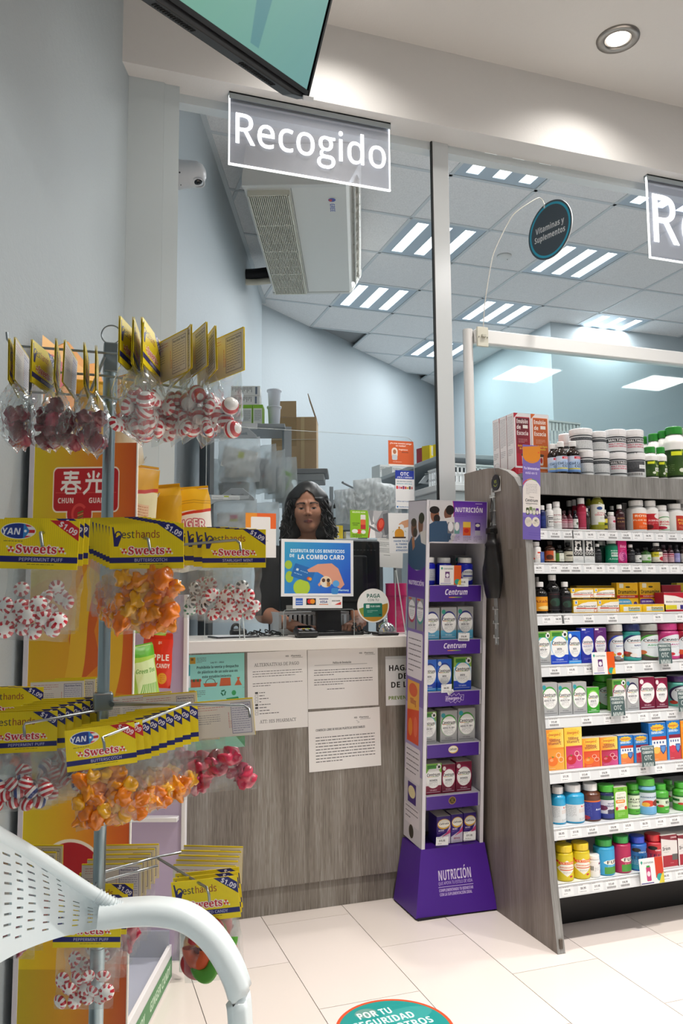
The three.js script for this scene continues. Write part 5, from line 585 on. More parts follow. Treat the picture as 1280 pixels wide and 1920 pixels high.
const fun = (bg) => (c, w, h) => { R(c, 0, 0, w, h, bg); R(c, w * 0.4, h * 0.7, w * 0.6, h * 0.3, '#4a9a3c'); E(c, w * 0.66, h * 0.5, w * 0.28, h * 0.1, '#f4f0e0'); T(c, 'FUN', w * 0.68, h * 0.5, 24, '#3a3a3c', { stroke: '#f6f2e6', lw: 5 }); fine(c, w * 0.5, h * 0.62, w * 0.4, 2, 6, '#f0e8d8'); }; P('funBlue', 110, 130, fun('#36a4d8')); P('funPink', 110, 130, fun('#b41f54')); const teen = (a, b) => (c, w, h) => { c.fillStyle = lin(c, 0, 0, 0, h, [[0, a], [1, b]]); c.fillRect(0, 0, w, h); E(c, w * 0.36, h * 0.12, 14, 12, '#1c1c16'); T(c, 'ONE A DAY', w * 0.66, h * 0.22, 12, '#f0f0ee', { max: 46 }); R(c, w * 0.72, h * 0.08, 10, 26, '#14141a'); T(c, 'TEEN', w * 0.52, h * 0.46, 26, '#1a2240', { max: 56, w: 'normal' }); fine(c, w * 0.2, h * 0.6, w * 0.6, 4, 7, '#dfdfe6'); }; P('teenB', 100, 130, teen('#1f5fb8', '#2f9ab0')); P('teenR', 100, 130, teen('#c8302c', '#b83a78'));
P('iron', 100, 160, (c, w, h) => { R(c, 0, 0, w, h, '#e0dcda'); PG(c, [[0, 0], [w, 0], [w, 30], [50, 24], [0, 14]], '#7a1428'); T(c, 'LEADER', 78, 14, 10, '#f0e8e6'); T(c, 'Iron', 32, 66, 24, '#1a1a1c', { a: 'center' }); fine(c, 14, 52, 50, 1, 6); fine(c, 14, 82, 70, 1, 6); R(c, 8, 100, w - 8, h - 104, '#a81c30'); R(c, 66, 96, 34, 30, '#5a5a58'); fine(c, 54, 138, 40, 1, 7, '#f0d8d8'); });
P('cBot', 90, 110, (c, w, h) => { R(c, 0, 0, w, h, '#1c26b8'); R(c, 48, 20, 40, 70, '#c9cdd6'); fine(c, 52, 24, 32, 8, 7, '#33363c'); }); P('cBot2', 90, 110, (c, w, h) => { R(c, 0, 0, w, h, '#1c26b8'); R(c, 0, 10, 14, 90, '#c4c8d8'); fine(c, 2, 14, 10, 10, 8, '#33363c'); E(c, 56, 56, 26, 36, '#e8eaee'); T(c, 'Centrum', 56, 38, 10, '#222'); R(c, 36, 58, 40, 8, '#1c2a9a'); fine(c, 42, 48, 28, 1, 6); fine(c, 42, 72, 28, 2, 6); });
// shelf-edge price tags, promo cards
for (let k = 0; k < 5; k++) P('price' + k, 70, 44, (c, w, h) => { R(c, 0, 0, w, h, '#eceef0'); fine(c, 5, 4, 58, 1, 8, '#333', k + 1); T(c, '$' + [11, 16, 8, 13, 15][k] + '.' + ['95', '99', '95', '49', '95'][k], 34, 20, 14, '#2a2a2c', { max: 34 }); if (k % 2) bars(c, 6, 30, 56, 10, k); else fine(c, 12, 34, 48, 1, 8, '#222', k + 5); });
P('promo', 170, 140, (c, w, h) => { R(c, 0, 0, w, h, '#ecebea'); R(c, 112, 0, 58, h, '#dd5a1c'); E(c, 140, 118, 22, 20, '#2aa090'); PG(c, [[150, 110], [170, 96], [170, h], [140, h]], '#e8c23a'); PG(c, [[10, 20], [18, 12], [26, 20], [18, 34]], '#1f9a80'); T(c, 'COOPHARMA', 66, 24, 15, '#7a8a88', { max: 74 }); RR(c, 44, 46, 34, 44, 4, '#5a2a6a'); E(c, 61, 72, 12, 14, '#eceaf0'); R(c, 36, 92, 48, 30, '#cfc8d4'); R(c, 8, 128, 80, 4, '#2a3a9a'); });
P('promoPink', 170, 140, (c, w, h) => { R(c, 0, 0, w, h, '#ecebea'); R(c, 112, 0, 58, 110, '#cc3a1c'); E(c, 140, 108, 22, 20, '#2a9a98'); PG(c, [[150, 100], [170, 80], [170, h], [130, h]], '#d8c83a'); PG(c, [[10, 20], [18, 12], [26, 20], [18, 34]], '#1f9a80'); T(c, 'COOPHARMA', 66, 24, 15, '#7a8a88', { max: 74 }); RR(c, 46, 46, 32, 76, 6, '#c03a70'); R(c, 50, 40, 24, 10, '#2a9a3c'); E(c, 62, 84, 12, 14, '#f0d8e0'); R(c, 4, 130, 90, 5, '#2a2a7a'); });
P('otc', 96, 100, (c, w, h) => { R(c, 0, 0, w, h, '#4a5f60'); R(c, 0, 0, w, 3, '#c9d2d2'); T(c, 'PRODUCTO', 48, 14, 16, '#e2e8e6', { max: 84 }); T(c, 'CUBIERTO', 48, 32, 16, '#e2e8e6', { max: 78 }); T(c, 'OTC', 48, 58, 30, '#e6ecea', { max: 66, w: 'normal' }); T(c, 'MMM', 48, 90, 28, '#e6ecea', { max: 74, w: 'normal' }); });
// products: kind, x, y, z, width, height, depth, print, label, finish
const STOCK = [
["box",1.6073,1.5715,-2.597,0.0726,0.2405,0.05,"emuRed","red emulsion carton, front one of the row of white-sided cartons",{}],
["box",1.6832,1.5715,-2.597,0.0766,0.2411,0.05,"emuOrange","orange emulsion carton on the top ledge, behind the purple shelf banner",{}],
["box",1.6073,1.5715,-2.65,0.0726,0.2405,0.05,"emuRed","second white-sided emulsion carton, behind the red-fronted one",{}],
["box",1.6073,1.5715,-2.703,0.0726,0.2405,0.05,"emuRed","rearmost white-sided emulsion carton in the row of three",{}],
["syrup",1.6888,1.5715,-2.5057,0.0374,0.1153,0.0374,"cod","cod liver oil bottle half hidden by the orange emulsion carton",{"body":"#20140f","cap":"#eeeeee"}],
["syrup",1.7144,1.5715,-2.4904,0.0469,0.1219,0.0469,"cod","middle cod liver oil bottle with a torn sticker, in front of the white jars",{"body":"#20140f","cap":"#eeeeee"}],
["syrup",1.7675,1.5715,-2.4932,0.0524,0.1273,0.0524,"cod","right cod liver oil bottle, touching the black and white jars",{"body":"#20140f","cap":"#eeeeee"}],
["syrup",1.746,1.5715,-2.5662,0.0385,0.1294,0.0385,"cod","dark bottle with a white cap behind the first two cod liver oil bottles",{"body":"#20140f","cap":"#eeeeee"}],
["jar",1.8242,1.5715,-2.4962,0.0584,0.0948,0.0584,"malt2","lower white jar behind the cod liver oil bottles, first of the bottom row",{"body":"#f0f0f0","cap":"#f2f2f4"}],
["jar",1.8927,1.5715,-2.5033,0.0726,0.0943,0.0726,"malt2","second jar of the bottom row, its back label facing out",{"body":"#f0f0f0","cap":"#f2f2f4"}],
["jar",1.9695,1.5715,-2.5046,0.0753,0.0955,0.0753,"malt1","third jar of the bottom row, its black name band facing out",{"body":"#f0f0f0","cap":"#f2f2f4"}],
["jar",2.0541,1.5715,-2.5081,0.0822,0.0984,0.0822,"malt3","fourth jar of the bottom row, dark label with a barcode",{"body":"#f0f0f0","cap":"#f2f2f4"}],
["jar",1.8173,1.6595,-2.5099,0.0858,0.089,0.0858,"malt2","first large jar of the upper row, above the cod liver oil bottles",{"body":"#f0f0f0","cap":"#f2f2f4"}],
["jar",1.8843,1.6595,-2.4985,0.063,0.0814,0.063,"malt2","second jar of the upper row, smaller with a black text panel",{"body":"#f0f0f0","cap":"#f2f2f4"}],
["jar",1.9699,1.6545,-2.5092,0.0844,0.0997,0.0844,"malt1","third jar of the upper row, with a black name band and red text",{"body":"#f0f0f0","cap":"#f2f2f4"}],
["jar",2.051,1.6555,-2.5066,0.0791,0.1021,0.0791,"malt1","fourth jar of the upper row, beside the green-capped bottles",{"body":"#f0f0f0","cap":"#f2f2f4"}],
["jar",1.8185,1.5715,-2.6052,0.0564,0.178,0.0564,"malt2","jar at the back of the ledge, left of the upper row",{"body":"#f0f0f0","cap":"#f2f2f4"}],
["pill",2.1169,1.5715,-2.4959,0.0579,0.1248,0.0579,"coco","short white bottle with a green cap, left one in front on the top ledge",{"body":"#f4f4f2","cap":"#2f8f34"}],
["pill",2.1708,1.5715,-2.4991,0.0441,0.1278,0.0441,"coco","short white bottle with a green cap, second in front on the top ledge",{"body":"#f4f4f2","cap":"#2f8f34"}],
["pill",2.1948,1.5715,-2.5634,0.0529,0.1941,0.0529,"coco","tall green-capped bottle behind the two short ones, left of its twin",{"body":"#f4f4f2","cap":"#2f8f34"}],
["pill",2.2224,1.5715,-2.5422,0.0503,0.2034,0.0503,"coco","tall green-capped bottle just left of the biggest one",{"body":"#f4f4f2","cap":"#2f8f34"}],
["pill",2.1837,1.5715,-2.6032,0.0323,0.1903,0.0323,"coco","green-capped bottle at the back, right behind the upper jars",{"body":"#f4f4f2","cap":"#2f8f34"}],
["pill",2.2503,1.5715,-2.512,0.09,0.2129,0.09,"coco","biggest green-capped coconut bottle with a neon price sticker",{"body":"#f4f4f2","cap":"#2f8f34"}],
["pill",2.3056,1.5715,-2.4963,0.0586,0.211,0.0586,"pinkTub","pale pink tub cut off by the photo edge on the top ledge",{"body":"#f2dfe2","cap":"#f0d6da"}],
["pill",1.6183,1.3705,-2.4807,0.0274,0.0844,0.0274,"navy","navy blue bottle with a white cap, next to the purple banner",{"body":"#16225c","cap":"#f0f0f0"}],
["pill",1.6496,1.3705,-2.4812,0.0285,0.0911,0.0285,"kit","white bottle with a black framed label, second from the purple banner",{"body":"#f0f0ee","cap":"#f2f2f2"}],
["pill",1.6826,1.3705,-2.4849,0.0357,0.1003,0.0357,"white1","white bottle with looping red script, third from the purple banner",{"body":"#f0f0ee","cap":"#f2f2f2"}],
["syrup",1.7103,1.3705,-2.4787,0.0234,0.0674,0.0234,"pinkSm","left of two tiny pink-labelled bottles on the first shelf down",{"body":"#571f2c","cap":"#3a2026"}],
["syrup",1.7334,1.3705,-2.4776,0.0212,0.0679,0.0212,"pinkSm","right of two tiny pink-labelled bottles on the first shelf down",{"body":"#571f2c","cap":"#3a2026"}],
["syrup",1.7563,1.3705,-2.4777,0.0214,0.0695,0.0214,"leafW","tiny dark bottle with a white leaf label before the red bottle",{"body":"#1c1a24","cap":"#16161a"}],
["pill",1.7958,1.3705,-2.4954,0.0368,0.1188,0.0368,"redB","tall raspberry red bottle with a white cap on the first shelf down",{"body":"#a51f3c","cap":"#ececec"}],
["pill",1.8046,1.3705,-2.5805,0.027,0.1189,0.027,"dark","dark bottle with a grey-white cap standing at the back, left of the red one",{"body":"#241a1e","cap":"#ececec"}],
["pill",1.8174,1.3705,-2.5681,0.0222,0.1219,0.0222,"redB","second red bottle with a pinkish cap, behind the first red one",{"body":"#a51f3c","cap":"#ececec"}],
["syrup",1.8127,1.3705,-2.4867,0.0194,0.0808,0.0194,"dark","slim dark bottle between the red bottle and the big oil flask",{"body":"#1f1a1c","cap":"#e4e4e4"}],
["flask",1.865,1.3705,-2.4931,0.0522,0.1254,0.0522,"oil","big flask of yellow-green oil with a rounded top and white label",{"body":"#9a9a2c","cap":"#8f9430"}],
["flask",1.8915,1.3705,-2.5808,0.0275,0.1319,0.0275,"oil","olive oil flask standing behind the big one",{"body":"#9a9a2c","cap":"#8f9430"}],
["syrup",1.8848,1.3705,-2.4757,0.0173,0.0757,0.0173,"yelSm","small bottle with a yellow label right of the oil flask",{"body":"#2b2318","cap":"#d8d8d8"}],
["pill",1.9158,1.3705,-2.4828,0.0317,0.0686,0.0317,"pinkW","short white-capped bottle with a pale pink label on the first shelf down",{"body":"#d8c9cd","cap":"#f2f2f2"}],
["syrup",1.9744,1.3705,-2.5509,0.0278,0.1003,0.0278,"dark","dark bottle behind the short pale pink one",{"body":"#2a1c18","cap":"#eeeeee"}],
["syrup",1.9563,1.3705,-2.4852,0.0364,0.0979,0.0364,"maroon","dark maroon bottle with gold lettering and a white cap",{"body":"#3a141c","cap":"#eeeeee"}],
["box",2.0075,1.3705,-2.5226,0.0205,0.1077,0.0113,"greyBox","narrow dark grey carton beside the orange-labelled white bottle",{}],
["pill",2.0475,1.3705,-2.5043,0.0746,0.1184,0.0746,"orangeL","large white bottle with a bright orange label",{"body":"#f0f0ee","cap":"#f2f2f2"}],
["pill",2.106,1.3705,-2.496,0.0581,0.1187,0.0581,"redL","white bottle with a red label, right of the orange-labelled one",{"body":"#f0f0ee","cap":"#f2f2f2"}],
["pill",2.1565,1.3705,-2.4948,0.0557,0.1016,0.0557,"boral","shorter white bottle with a green-edged label and ribbed cap",{"body":"#f0f0ee","cap":"#f2f2f2"}],
["pill",2.2235,1.3705,-2.5019,0.0698,0.1105,0.0698,"goldL","white bottle with a red and gold label near the photo edge",{"body":"#f0f0ee","cap":"#f2f2f2"}],
["pill",2.3349,1.3705,-2.5781,0.0621,0.148,0.0621,"cream","tall cream-labelled white bottle at the photo edge on the first shelf down",{"body":"#f0f0ee","cap":"#f2f2f2"}],
["pill",1.5788,1.2495,-2.5015,0.015,0.0794,0.015,"stripes","narrow bottle cut by the shelf end panel on the second shelf down",{"body":"#e4dccf","cap":"#e8e8e8"}],
["pill",1.5902,1.2495,-2.481,0.0341,0.0744,0.0341,"redTxt","white bottle with orange-red lettering, first on the second shelf down",{"body":"#f0f0ee","cap":"#f2f2f2"}],
["box",1.6047,1.2495,-2.4679,0.0143,0.0375,0.0078,"blueBox","tiny blue carton left of the amber bottle on the second shelf down",{}],
["syrup",1.6485,1.2495,-2.4835,0.039,0.0774,0.039,"amber","brown bottle with an orange picture label on the second shelf down",{"body":"#3a1e10","cap":"#2a1a14"}],
["syrup",1.6854,1.2495,-2.4812,0.0344,0.0624,0.0344,"greenL","dark bottle with a half green label on the second shelf down",{"body":"#161a12","cap":"#17171a"}],
["syrup",1.7239,1.2495,-2.4825,0.037,0.0745,0.037,"beigeL","dark bottle with a plain beige label, left of the bear cartons",{"body":"#1a1712","cap":"#17171a"}],
["box",1.7549,1.2495,-2.489,0.0448,0.0911,0.05,"bear","left black and white carton with a bear emblem",{}],
["box",1.8028,1.2495,-2.489,0.0435,0.0919,0.05,"bear","right black and white carton with a bear emblem",{}],
["syrup",1.8476,1.2495,-2.4781,0.0282,0.0709,0.0282,"blackTxt","black bottle with a white cap right of the bear cartons",{"body":"#15161a","cap":"#ededed"}],
["pill",1.9074,1.2495,-2.5335,0.0391,0.0844,0.0391,"greenD","deep green bottle standing behind the black bottle",{"body":"#0d4a3c","cap":"#c9cfcb"}],
["pill",1.9179,1.2495,-2.4882,0.0484,0.0895,0.0484,"greenW","green bottle with a pale square label on the second shelf down",{"body":"#148060","cap":"#cfd4d2"}],
["box",1.9467,1.2495,-2.4743,0.0376,0.0827,0.0207,"rose","magenta carton with a rose picture",{}],
["syrup",1.9943,1.2495,-2.4793,0.0307,0.0702,0.0307,"blackTxt","black bottle with a white cap right of the rose carton",{"body":"#15161a","cap":"#f0f0f0"}],
["syrup",2.0241,1.2495,-2.4785,0.0289,0.0546,0.0289,"leafW","dark bottle with a white label, between the black bottle and the green-white one",{"body":"#14141a","cap":"#17171a"}],
["syrup",2.0647,1.2495,-2.4846,0.0412,0.0594,0.0412,"aloe","bottle with a white and green leaf label on the second shelf down",{"body":"#2e5a22","cap":"#1c1c20"}],
["syrup",2.1173,1.2495,-2.486,0.0439,0.0783,0.0439,"fruit","white-capped bottle with a yellow and red fruit label",{"body":"#1e1412","cap":"#f0f0f0"}],
["syrup",2.1441,1.2495,-2.4769,0.0258,0.07,0.0258,"pinkSm","left of two small bottles with pink labels on the second shelf down",{"body":"#3c1420","cap":"#33262c"}],
["syrup",2.1744,1.2495,-2.4778,0.0277,0.0705,0.0277,"pinkSm","right of two small bottles with pink labels on the second shelf down",{"body":"#3c1420","cap":"#33262c"}],
["syrup",2.203,1.2495,-2.4758,0.0236,0.0707,0.0236,"lavender","small bottle with a lavender label on the second shelf down",{"body":"#26242e","cap":"#2c2c34"}],
["syrup",2.2307,1.2495,-2.4752,0.0225,0.069,0.0225,"redSm","small bottle with a red label at the photo edge on the second shelf down",{"body":"#2a1614","cap":"#33262c"}],
["syrup",1.5958,1.0705,-2.4755,0.0531,0.1112,0.0531,"arnica","black syrup bottle with an orange-yellow label by the end panel",{"body":"#120f0e","cap":"#e6e6e6"}],
["syrup",1.6545,1.0705,-2.4852,0.0525,0.136,0.0525,"tallBlk","tallest black bottle with a dim picture label on the third shelf down",{"body":"#0f0e10","cap":"#eeeeee"}],
["syrup",1.6968,1.0705,-2.4721,0.0463,0.111,0.0463,"tallBlk","black bottle with a white cap, left of the yellow cartons",{"body":"#0f0e10","cap":"#e6e6e6"}],
["syrup",1.6354,1.0705,-2.5517,0.0255,0.13,0.0255,"dark","dark bottle hidden behind the yellow-labelled syrup",{"body":"#120f0e","cap":"#e6e6e6"}],
["box",1.7653,1.0705,-2.474,0.0997,0.0468,0.05,"motion","lower left yellow and white carton of four stacked ones",{}],
["box",1.863,1.0705,-2.474,0.0927,0.0459,0.05,"motion","lower right yellow and white carton of four stacked ones",{}],
["box",1.7577,1.1235,-2.48,0.0958,0.0347,0.05,"motion","upper left yellow and white carton of four stacked ones",{}],
["box",1.8523,1.1235,-2.48,0.0905,0.0343,0.05,"motion","upper right yellow and white carton of four stacked ones",{}],
["box",1.9621,1.0705,-2.474,0.0995,0.0276,0.05,"dramaLow","long low yellow carton under the blue-marked tall one",{}],
["box",2.065,1.0705,-2.474,0.1032,0.0275,0.05,"dramaLow","long low yellow carton under the purple-marked tall one",{}],
["box",1.9924,1.0705,-2.519,0.0945,0.1078,0.03,"dramaBlue","tall yellow carton with a blue panel on the third shelf down",{}],
["box",2.0961,1.0705,-2.519,0.0952,0.1088,0.03,"dramaPurple","tall yellow carton with a purple panel on the third shelf down",{}],
["box",2.1672,1.0705,-2.474,0.1129,0.0699,0.05,"redMotion","red and white carton cut off by the photo edge",{}],
["box",2.1998,1.0705,-2.529,0.0889,0.0985,0.04,"plainRed","plain red carton behind the red and white one",{}],
["box",2.2982,1.0705,-2.574,0.0555,0.1072,0.03,"olive","yellow-green carton at the back by the photo edge",{}],
["box",1.9282,1.0705,-2.629,0.1682,0.0987,0.04,"dramaLow","orange-yellow carton dim at the back, behind the stacked ones",{}],
["box",1.5751,0.8965,-2.445,0.0546,0.1116,0.03,"cSilverMenS","silver vitamin carton with a football, first by the end panel on the fourth shelf down",{}],
["box",1.6385,0.8965,-2.4495,0.0711,0.1147,0.0391,"cMenS","widest white and blue vitamin carton with a football on the fourth shelf down",{}],
["box",1.701,0.8965,-2.4441,0.0512,0.1107,0.0282,"cMenB","bright blue vitamin carton, third on the fourth shelf down",{}],
["box",1.7552,0.8965,-2.4446,0.053,0.1213,0.0292,"cAgeB","tall navy vitamin carton behind the small promo card",{}],
["box",1.8092,0.8965,-2.444,0.051,0.1215,0.028,"cAgeP","tall purple vitamin carton behind the small promo card",{}],
["pill",1.8912,0.8965,-2.4593,0.0586,0.1322,0.0586,"gumA","clear bottle of gummies with a grey lid, left of the teal one",{"body":"#5a4a44","cap":"#c9c9c7","cd":0.98}],
["pill",1.9649,0.8965,-2.4669,0.0738,0.1325,0.0738,"gumMen","teal bottle with a navy lid and coconut picture",{"body":"#2f8f8a","cap":"#1b2452","cd":0.98}],
["pill",2.0408,0.8965,-2.4712,0.0824,0.131,0.0824,"gumAd","clear bottle with a grey lid and green-ringed label",{"body":"#4e443e","cap":"#a9aba8","cd":0.98}],
["pill",2.1318,0.8965,-2.477,0.0939,0.1311,0.0939,"gumPink","pink bottle of fruit gummies with an orange picture",{"body":"#c23d80","cap":"#c23d80","cd":0.9}],
["pill",2.2015,0.8965,-2.4639,0.0678,0.1302,0.0678,"gumRed","red gummy bottle at the photo edge on the fourth shelf down",{"body":"#a01430","cap":"#a01430","cd":0.9}],
["box",1.5821,0.7265,-2.4313,0.063,0.1094,0.0347,"cSilverAd","first and biggest of the silver and green cartons on the fifth shelf down",{}],
["box",1.6438,0.7265,-2.4292,0.0553,0.1048,0.0304,"cSilverAd","second of the silver and green cartons on the fifth shelf down",{}],
["box",1.7029,0.7265,-2.4297,0.0572,0.1072,0.0315,"cSilverAd","third of the silver and green cartons on the fifth shelf down",{}],
["box",1.7578,0.7265,-2.4275,0.0491,0.0866,0.027,"cAdG","short bright green vitamin carton on the fifth shelf down",{}],
["pill",1.8647,0.7265,-2.5001,0.0723,0.1207,0.0723,"gumGreen","green bottle standing behind the first dark promo tag",{"body":"#3a9a2c","cap":"#46b12e","cd":0.9}],
["box",1.8674,0.7265,-2.4297,0.057,0.1097,0.0314,"cSilverWoS","silver vitamin carton with a football and pink ring on the fifth shelf down",{}],
["box",1.9245,0.7265,-2.4286,0.053,0.1092,0.0291,"cSilverWo","silver vitamin carton with a dark ring, left of the magenta ones",{}],
["box",1.9874,0.7265,-2.4324,0.067,0.1129,0.0368,"cWo","wider magenta vitamin carton on the fifth shelf down",{}],
["box",2.0503,0.7265,-2.4288,0.0538,0.1079,0.0296,"cWo","narrower magenta vitamin carton on the fifth shelf down",{}],
["pill",2.1567,0.7265,-2.4546,0.0812,0.1095,0.0812,"gumWo","mint bottle with a purple lid at the photo edge",{"body":"#58b0a0","cap":"#3a2258","cd":0.9}],
["box",1.5828,0.5495,-2.4134,0.0705,0.1334,0.0388,"emTang","tall orange and yellow vitamin C carton nearest the end panel",{}],
["box",1.6558,0.5495,-2.4132,0.0698,0.1361,0.0384,"emRasp","tall yellow vitamin C carton with a raspberry, second in its row",{}],
["box",1.7261,0.5495,-2.4129,0.0687,0.0962,0.0378,"emOrS","short orange vitamin C carton with an orange on the sixth shelf down",{}],
["box",1.7992,0.5495,-2.4138,0.0721,0.0951,0.0397,"emRaspS","short yellow vitamin C carton with a raspberry on the sixth shelf down",{}],
["box",1.8693,0.5495,-2.4111,0.0621,0.0961,0.0342,"emImS","left of two short blue vitamin cartons on the sixth shelf down",{}],
["box",1.9341,0.5495,-2.4111,0.0622,0.0939,0.0342,"emImRS","right of two short blue vitamin cartons, behind a dark promo tag",{}],
["box",2.0067,0.5495,-2.4142,0.0735,0.131,0.0404,"emIm","tall blue vitamin carton with an orange shield on the sixth shelf down",{}],
["box",2.076,0.5495,-2.4102,0.0587,0.1354,0.0323,"emImR","tall blue vitamin carton with a red shield on the sixth shelf down",{}],
["box",2.1383,0.5495,-2.4103,0.0591,0.1319,0.0325,"emTang","pale yellow and blue carton cut off by the photo edge",{}],
["pill",1.5995,0.3725,-2.4141,0.0522,0.1201,0.0522,"kids","left of two sky-blue children vitamin bottles",{"body":"#1f9fd0","cap":"#eeeeee"}],
["pill",1.6606,0.3725,-2.415,0.074,0.1227,0.074,"kids","right and bigger of two sky-blue children vitamin bottles",{"body":"#1f9fd0","cap":"#eeeeee"}],
["pill",1.7278,0.3725,-2.4113,0.0665,0.1216,0.0665,"amberBlue","amber bottle with a deep blue and orange label",{"body":"#5a2c16","cap":"#eeeeee"}],
["pill",1.7887,0.3725,-2.4073,0.0586,0.1122,0.0586,"melat","navy and white gummy bottle with a green lid and berries",{"body":"#1f2a5c","cap":"#3fae2c","cd":0.95}],
["box",1.8278,0.3725,-2.3929,0.0543,0.1047,0.0299,"probio","green and cream carton with red fruit on the seventh shelf down",{}],
["pill",1.9109,0.3725,-2.4209,0.0459,0.103,0.0459,"alpha","slim green bottle with bold dark lettering",{"body":"#4aa832","cap":"#3fae2c","cd":0.9}],
["pill",1.9593,0.3725,-2.4111,0.0661,0.1195,0.0661,"ashwa","pale blue gummy bottle with a peach picture",{"body":"#7db7dc","cap":"#4cae38","cd":0.92}],
["pill",2.0161,0.3725,-2.4054,0.0549,0.096,0.0549,"bvit","small green bottle with a big letter B",{"body":"#46a830","cap":"#3fae2c","cd":0.72}],
["pill",2.1478,0.3725,-2.5191,0.0422,0.0748,0.0422,"bvit","green bottle dim at the back, right of the letter B bottle",{"body":"#46a830","cap":"#3fae2c","cd":0.72}],
["pill",2.1064,0.3725,-2.407,0.0579,0.0939,0.0579,"bvit","green bottle with a fruit label at the photo edge on the seventh shelf down",{"body":"#46a830","cap":"#3fae2c","cd":0.72}],
["pill",1.6017,0.1975,-2.3921,0.0602,0.112,0.0602,"bearY","left yellow gummy bottle with an orange name band",{"body":"#d8c21e","cap":"#e6c81a","cd":0.92}],
["pill",1.6659,0.1975,-2.3928,0.0616,0.112,0.0616,"bearY","right yellow gummy bottle with an orange name band",{"body":"#d8c21e","cap":"#e6c81a","cd":0.92}],
["pill",1.6523,0.1975,-2.4784,0.0328,0.097,0.0328,"bearY","yellow bottle dim at the back, behind the left yellow one",{"body":"#d8c21e","cap":"#e6c81a","cd":0.92}],
["pill",1.7102,0.1975,-2.3828,0.0417,0.0704,0.0417,"smallW","small white bottle beside the yellow gummy bottles",{"body":"#ececea","cap":"#f0f0f0","cd":0.95}],
["pill",1.7633,0.1975,-2.3969,0.0698,0.114,0.0698,"funBlue","sky-blue children bottle with a green lid on the bottom shelf",{"body":"#2f9fd0","cap":"#1f9a3c","cd":0.8}],
["pill",1.8309,0.1975,-2.3945,0.065,0.1182,0.065,"funPink","crimson children bottle with a green lid on the bottom shelf",{"body":"#b01d50","cap":"#1f9a3c","cd":0.8}],
["pill",1.8975,0.1975,-2.394,0.064,0.1099,0.064,"teenB","blue teen vitamin bottle with a blue lid",{"body":"#1f62b8","cap":"#1740c0","cd":0.8}],
["pill",1.9674,0.1975,-2.3962,0.0685,0.1087,0.0685,"teenR","red teen vitamin bottle with a red lid",{"body":"#c22a3a","cap":"#cf1f28","cd":0.8}],
["box",2.0072,0.1975,-2.3845,0.0674,0.1069,0.045,"iron","white and red iron carton on the bottom shelf",{}],
["box",2.079,0.1975,-2.3845,0.0685,0.1015,0.045,"iron","white and red carton cut off by the photo edge on the bottom shelf",{}]];
const TOWER_STOCK = [
["pill",1.2776,0.9591,-0.0502,0.0589,0.1038,0.0604,"cBot","left deep blue vitamin bottle at the top of the purple tower, behind a promo card",{"body":"#1a22b4","cap":"#eeeeec","cd":0.86},1],
["pill",1.345,0.9569,-0.0506,0.0598,0.1045,0.0613,"cBot","middle deep blue vitamin bottle at the top of the purple tower",{"body":"#1a22b4","cap":"#eeeeec","cd":0.86},1],
["pill",1.4334,0.9566,-0.0512,0.061,0.1056,0.0625,"cBot2","right deep blue vitamin bottle, its round label facing out",{"body":"#1a22b4","cap":"#eeeeec","cd":0.86},1],
["box",1.4536,0.9566,-0.135,0.0627,0.1108,0.05,"cSilverMen","dim vitamin carton at the back of the top tower tray",{},1],
["box",1.2862,0.7656,-0.045,0.0611,0.1114,0.05,"cSilverMen","left silver men vitamin carton in the second tower tray",{},2],
["box",1.3547,0.7619,-0.045,0.0642,0.1161,0.05,"cSilverMen","middle silver men vitamin carton in the second tower tray",{},2],
["box",1.4231,0.7582,-0.045,0.0652,0.121,0.05,"cSilverMen","right silver men vitamin carton in the second tower tray",{},2],
["box",1.2793,0.5691,-0.045,0.0576,0.1187,0.05,"cMenB","left blue men vitamin carton in the third tower tray",{},3],
["box",1.3399,0.5683,-0.045,0.0584,0.1195,0.05,"cMenB","middle blue men vitamin carton in the third tower tray",{},3],
["box",1.4145,0.5688,-0.045,0.0727,0.1244,0.05,"cMenS","white and blue football carton at the right of the third tower tray",{},3],
["box",1.2799,0.3771,-0.045,0.0607,0.1203,0.05,"cSilverMenS","silver football carton at the left of the fourth tower tray",{},4],
["box",1.3611,0.3736,-0.045,0.0684,0.1233,0.05,"cSilverAd","left silver and green carton in the fourth tower tray",{},4],
["box",1.4342,0.3805,-0.045,0.0707,0.1223,0.05,"cSilverAd","right silver and green carton in the fourth tower tray",{},4],
["box",1.302,0.1877,-0.045,0.0642,0.1202,0.05,"cWoS","football carton with a crimson foot at the left of the fifth tower tray",{},5],
["box",1.3637,0.1842,-0.045,0.0542,0.1171,0.05,"cWo","middle crimson women vitamin carton in the fifth tower tray",{},5],
["box",1.4262,0.1826,-0.045,0.0638,0.1238,0.05,"cWo","right crimson women vitamin carton in the fifth tower tray",{},5],
["box",1.3462,-0.0005,-0.055,0.056,0.1126,0.07,"cal","left purple calcium carton in the bottom tower tray, side showing",{},6],
["box",1.4007,-0.0045,-0.045,0.0479,0.1192,0.05,"calM","middle purple calcium carton in the bottom tower tray",{},6],
["box",1.4536,-0.0082,-0.045,0.0507,0.1238,0.05,"calM","right purple calcium carton in the bottom tower tray",{},6]];
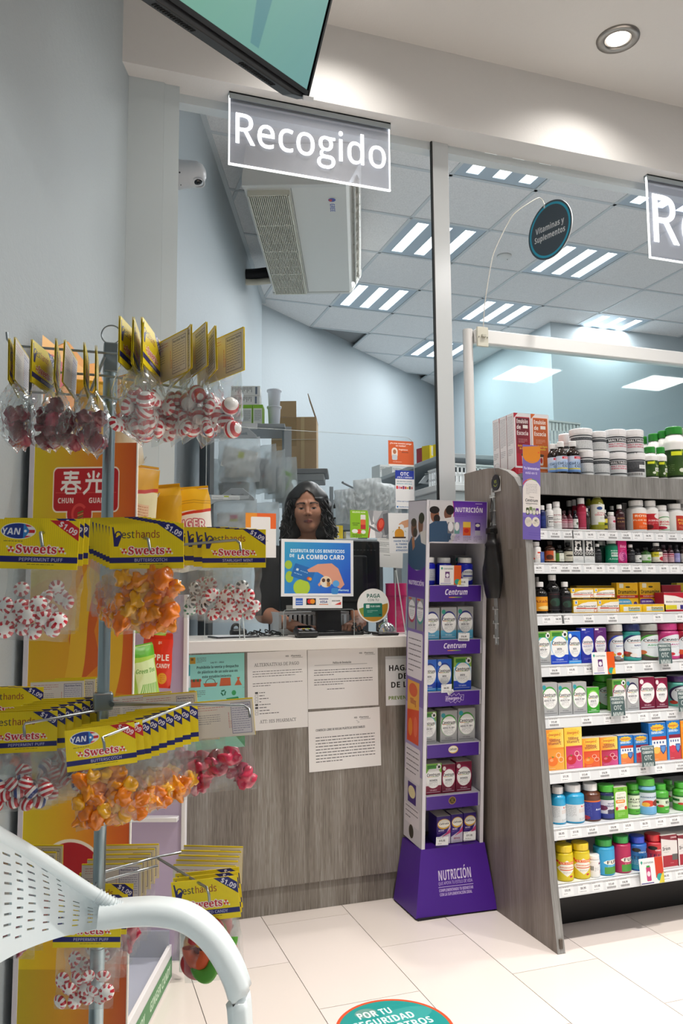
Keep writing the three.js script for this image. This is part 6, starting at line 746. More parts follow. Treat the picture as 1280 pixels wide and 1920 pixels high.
// ================================================================ building products
const plast = (c) => mat(c, 0.32, { clearcoat: 0.3, clearcoatRoughness: 0.2 }), dimGlass = (c) => mat(c, 0.08, { clearcoat: 0.6 });
const capGeoCache = new Map();
function ribbedCap(r, h, n = 36) {                            // lid with fine upright ribs
  const pts = [[0, h], [r * 0.9, h], [r * 0.97, h * 0.94], [r, h * 0.86], [r, 0.0], [r * 0.9, 0]].reverse(), g = lathe(pts, n), p = g.attributes.position;
  for (let i = 0; i < p.count; i++) { const rr2 = Math.hypot(p.getX(i), p.getZ(i)); if (rr2 > r * 0.96 && p.getY(i) < h * 0.9) { const k = Math.round(Math.atan2(p.getX(i), p.getZ(i)) / (Math.PI * 2) * n) % 2 ? 0.975 : 1; p.setX(i, p.getX(i) * k); p.setZ(i, p.getZ(i) * k); } } g.computeVertexNormals(); return g;
}
function wrap(r0, y0, y1, c, arc = 3.3) { const g = new THREE.LatheGeometry([new THREE.Vector2(r0, y0), new THREE.Vector2(r0, y1)], 18, -arc / 2, arc); return setUV(g, c); }
function product([kind, x, y, z, w, h, d, pk, label, o], q, cat) {
  const c = printCell(pk), r = w / 2;
  if (kind === 'box') {
    const m = tag(mesh('product_carton', slabGeo(w, h, d, c), pmat(c, 0.38)), label, 'carton'); m.position.set(x, y + h / 2, z);
    if (pk.startsWith('emu') && pk !== 'emuSide') { const s = printCell('emuSide'); part('side_face', sheet(d - 0.001, h - 0.001, s), pmat(s, 0.4), m, [-w / 2 - 0.0004, 0, 0], [0, -Math.PI / 2, 0]); }
    part('end_flap', box(w * 0.96, 0.0008, d * 0.96), mat('#cfcac4', 0.6), m, [0, h / 2 + 0.0004, 0]);
    return m;
  }
  const t = thing(kind === 'jar' ? 'product_jar' : kind === 'flask' ? 'oil_flask' : 'product_bottle', label, kind === 'jar' ? 'jar' : 'bottle', [x, y, z], -0.28 + 0.02 * (x - 1.6));
  if (kind === 'jar') { const lh = h * 0.22; mesh('jar_body', lathe([[0, 0], [r * 0.9, 0], [r * 0.95, h * 0.03], [r * 0.95, h - lh], [r * 0.8, h - lh], [0, h - lh]], 28), plast(o.body), t); part('lid', ribbedCap(r, lh, 40), plast(o.cap), t, [0, h - lh, 0]); mesh('label', wrap(r * 0.956, h * 0.06, h * 0.72, c, 3.6), pmat(c, 0.4), t); return t; }
  if (kind === 'flask') { mesh('glass', lathe([[0, 0], [r * 0.9, 0], [r, h * 0.03], [r, h * 0.62], [r * 0.93, h * 0.78], [r * 0.76, h * 0.9], [r * 0.5, h * 0.97], [0, h]], 32), dimGlass(o.body), t); mesh('label', wrap(r * 1.006, h * 0.16, h * 0.76, c, 2.9), pmat(c, 0.45), t); part('neck_ring', new THREE.TorusGeometry(r * 0.5, 0.0012, 6, 24).rotateX(Math.PI / 2), mat('#c9cda0', 0.3), t, [0, h * 0.968, 0]); return t; }
  if (kind === 'syrup') { const nr = r * 0.42, cr = r * 0.52, ch = Math.min(h * 0.16, 0.02); mesh('glass', lathe([[0, 0], [r * 0.94, 0], [r, h * 0.025], [r, h * 0.6], [r * 0.94, h * 0.67], [r * 0.66, h * 0.74], [nr, h * 0.79], [nr, h - ch], [0, h - ch]], 26), dimGlass(o.body), t); part('cap', ribbedCap(cr, ch, 24), plast(o.cap), t, [0, h - ch, 0]); mesh('label', wrap(r * 1.008, h * 0.08, h * 0.55, c, 3.4), pmat(c, 0.45), t); return t; }
  const cd = o.cd ?? 0.72, ch = Math.min(h * 0.19, 0.03), cr = r * cd, gum = cd > 0.78, sh = gum ? 0.72 : 0.68; // pill or gummy bottle
  mesh('bottle_body', lathe([[0, 0], [r * 0.93, 0], [r, h * 0.025], [r, h * sh], [r * 0.97, h * (sh + 0.05)], [Math.max(cr * 0.94, r * 0.7), h - ch - h * 0.03], [cr * 0.88, h - ch - h * 0.015], [cr * 0.88, h - ch], [0, h - ch]], 30), plast(o.body), t);
  part('cap', ribbedCap(cr, ch, 36), plast(o.cap), t, [0, h - ch, 0]);
  mesh('label', wrap(r * 1.006, h * 0.05, h * (pk === 'kids' ? 0.5 : gum ? 0.7 : 0.56), c, 3.3), pmat(c, 0.38), t);
  return t;
}
// ================================================================ shelf unit
const EX = 1.516, ET = 0.028, IX = EX + ET, GR = 3.35;       // end panel outer face, thickness, inner face; right end of the unit
const shelfUnit = thing('shelf_unit', 'vitamin shelf unit with a curved grey-brown end panel and white price rails', 'shelf', [0, 0, 0]);
{
  const outline = [[-2.318, 0], [-2.349, 0.217], [-2.383, 0.633], [-2.42, 1.073], [-2.43, 1.312], [-2.437, 1.42], [-2.446, 1.475], [-2.464, 1.52], [-2.495, 1.556], [-2.539, 1.583], [-2.6, 1.604], [-2.68, 1.615], [-2.76, 1.619], [-2.868, 1.621], [-2.868, 0]];
  const g = extrude(outline.map(([z, y]) => [-z, y]), ET - 0.002, 0.001).rotateY(Math.PI / 2); // local x -> -z world
  const pm = mesh('end_panel', uvMetres(g), woodPanel, shelfUnit); pm.position.set(EX + 0.001, 0, 0);
  // edge band a little lighter along the curved front
  const band = []; for (let i = 0; i < 12; i++) { const [z0, y0] = outline[i], [z1, y1] = outline[i + 1], l = Math.hypot(z1 - z0, y1 - y0); band.push(box(ET, l, 0.0016).rotateX(Math.atan2(z1 - z0, y1 - y0)).translate(EX + ET / 2, (y0 + y1) / 2, (z0 + z1) / 2 + 0.0016)); }
  mesh('edge_band', uvMetres(merged(band)), woodCornice, shelfUnit);
  part('corner_block', rbox(0.012, 0.03, 0.008, 0.002), mat('#5a5048', 0.6), shelfUnit, [EX + 0.014, 0.03, -2.3185]);
  mesh('cornice_board', uvMetres(box(GR - IX, 0.078, 0.02, (GR + IX) / 2, 1.532, -2.462)), woodCornice, shelfUnit); mesh('top_board', uvMetres(box(GR - IX, 0.02, 0.39, (GR + IX) / 2, 1.5605, -2.666)), woodCornice, shelfUnit);
  const bp = mesh('back_panel', box(GR - IX, 1.5, 0.02, (GR + IX) / 2, 0.8, -2.85), mat('#101012', 0.7), shelfUnit);
  const holes = []; for (let i = 0; i < 26; i++) for (let j = 0; j < 22; j++) holes.push(new THREE.CircleGeometry(0.0035, 8).translate(IX + 0.03 + i * 0.0254, 0.36 + j * 0.0508, -2.8395)); const hp = mesh('peg_holes', merged(holes), mat('#000000', 1), bp); hp.userData.kind = 'stuff';  // flat black discs laid on for the shade inside the peg holes
  mesh('plinth', box(GR - IX, 0.15, 0.02, (GR + IX) / 2, 0.075, -2.524), mat('#0d0d0e', 0.4), shelfUnit); mesh('plinth_top', box(GR - IX, 0.01, 0.36, (GR + IX) / 2, 0.145, -2.66), mat('#0d0d0e', 0.5), shelfUnit);
}
const SHELF = [[1.370, -2.455], [1.249, -2.452], [1.07, -2.437], [0.896, -2.418], [0.726, -2.402], [0.549, -2.382], [0.372, -2.366], [0.197, -2.35]];
const whiteSteel = mat('#e6e8ea', 0.32), railMat = mat('#dfe3e6', 0.25);
const tagSets = [[0.03, 0.085, 0.14, 0.178, 0.235, 0.285, 0.33, 0.39, 0.44, 0.49, 0.545, 0.6, 0.66], [0.012, 0.075, 0.12, 0.165, 0.22, 0.265, 0.32, 0.38, 0.43, 0.49, 0.55, 0.6, 0.65], [0.03, 0.075, 0.11, 0.2, 0.3, 0.4, 0.5, 0.6, 0.66], [0.04, 0.11, 0.18, 0.35, 0.43, 0.51, 0.59, 0.68], [0.02, 0.15, 0.24, 0.31, 0.385, 0.44, 0.51, 0.575, 0.64], [0.045, 0.12, 0.2, 0.28, 0.36, 0.43, 0.52, 0.59], [0.01, 0.065, 0.13, 0.215, 0.275, 0.345, 0.41, 0.47, 0.54, 0.6], [0.015, 0.075, 0.13, 0.185, 0.24, 0.345, 0.41, 0.47, 0.54]];
SHELF.forEach(([y, z], k) => {
  const s = part('shelf', merged([box(GR - IX, 0.004, 2.838 + z, (GR + IX) / 2, -0.002, -(2.838 + z) / 2 - 0.001), box(GR - IX, 0.012, 0.006, (GR + IX) / 2, -0.006, -0.003)]), whiteSteel, shelfUnit, [0, y, z]);
  part('price_rail', merged([box(GR - IX, 0.034, 0.002).rotateX(-0.12).translate((GR + IX) / 2, -0.02, 0.003), box(GR - IX, 0.003, 0.007, (GR + IX) / 2, -0.0025, 0.002), box(GR - IX, 0.003, 0.006, (GR + IX) / 2, -0.0375, 0.003)]), railMat, s);
  const gs = [0, 1, 2, 3, 4].map((j) => sheet(0.044, 0.0285, printCell('price' + j)));
  tagSets[k].forEach((u, j) => { const i = (j * 3 + k * 2) % 5; part('price_tag', gs[i], pmat(printCell('price' + i), 0.35), s, [IX + u + 0.022, -0.0202, 0.0046], [-0.12, 0, (j % 3 - 1) * 0.01]); });
});
for (const r of STOCK) product(r);
// dark promo tags and promo cards clipped to the rails
function railCard(name, label, pk, x, y, z, w, h, tilt, group) { const c = printCell(pk), m = mesh(name, slabGeo(w, h, 0.001, c), pmat(c, 0.35)); m.position.set(x, y + h / 2, z); m.rotation.set(tilt, 0, 0); return tag(m, label, 'sign', group); }
railCard('promo_tag', 'dark OTC tag in front of the grey-lidded gummy bottle on the fourth shelf', 'otc', 2.062, 0.886, -2.401, 0.058, 0.073, -0.06); railCard('promo_tag', 'dark OTC tag before the green-lidded bottle on the fifth shelf', 'otc', 1.836, 0.716, -2.385, 0.058, 0.066, -0.06); railCard('promo_tag', 'dark OTC tag at the photo edge on the fifth shelf, before the purple-lidded bottle', 'otc', 2.125, 0.716, -2.385, 0.06, 0.073, -0.06); railCard('promo_tag', 'dark OTC tag before the short blue cartons on the sixth shelf', 'otc', 1.938, 0.541, -2.365, 0.055, 0.07, -0.06);
railCard('promo_card', 'white and orange promo card on the fourth shelf, before the navy and purple cartons', 'promo', 1.796, 0.858, -2.4005, 0.094, 0.077, -0.08); railCard('promo_card', 'white and red promo card on the bottom shelf, before the crimson bottle', 'promoPink', 1.905, 0.165, -2.333, 0.096, 0.083, -0.1);
// purple banner on the front corner of the end panel
{
  const c = cell(120, 540, (g, w, h) => {
    R(g, 0, 0, w, h, '#7a68b8'); PG(g, [[0, 14], [w, 0], [w, 50], [90, 92], [40, 96], [0, 60]], '#e08a1c'); E(g, 60, 60, 60, 44, '#e08a1c'); R(g, 0, 96, w, 1, '#7a68b8'); R(g, 104, 36, 8, 8, '#e8502c');
    T(g, 'Tu bienestar', 60, 134, 20, '#e6dff4', { max: 108 }); T(g, 'está en ti', 58, 160, 20, '#e6dff4', { max: 80, w: 'normal' }); const ar = ['#d8402c', '#e8a02c', '#6ab04a', '#4a7ad0']; g.lineWidth = 5; ar.forEach((k, i) => { g.strokeStyle = k; g.beginPath(); g.arc(60, 260, 66 - i * 2, Math.PI * (1.15 + i * 0.18), Math.PI * (1.33 + i * 0.18)); g.stroke(); }); E(g, 62, 262, 62, 62, '#e2dcd8'); R(g, 0, 260, w, 130, '#e2dcd8'); fine(g, 22, 226, 76, 7, 9, '#5a5460', 3); T(g, 'Toma', 60, 300, 12, '#333', { w: 'normal' }); ital(g, 'Centrum', 60, 318, 24, '#16161a', 86); R(g, 20, 334, 80, 3, '#444'); fine(g, 24, 342, 70, 1, 8, '#222'); for (let k = 0; k < 4; k++) { RR(g, 22 + k * 22, 360 - (k === 1 ? 6 : 0), 20, 40, 5, ['#3c4a2a', '#6a7a4a', '#8a9a80', '#5a2f80'][k]); E(g, 32 + k * 22, 384, 8, 12, '#d8d4c8'); }
    PG(g, [[0, 410], [60, 430], [w, 396], [w, h], [0, h]], '#6a5aa8'); E(g, 38, 440, 24, 28, '#cfc8bc'); E(g, 88, 438, 26, 28, '#d6cfc2'); T(g, '40', 88, 430, 17, '#333'); fine(g, 72, 440, 32, 2, 7, '#444'); fine(g, 22, 430, 32, 3, 7, '#666'); R(g, 40, 500, 80, 2, '#564898'); R(g, 40, 512, 80, 2, '#564898');
  });
  const m = mesh('shelf_banner', slabGeo(0.068, 0.335, 0.0015, c), pmat(c, 0.4)); m.position.set(1.543, 1.494, -2.424); m.rotation.set(-0.02, -0.06, -0.045); tag(m, 'narrow purple and orange banner hanging on the front corner of the end panel', 'banner');
}
// clip strip and folded umbrella hanging on the end panel
{
  const t = thing('clip_strip', 'clear plastic clip strip hanging down the grey-brown end panel from a dark round badge', 'hanger', [1.5135, 0, 0]);
  mesh('strip', rbox(0.0012, 0.58, 0.026, 0.0005, 0, 1.245, -2.64), mat('#dfe3e3', 0.1, { transmission: 0.6, thickness: 0 }), t).rotation.x = 0; t.children[0].position.set(0, 0, 0);
  mesh('backing_card', rbox(0.0012, 0.055, 0.062, 0.0005, 0, 1.545, -2.613), mat('#cfcdc8', 0.3), t); const c = cell(70, 70, (g, w, h) => { R(g, 0, 0, w, h, '#1a1a1c'); T(g, 'VS', 35, 30, 20, '#a8b03a', { max: 30 }); g.strokeStyle = '#a8b03a'; g.lineWidth = 3; g.beginPath(); g.arc(35, 36, 16, 0.4, 2.7); g.stroke(); fine(g, 20, 46, 30, 1, 8, '#8a9030'); });
  mesh('round_badge', cyl(0.03, 0.03, 0.003, 32).rotateZ(Math.PI / 2).translate(-0.002, 1.552, -2.613), mat('#19191b', 0.3), t); part('badge_print', setUV(new THREE.CircleGeometry(0.029, 32), c), pmat(c, 0.35), t, [-0.0042, 1.552, -2.613], [0, -Math.PI / 2, 0]);
  mesh('hook', tube([[-0.002, 1.585, -2.613], [-0.006, 1.6, -2.613], [-0.003, 1.618, -2.613], [0.004, 1.624, -2.613], [0.014, 1.622, -2.613]], 0.0012, 20, 6), metal('#c9cccd', 0.2), t);
  for (let k = 0; k < 11; k++) { const y = 1.5 - k * 0.052; if (y < 1.36 && y > 1.13) continue; part('clip', merged([box(0.006, 0.003, 0.034, -0.003, 0, 0), box(0.002, 0.018, 0.003, -0.005, -0.01, 0.004), box(0.002, 0.012, 0.003, -0.005, 0.004, -0.012)]), mat('#eef0f0', 0.15, { transmission: 0.4, thickness: 0 }), t, [0, y, -2.64]); }
}
{
  const t = thing('folded_umbrella', 'black folded umbrella hanging by its strap on the clip strip', 'umbrella', [1.487, 0, -2.63]);
  const pts = [], N = 26; const g = new THREE.CylinderGeometry(1, 1, 1, 28, N, false); const p = g.attributes.position, nz = tileNoise(64, 12, 99); // sleeve that swells and gathers
  for (let i = 0; i < p.count; i++) { const y = p.getY(i) + 0.5, a = Math.atan2(p.getX(i), p.getZ(i)), r0 = Math.hypot(p.getX(i), p.getZ(i)); const prof = y > 0.86 ? 0.021 : y > 0.8 ? 0.021 + (0.86 - y) * 0.25 : 0.036 + 0.008 * Math.sin(y * 5) - 0.012 * Math.max(0, 0.2 - y) * 3; const rr3 = r0 * prof * (1 + (y < 0.84 ? 0.1 * Math.sin(a * 5 + y * 4) + 0.12 * (nz(a * 10 + 32, y * 60) - 0.5) : 0)); p.setXYZ(i, Math.sin(a) * rr3 * 0.7 , 1.37 - (1 - y) * 0.245, Math.cos(a) * rr3 + 0.02); }
  g.computeVertexNormals(); mesh('sleeve', g, mat('#111113', 0.5, { sheen: 0.3 }), t); part('handle', lathe([[0, 0], [0.0205, 0], [0.0215, 0.003], [0.0215, 0.018], [0.02, 0.0215], [0, 0.022]], 28), mat('#0c0c0d', 0.3), t, [0, 1.36, 0.02]);
  mesh('strap', tube([[0, 1.375, 0.014], [0.012, 1.42, 0.006], [0.02, 1.47, -0.002], [0.0205, 1.498, -0.01], [0.02, 1.47, -0.014], [0.012, 1.42, -0.002], [0.004, 1.378, 0.024]], 0.0017, 50, 6), mat('#0e0e0f', 0.6), t);
}
// ================================================================ purple cardboard tower
const TA = rad(4.6), TO = V(0, 0.215, -2.757);
const tower = thing('display_tower', 'tall purple and white cardboard vitamin tower in front of the counter', 'display', [0, 0, 0]);
const purple = new THREE.MeshPhysicalMaterial({ color: new THREE.Color('#4b1f8f'), roughness: 0.38 }), cardWhite = mat('#dedce2', 0.5), cardGrey = mat('#b3b2ba', 0.6);
{
  // foot: a four-sided frustum of printed board
  const b = [[1.204, -2.713], [1.518, -2.697], [1.518, -2.918], [1.204, -2.918]], tp = [[1.245, -2.752], [1.503, -2.752], [1.503, -2.915], [1.243, -2.915]], y1 = 0.225, y0 = 0.006;
  const cF = cell(420, 300, (c, w, h) => { R(c, 0, 0, w, h, '#4b1f8f'); T(c, 'NUTRICIÓN', 216, 126, 62, '#d9cfe6', { max: 176 }); T(c, 'QUE APOYA TU ESTILO DE VIDA', 216, 160, 20, '#d0c4e2', { max: 178, w: 'normal' }); R(c, 126, 176, 182, 2.5, '#cfc4e0'); T(c, 'COMPLEMENTANDO TU BIENESTAR', 217, 192, 17, '#d0c4e2', { max: 178 }); T(c, 'CON LA SUPLEMENTACIÓN IDEAL', 214, 210, 17, '#d0c4e2', { max: 168 }); });
  const q = (A, B, C, D, m, name, cl) => { const g = new THREE.BufferGeometry(); g.setAttribute('position', new THREE.Float32BufferAttribute([...A, ...B, ...C, ...D], 3)); const uv = cl ? [[0, 0], [1, 0], [0.93, 1], [0.12, 1]].map(([u, v]) => [cl.u0 + (cl.u1 - cl.u0) * u, cl.v0 + (cl.v1 - cl.v0) * v]).flat() : [0, 0, 1, 0, 1, 1, 0, 1]; g.setAttribute('uv', new THREE.Float32BufferAttribute(uv, 2)); g.setIndex([0, 1, 2, 0, 2, 3]); g.computeVertexNormals(); return g; };
  const B = b.map(([x, z]) => [x, y0, z]), Tt = tp.map(([x, z]) => [x, y1, z]);
  mesh('base_front', q(B[0], B[1], Tt[1], Tt[0], 0, 0, cF), pmat(cF, 0.38), tower);
  mesh('base_side', merged([q(B[3], B[0], Tt[0], Tt[3]), q(B[1], B[2], Tt[2], Tt[1]), q(B[2], B[3], Tt[3], Tt[2]), q(Tt[0], Tt[1], Tt[2], Tt[3])]), purple, tower);
  mesh('base_foot', box(0.306, 0.008, 0.216, 1.361, 0.004, -2.815), mat('#17131c', 0.7), tower);
}
const tc = new THREE.Group(); tc.name = 'tower_body'; tc.position.copy(TO); tc.rotation.x = TA; tower.add(tc); // the body leans a little forward
{
  const X0 = 1.248, X1 = 1.497, D = 0.16, TH = 1.274;
  const cSide = cell(150, 1000, (c, w, h) => {
    R(c, 0, 0, w, h, '#cbc7d2'); R(c, 0, 210, w, 790, '#b3a7cc'); R(c, 0, 210, w, 260, '#5a2a96'); R(c, 0, 380, w, 230, '#7f68b0'); R(c, 0, 600, w, 210, '#a598c8'); R(c, 0, 800, w, 200, '#d3cfd8');
    c.save(); c.scale(1, 0.62); E(c, 48, 130, 24, 46, '#6a4030'); E(c, 46, 104, 24, 20, '#241c1c'); E(c, 60, 152, 18, 22, '#241a18'); E(c, 106, 116, 20, 44, '#7a5040'); E(c, 112, 84, 24, 26, '#1c1614'); PG(c, [[0, 210], [30, 170], [60, 190], [110, 150], [150, 170], [150, 330], [0, 330]], '#3a5672'); PG(c, [[100, 150], [150, 140], [150, 210], [112, 200]], '#d8d4d2'); PG(c, [[30, 180], [52, 172], [58, 220], [40, 240]], '#b07a58'); c.strokeStyle = '#b02a7a'; c.lineWidth = 6; c.beginPath(); c.ellipse(75, 280, 90, 60, 0, 0.2, 2.9); c.stroke(); PG(c, [[0, 300], [30, 322], [75, 334], [120, 328], [150, 306], [150, 372], [0, 372]], '#5a2a96');
    T(c, 'NUTRICIÓN', 75, 392, 30, '#efeaf6', { max: 132 }); fine(c, 10, 414, 128, 3, 9, '#43207a', 4); for (const [x, ww, k] of [[8, 66, '#a8244e'], [82, 60, '#3a9a90']]) { R(c, x, 462, ww, 152, '#8f9096'); R(c, x + 4, 466, 26, 8, '#c8402c'); E(c, x + ww / 2, 532, ww * 0.48, 52, k); E(c, x + ww / 2, 524, ww * 0.44, 48, '#e6e4e8'); ital(c, 'Centrum', x + ww / 2, 508, 15, '#18181c', ww * 0.8); fine(c, x + 14, 526, ww - 26, 4, 8, '#77787e', 5); }
    c.restore(); c.save(); c.translate(0, 389 - 628 * 1.64); c.scale(1, 1.64); RR(c, 6, 628, 132, 82, 8, '#e6e0e8'); fine(c, 20, 640, 104, 7, 9.5, '#26202c', 3); R(c, 16, 716, 100, 110, '#e8a83c'); PG(c, [[16, 770], [116, 764], [116, 826], [16, 826]], '#dc4a24'); E(c, 64, 732, 36, 12, '#d8561e'); T(c, '1000mg', 64, 752, 14, '#9a2a24'); E(c, 44, 800, 18, 16, '#ec8a2c'); E(c, 88, 796, 16, 18, '#e86a4a'); RR(c, 4, 832, 128, 62, 7, '#e2dce4'); fine(c, 16, 840, 104, 5, 9.5, '#26202c', 8);
    R(c, 32, 898, 70, 36, '#40247e'); E(c, 66, 914, 30, 11, '#e6d8a8'); RR(c, 4, 938, 128, 34, 6, '#e2dce4'); fine(c, 16, 942, 104, 3, 9, '#26202c', 6); E(c, 66, 984, 20, 12, '#2c2418'); c.restore();
  });
  const side = mesh('side_panel', box(0.006, TH - 0.008, D, X0 + 0.003, TH / 2 + 0.004, -D / 2), cardWhite, tc); part('printed_face', sheet(D - 0.004, TH - 0.012, cSide), pmat(cSide, 0.4), side, [X0 - 0.0006, TH / 2 + 0.004, -D / 2], [0, -Math.PI / 2, 0]);
  mesh('side_panel', box(0.006, TH - 0.008, D, X1 - 0.003, TH / 2 + 0.004, -D / 2), cardWhite, tc);
  mesh('front_edge', merged([box(0.013, TH, 0.004, X0 + 0.0065, TH / 2, 0.001), box(0.013, TH - 0.008, 0.004, X1 - 0.0065, TH / 2, 0.001)]), cardWhite, tc);
  mesh('back_panel', box(X1 - X0, TH - 0.01, 0.005, (X0 + X1) / 2, TH / 2 + 0.005, -D), cardGrey, tc); mesh('top_board', box(X1 - X0, 0.004, D, (X0 + X1) / 2, TH - 0.002, -D / 2), cardWhite, tc);
  const cHead = cell(330, 230, (c, w, h) => {
    c.fillStyle = lin(c, 0, 0, 0, h, [[0, '#5a24a0'], [0.5, '#8a72bc'], [1, '#cfc9dc']]); c.fillRect(0, 0, w, h); E(c, 40, 60, 100, 170, '#b02a7a'); E(c, 36, 60, 100, 168, '#cfcdd0');
    E(c, 30, 78, 24, 40, '#8a5a44'); E(c, 28, 52, 28, 20, '#1f1716'); E(c, 42, 98, 18, 22, '#221816'); E(c, 104, 70, 22, 34, '#7a5040'); E(c, 116, 50, 24, 26, '#1c1412'); PG(c, [[84, 96], [140, 86], [150, 170], [100, 180]], '#d9d6d6'); PG(c, [[0, 130], [30, 112], [96, 110], [130, 190], [124, 230], [0, 230]], '#34506e'); PG(c, [[18, 130], [40, 120], [52, 150], [30, 168]], '#b88460'); E(c, 52, 188, 22, 22, '#2a221a'); E(c, 52, 188, 17, 17, '#a88a3a'); PG(c, [[0, 222], [110, 222], [150, 120], [160, 160], [130, h], [0, h]], '#c9c6cc'); PG(c, [[0, 130], [96, 110], [124, 210], [0, 224]], '#34506e');
    T(c, 'NUTRICIÓN', 226, 48, 36, '#f2eef6', { max: 162 }); fine(c, 148, 72, 156, 2, 8, '#3c1670', 5); RR(c, 104, 116, 34, 60, 4, '#77767c'); E(c, 121, 140, 15, 26, '#e6e4e8'); RR(c, 142, 116, 30, 62, 4, '#6a9a98'); E(c, 157, 138, 13, 24, '#e6e4e8'); R(c, 192, 112, 44, 74, '#dc5a26'); R(c, 192, 112, 44, 30, '#e8c24a'); E(c, 212, 160, 14, 12, '#c82a24'); R(c, 262, 116, 30, 42, '#40247e'); E(c, 277, 130, 13, 9, '#e2dcc8'); R(c, 262, 158, 30, 26, '#b8b4c4'); fine(c, 104, 190, 70, 4, 8, '#2a2430', 3); fine(c, 194, 190, 46, 4, 8, '#2a2430', 6); fine(c, 254, 190, 48, 4, 8, '#2a2430', 9); R(c, 262, 10, 40, 4, '#c9b8e0');
  });
  part('header_card', slabGeo(X1 - X0 - 0.014, 0.156, 0.003, cHead), pmat(cHead, 0.35), tc, [(X0 + X1) / 2 + 0.003, 1.194, 0.0035]);
  const lips = [[0.962, 0.902], [0.763, 0.709], [0.574, 0.5205], [0.384, 0.3355], [0.1985, 0.1495]];
  const lipArt = [(c) => { ital(c, 'Centrum', 196, 40, 46, '#e9e2f2', 170); c.fillStyle = lin(c, 120, 0, 250, 0, [[0, '#c83a3a'], [0.4, '#e8b83a'], [0.7, '#6ab04a'], [1, '#6a3a9a']]); c.fillRect(140, 68, 100, 5); }, (c) => { ital(c, 'Centrum', 192, 40, 46, '#e9e2f2', 170); c.fillStyle = lin(c, 120, 0, 250, 0, [[0, '#c83a3a'], [0.4, '#e8b83a'], [0.7, '#6ab04a'], [1, '#6a3a9a']]); c.fillRect(136, 68, 100, 5); }, (c) => { T(c, 'Emergen-C', 190, 46, 28, '#e6dcf0', { skew: 0.15, max: 116 }); const p = [[128, 62], [128, 30], [150, 34], [158, 20], [172, 32], [190, 16], [204, 30], [226, 14], [232, 28], [262, 26], [258, 62], [240, 60], [232, 74], [214, 62], [200, 78], [184, 64], [164, 74], [158, 62]]; LN(c, [...p, p[0]], '#d9cce8', 2.5); }, (c) => { E(c, 190, 44, 36, 28, '#d8b03a'); E(c, 188, 42, 33, 24, '#ece8d8'); ital(c, 'Caltrate', 188, 42, 22, '#1e1a24', 54); }, (c) => { const st = []; for (let k = 0; k < 32; k++) { const a = k / 32 * 6.283; st.push([188 + Math.cos(a) * (k % 2 ? 24 : 29), 42 + Math.sin(a) * (k % 2 ? 24 : 29)]); } PG(c, st, '#a88a34'); E(c, 188, 42, 21, 21, '#2c2214'); ['TODO', 'POR', 'TU VIDA'].forEach((s, k) => T(c, s, 188, 32 + k * 10, 9, '#c8a848', { max: 32 })); }];
  lips.forEach(([t1, b1], k) => {
    const cl = cell(380, 96, (c, w, h) => { R(c, 0, 0, w, h, '#47208c'); lipArt[k](c); R(c, 0, 0, w, 2.5, '#cfc8da'); }), tr = part('tray', merged([box(X1 - X0 - 0.014, 0.003, D - 0.01, (X0 + X1) / 2, b1 + 0.006, -D / 2), box(0.012, t1 - b1, 0.004, X1 - 0.022, (t1 + b1) / 2, 0.001)]), cardGrey, tc);
    part('front_lip', slabGeo(X1 - X0 - 0.04, t1 - b1, 0.004, cl), pmat(cl, 0.36), tr, [(X0 + X1) / 2 - 0.005 , (t1 + b1) / 2, 0.0045 ]);
    part('deck', box(X1 - X0 - 0.014, 0.003, D - 0.012, (X0 + X1) / 2, t1 - 0.004, -D / 2), cardGrey, tr);
  });
  const tagAt = [[1.395, 0.957, 0.046, 0.03, 0], [1.403, 0.757, 0.046, 0.03, -0.04], [1.335, 0.571, 0.042, 0.03, 0], [1.352, 0.566, 0.026, 0.012, 0.5], [1.327, 0.02, 0.05, 0.03, -0.05], [1.438, 0.028, 0.05, 0.03, -0.05]];
  tagAt.forEach(([x, y, w, h, r], k) => { const cc = printCell('price' + k % 5); part('price_label', slabGeo(w, h, 0.001, cc), pmat(cc, 0.4), tc, [x, y + h / 2, 0.0085], [0, 0, r]); });
}
const UQ = new THREE.Quaternion().setFromEuler(new THREE.Euler(TA, 0, 0));
for (const r of TOWER_STOCK) {
  const sh = r[10], floorS = [0, 0.9605, 0.7615, 0.5725, 0.3825, 0.197, 0.012][sh], h = r[5] + (r[2] - floorS), o = product([r[0], 0, 0, 0, r[4], h, r[6], r[7], r[8], r[9]]);
  const p = V(r[1], floorS + (r[0] === 'box' ? h / 2 : 0), r[3]).applyQuaternion(UQ).add(TO); o.position.copy(p); const yaw = o.rotation.y; o.quaternion.copy(UQ).multiply(new THREE.Quaternion().setFromAxisAngle(V(0, 1, 0), yaw));
}
railCard('promo_card', 'white and orange promo card before the blue bottles at the top of the purple tower', 'promo', 1.344, 1.175, -2.668, 0.088, 0.071, TA);
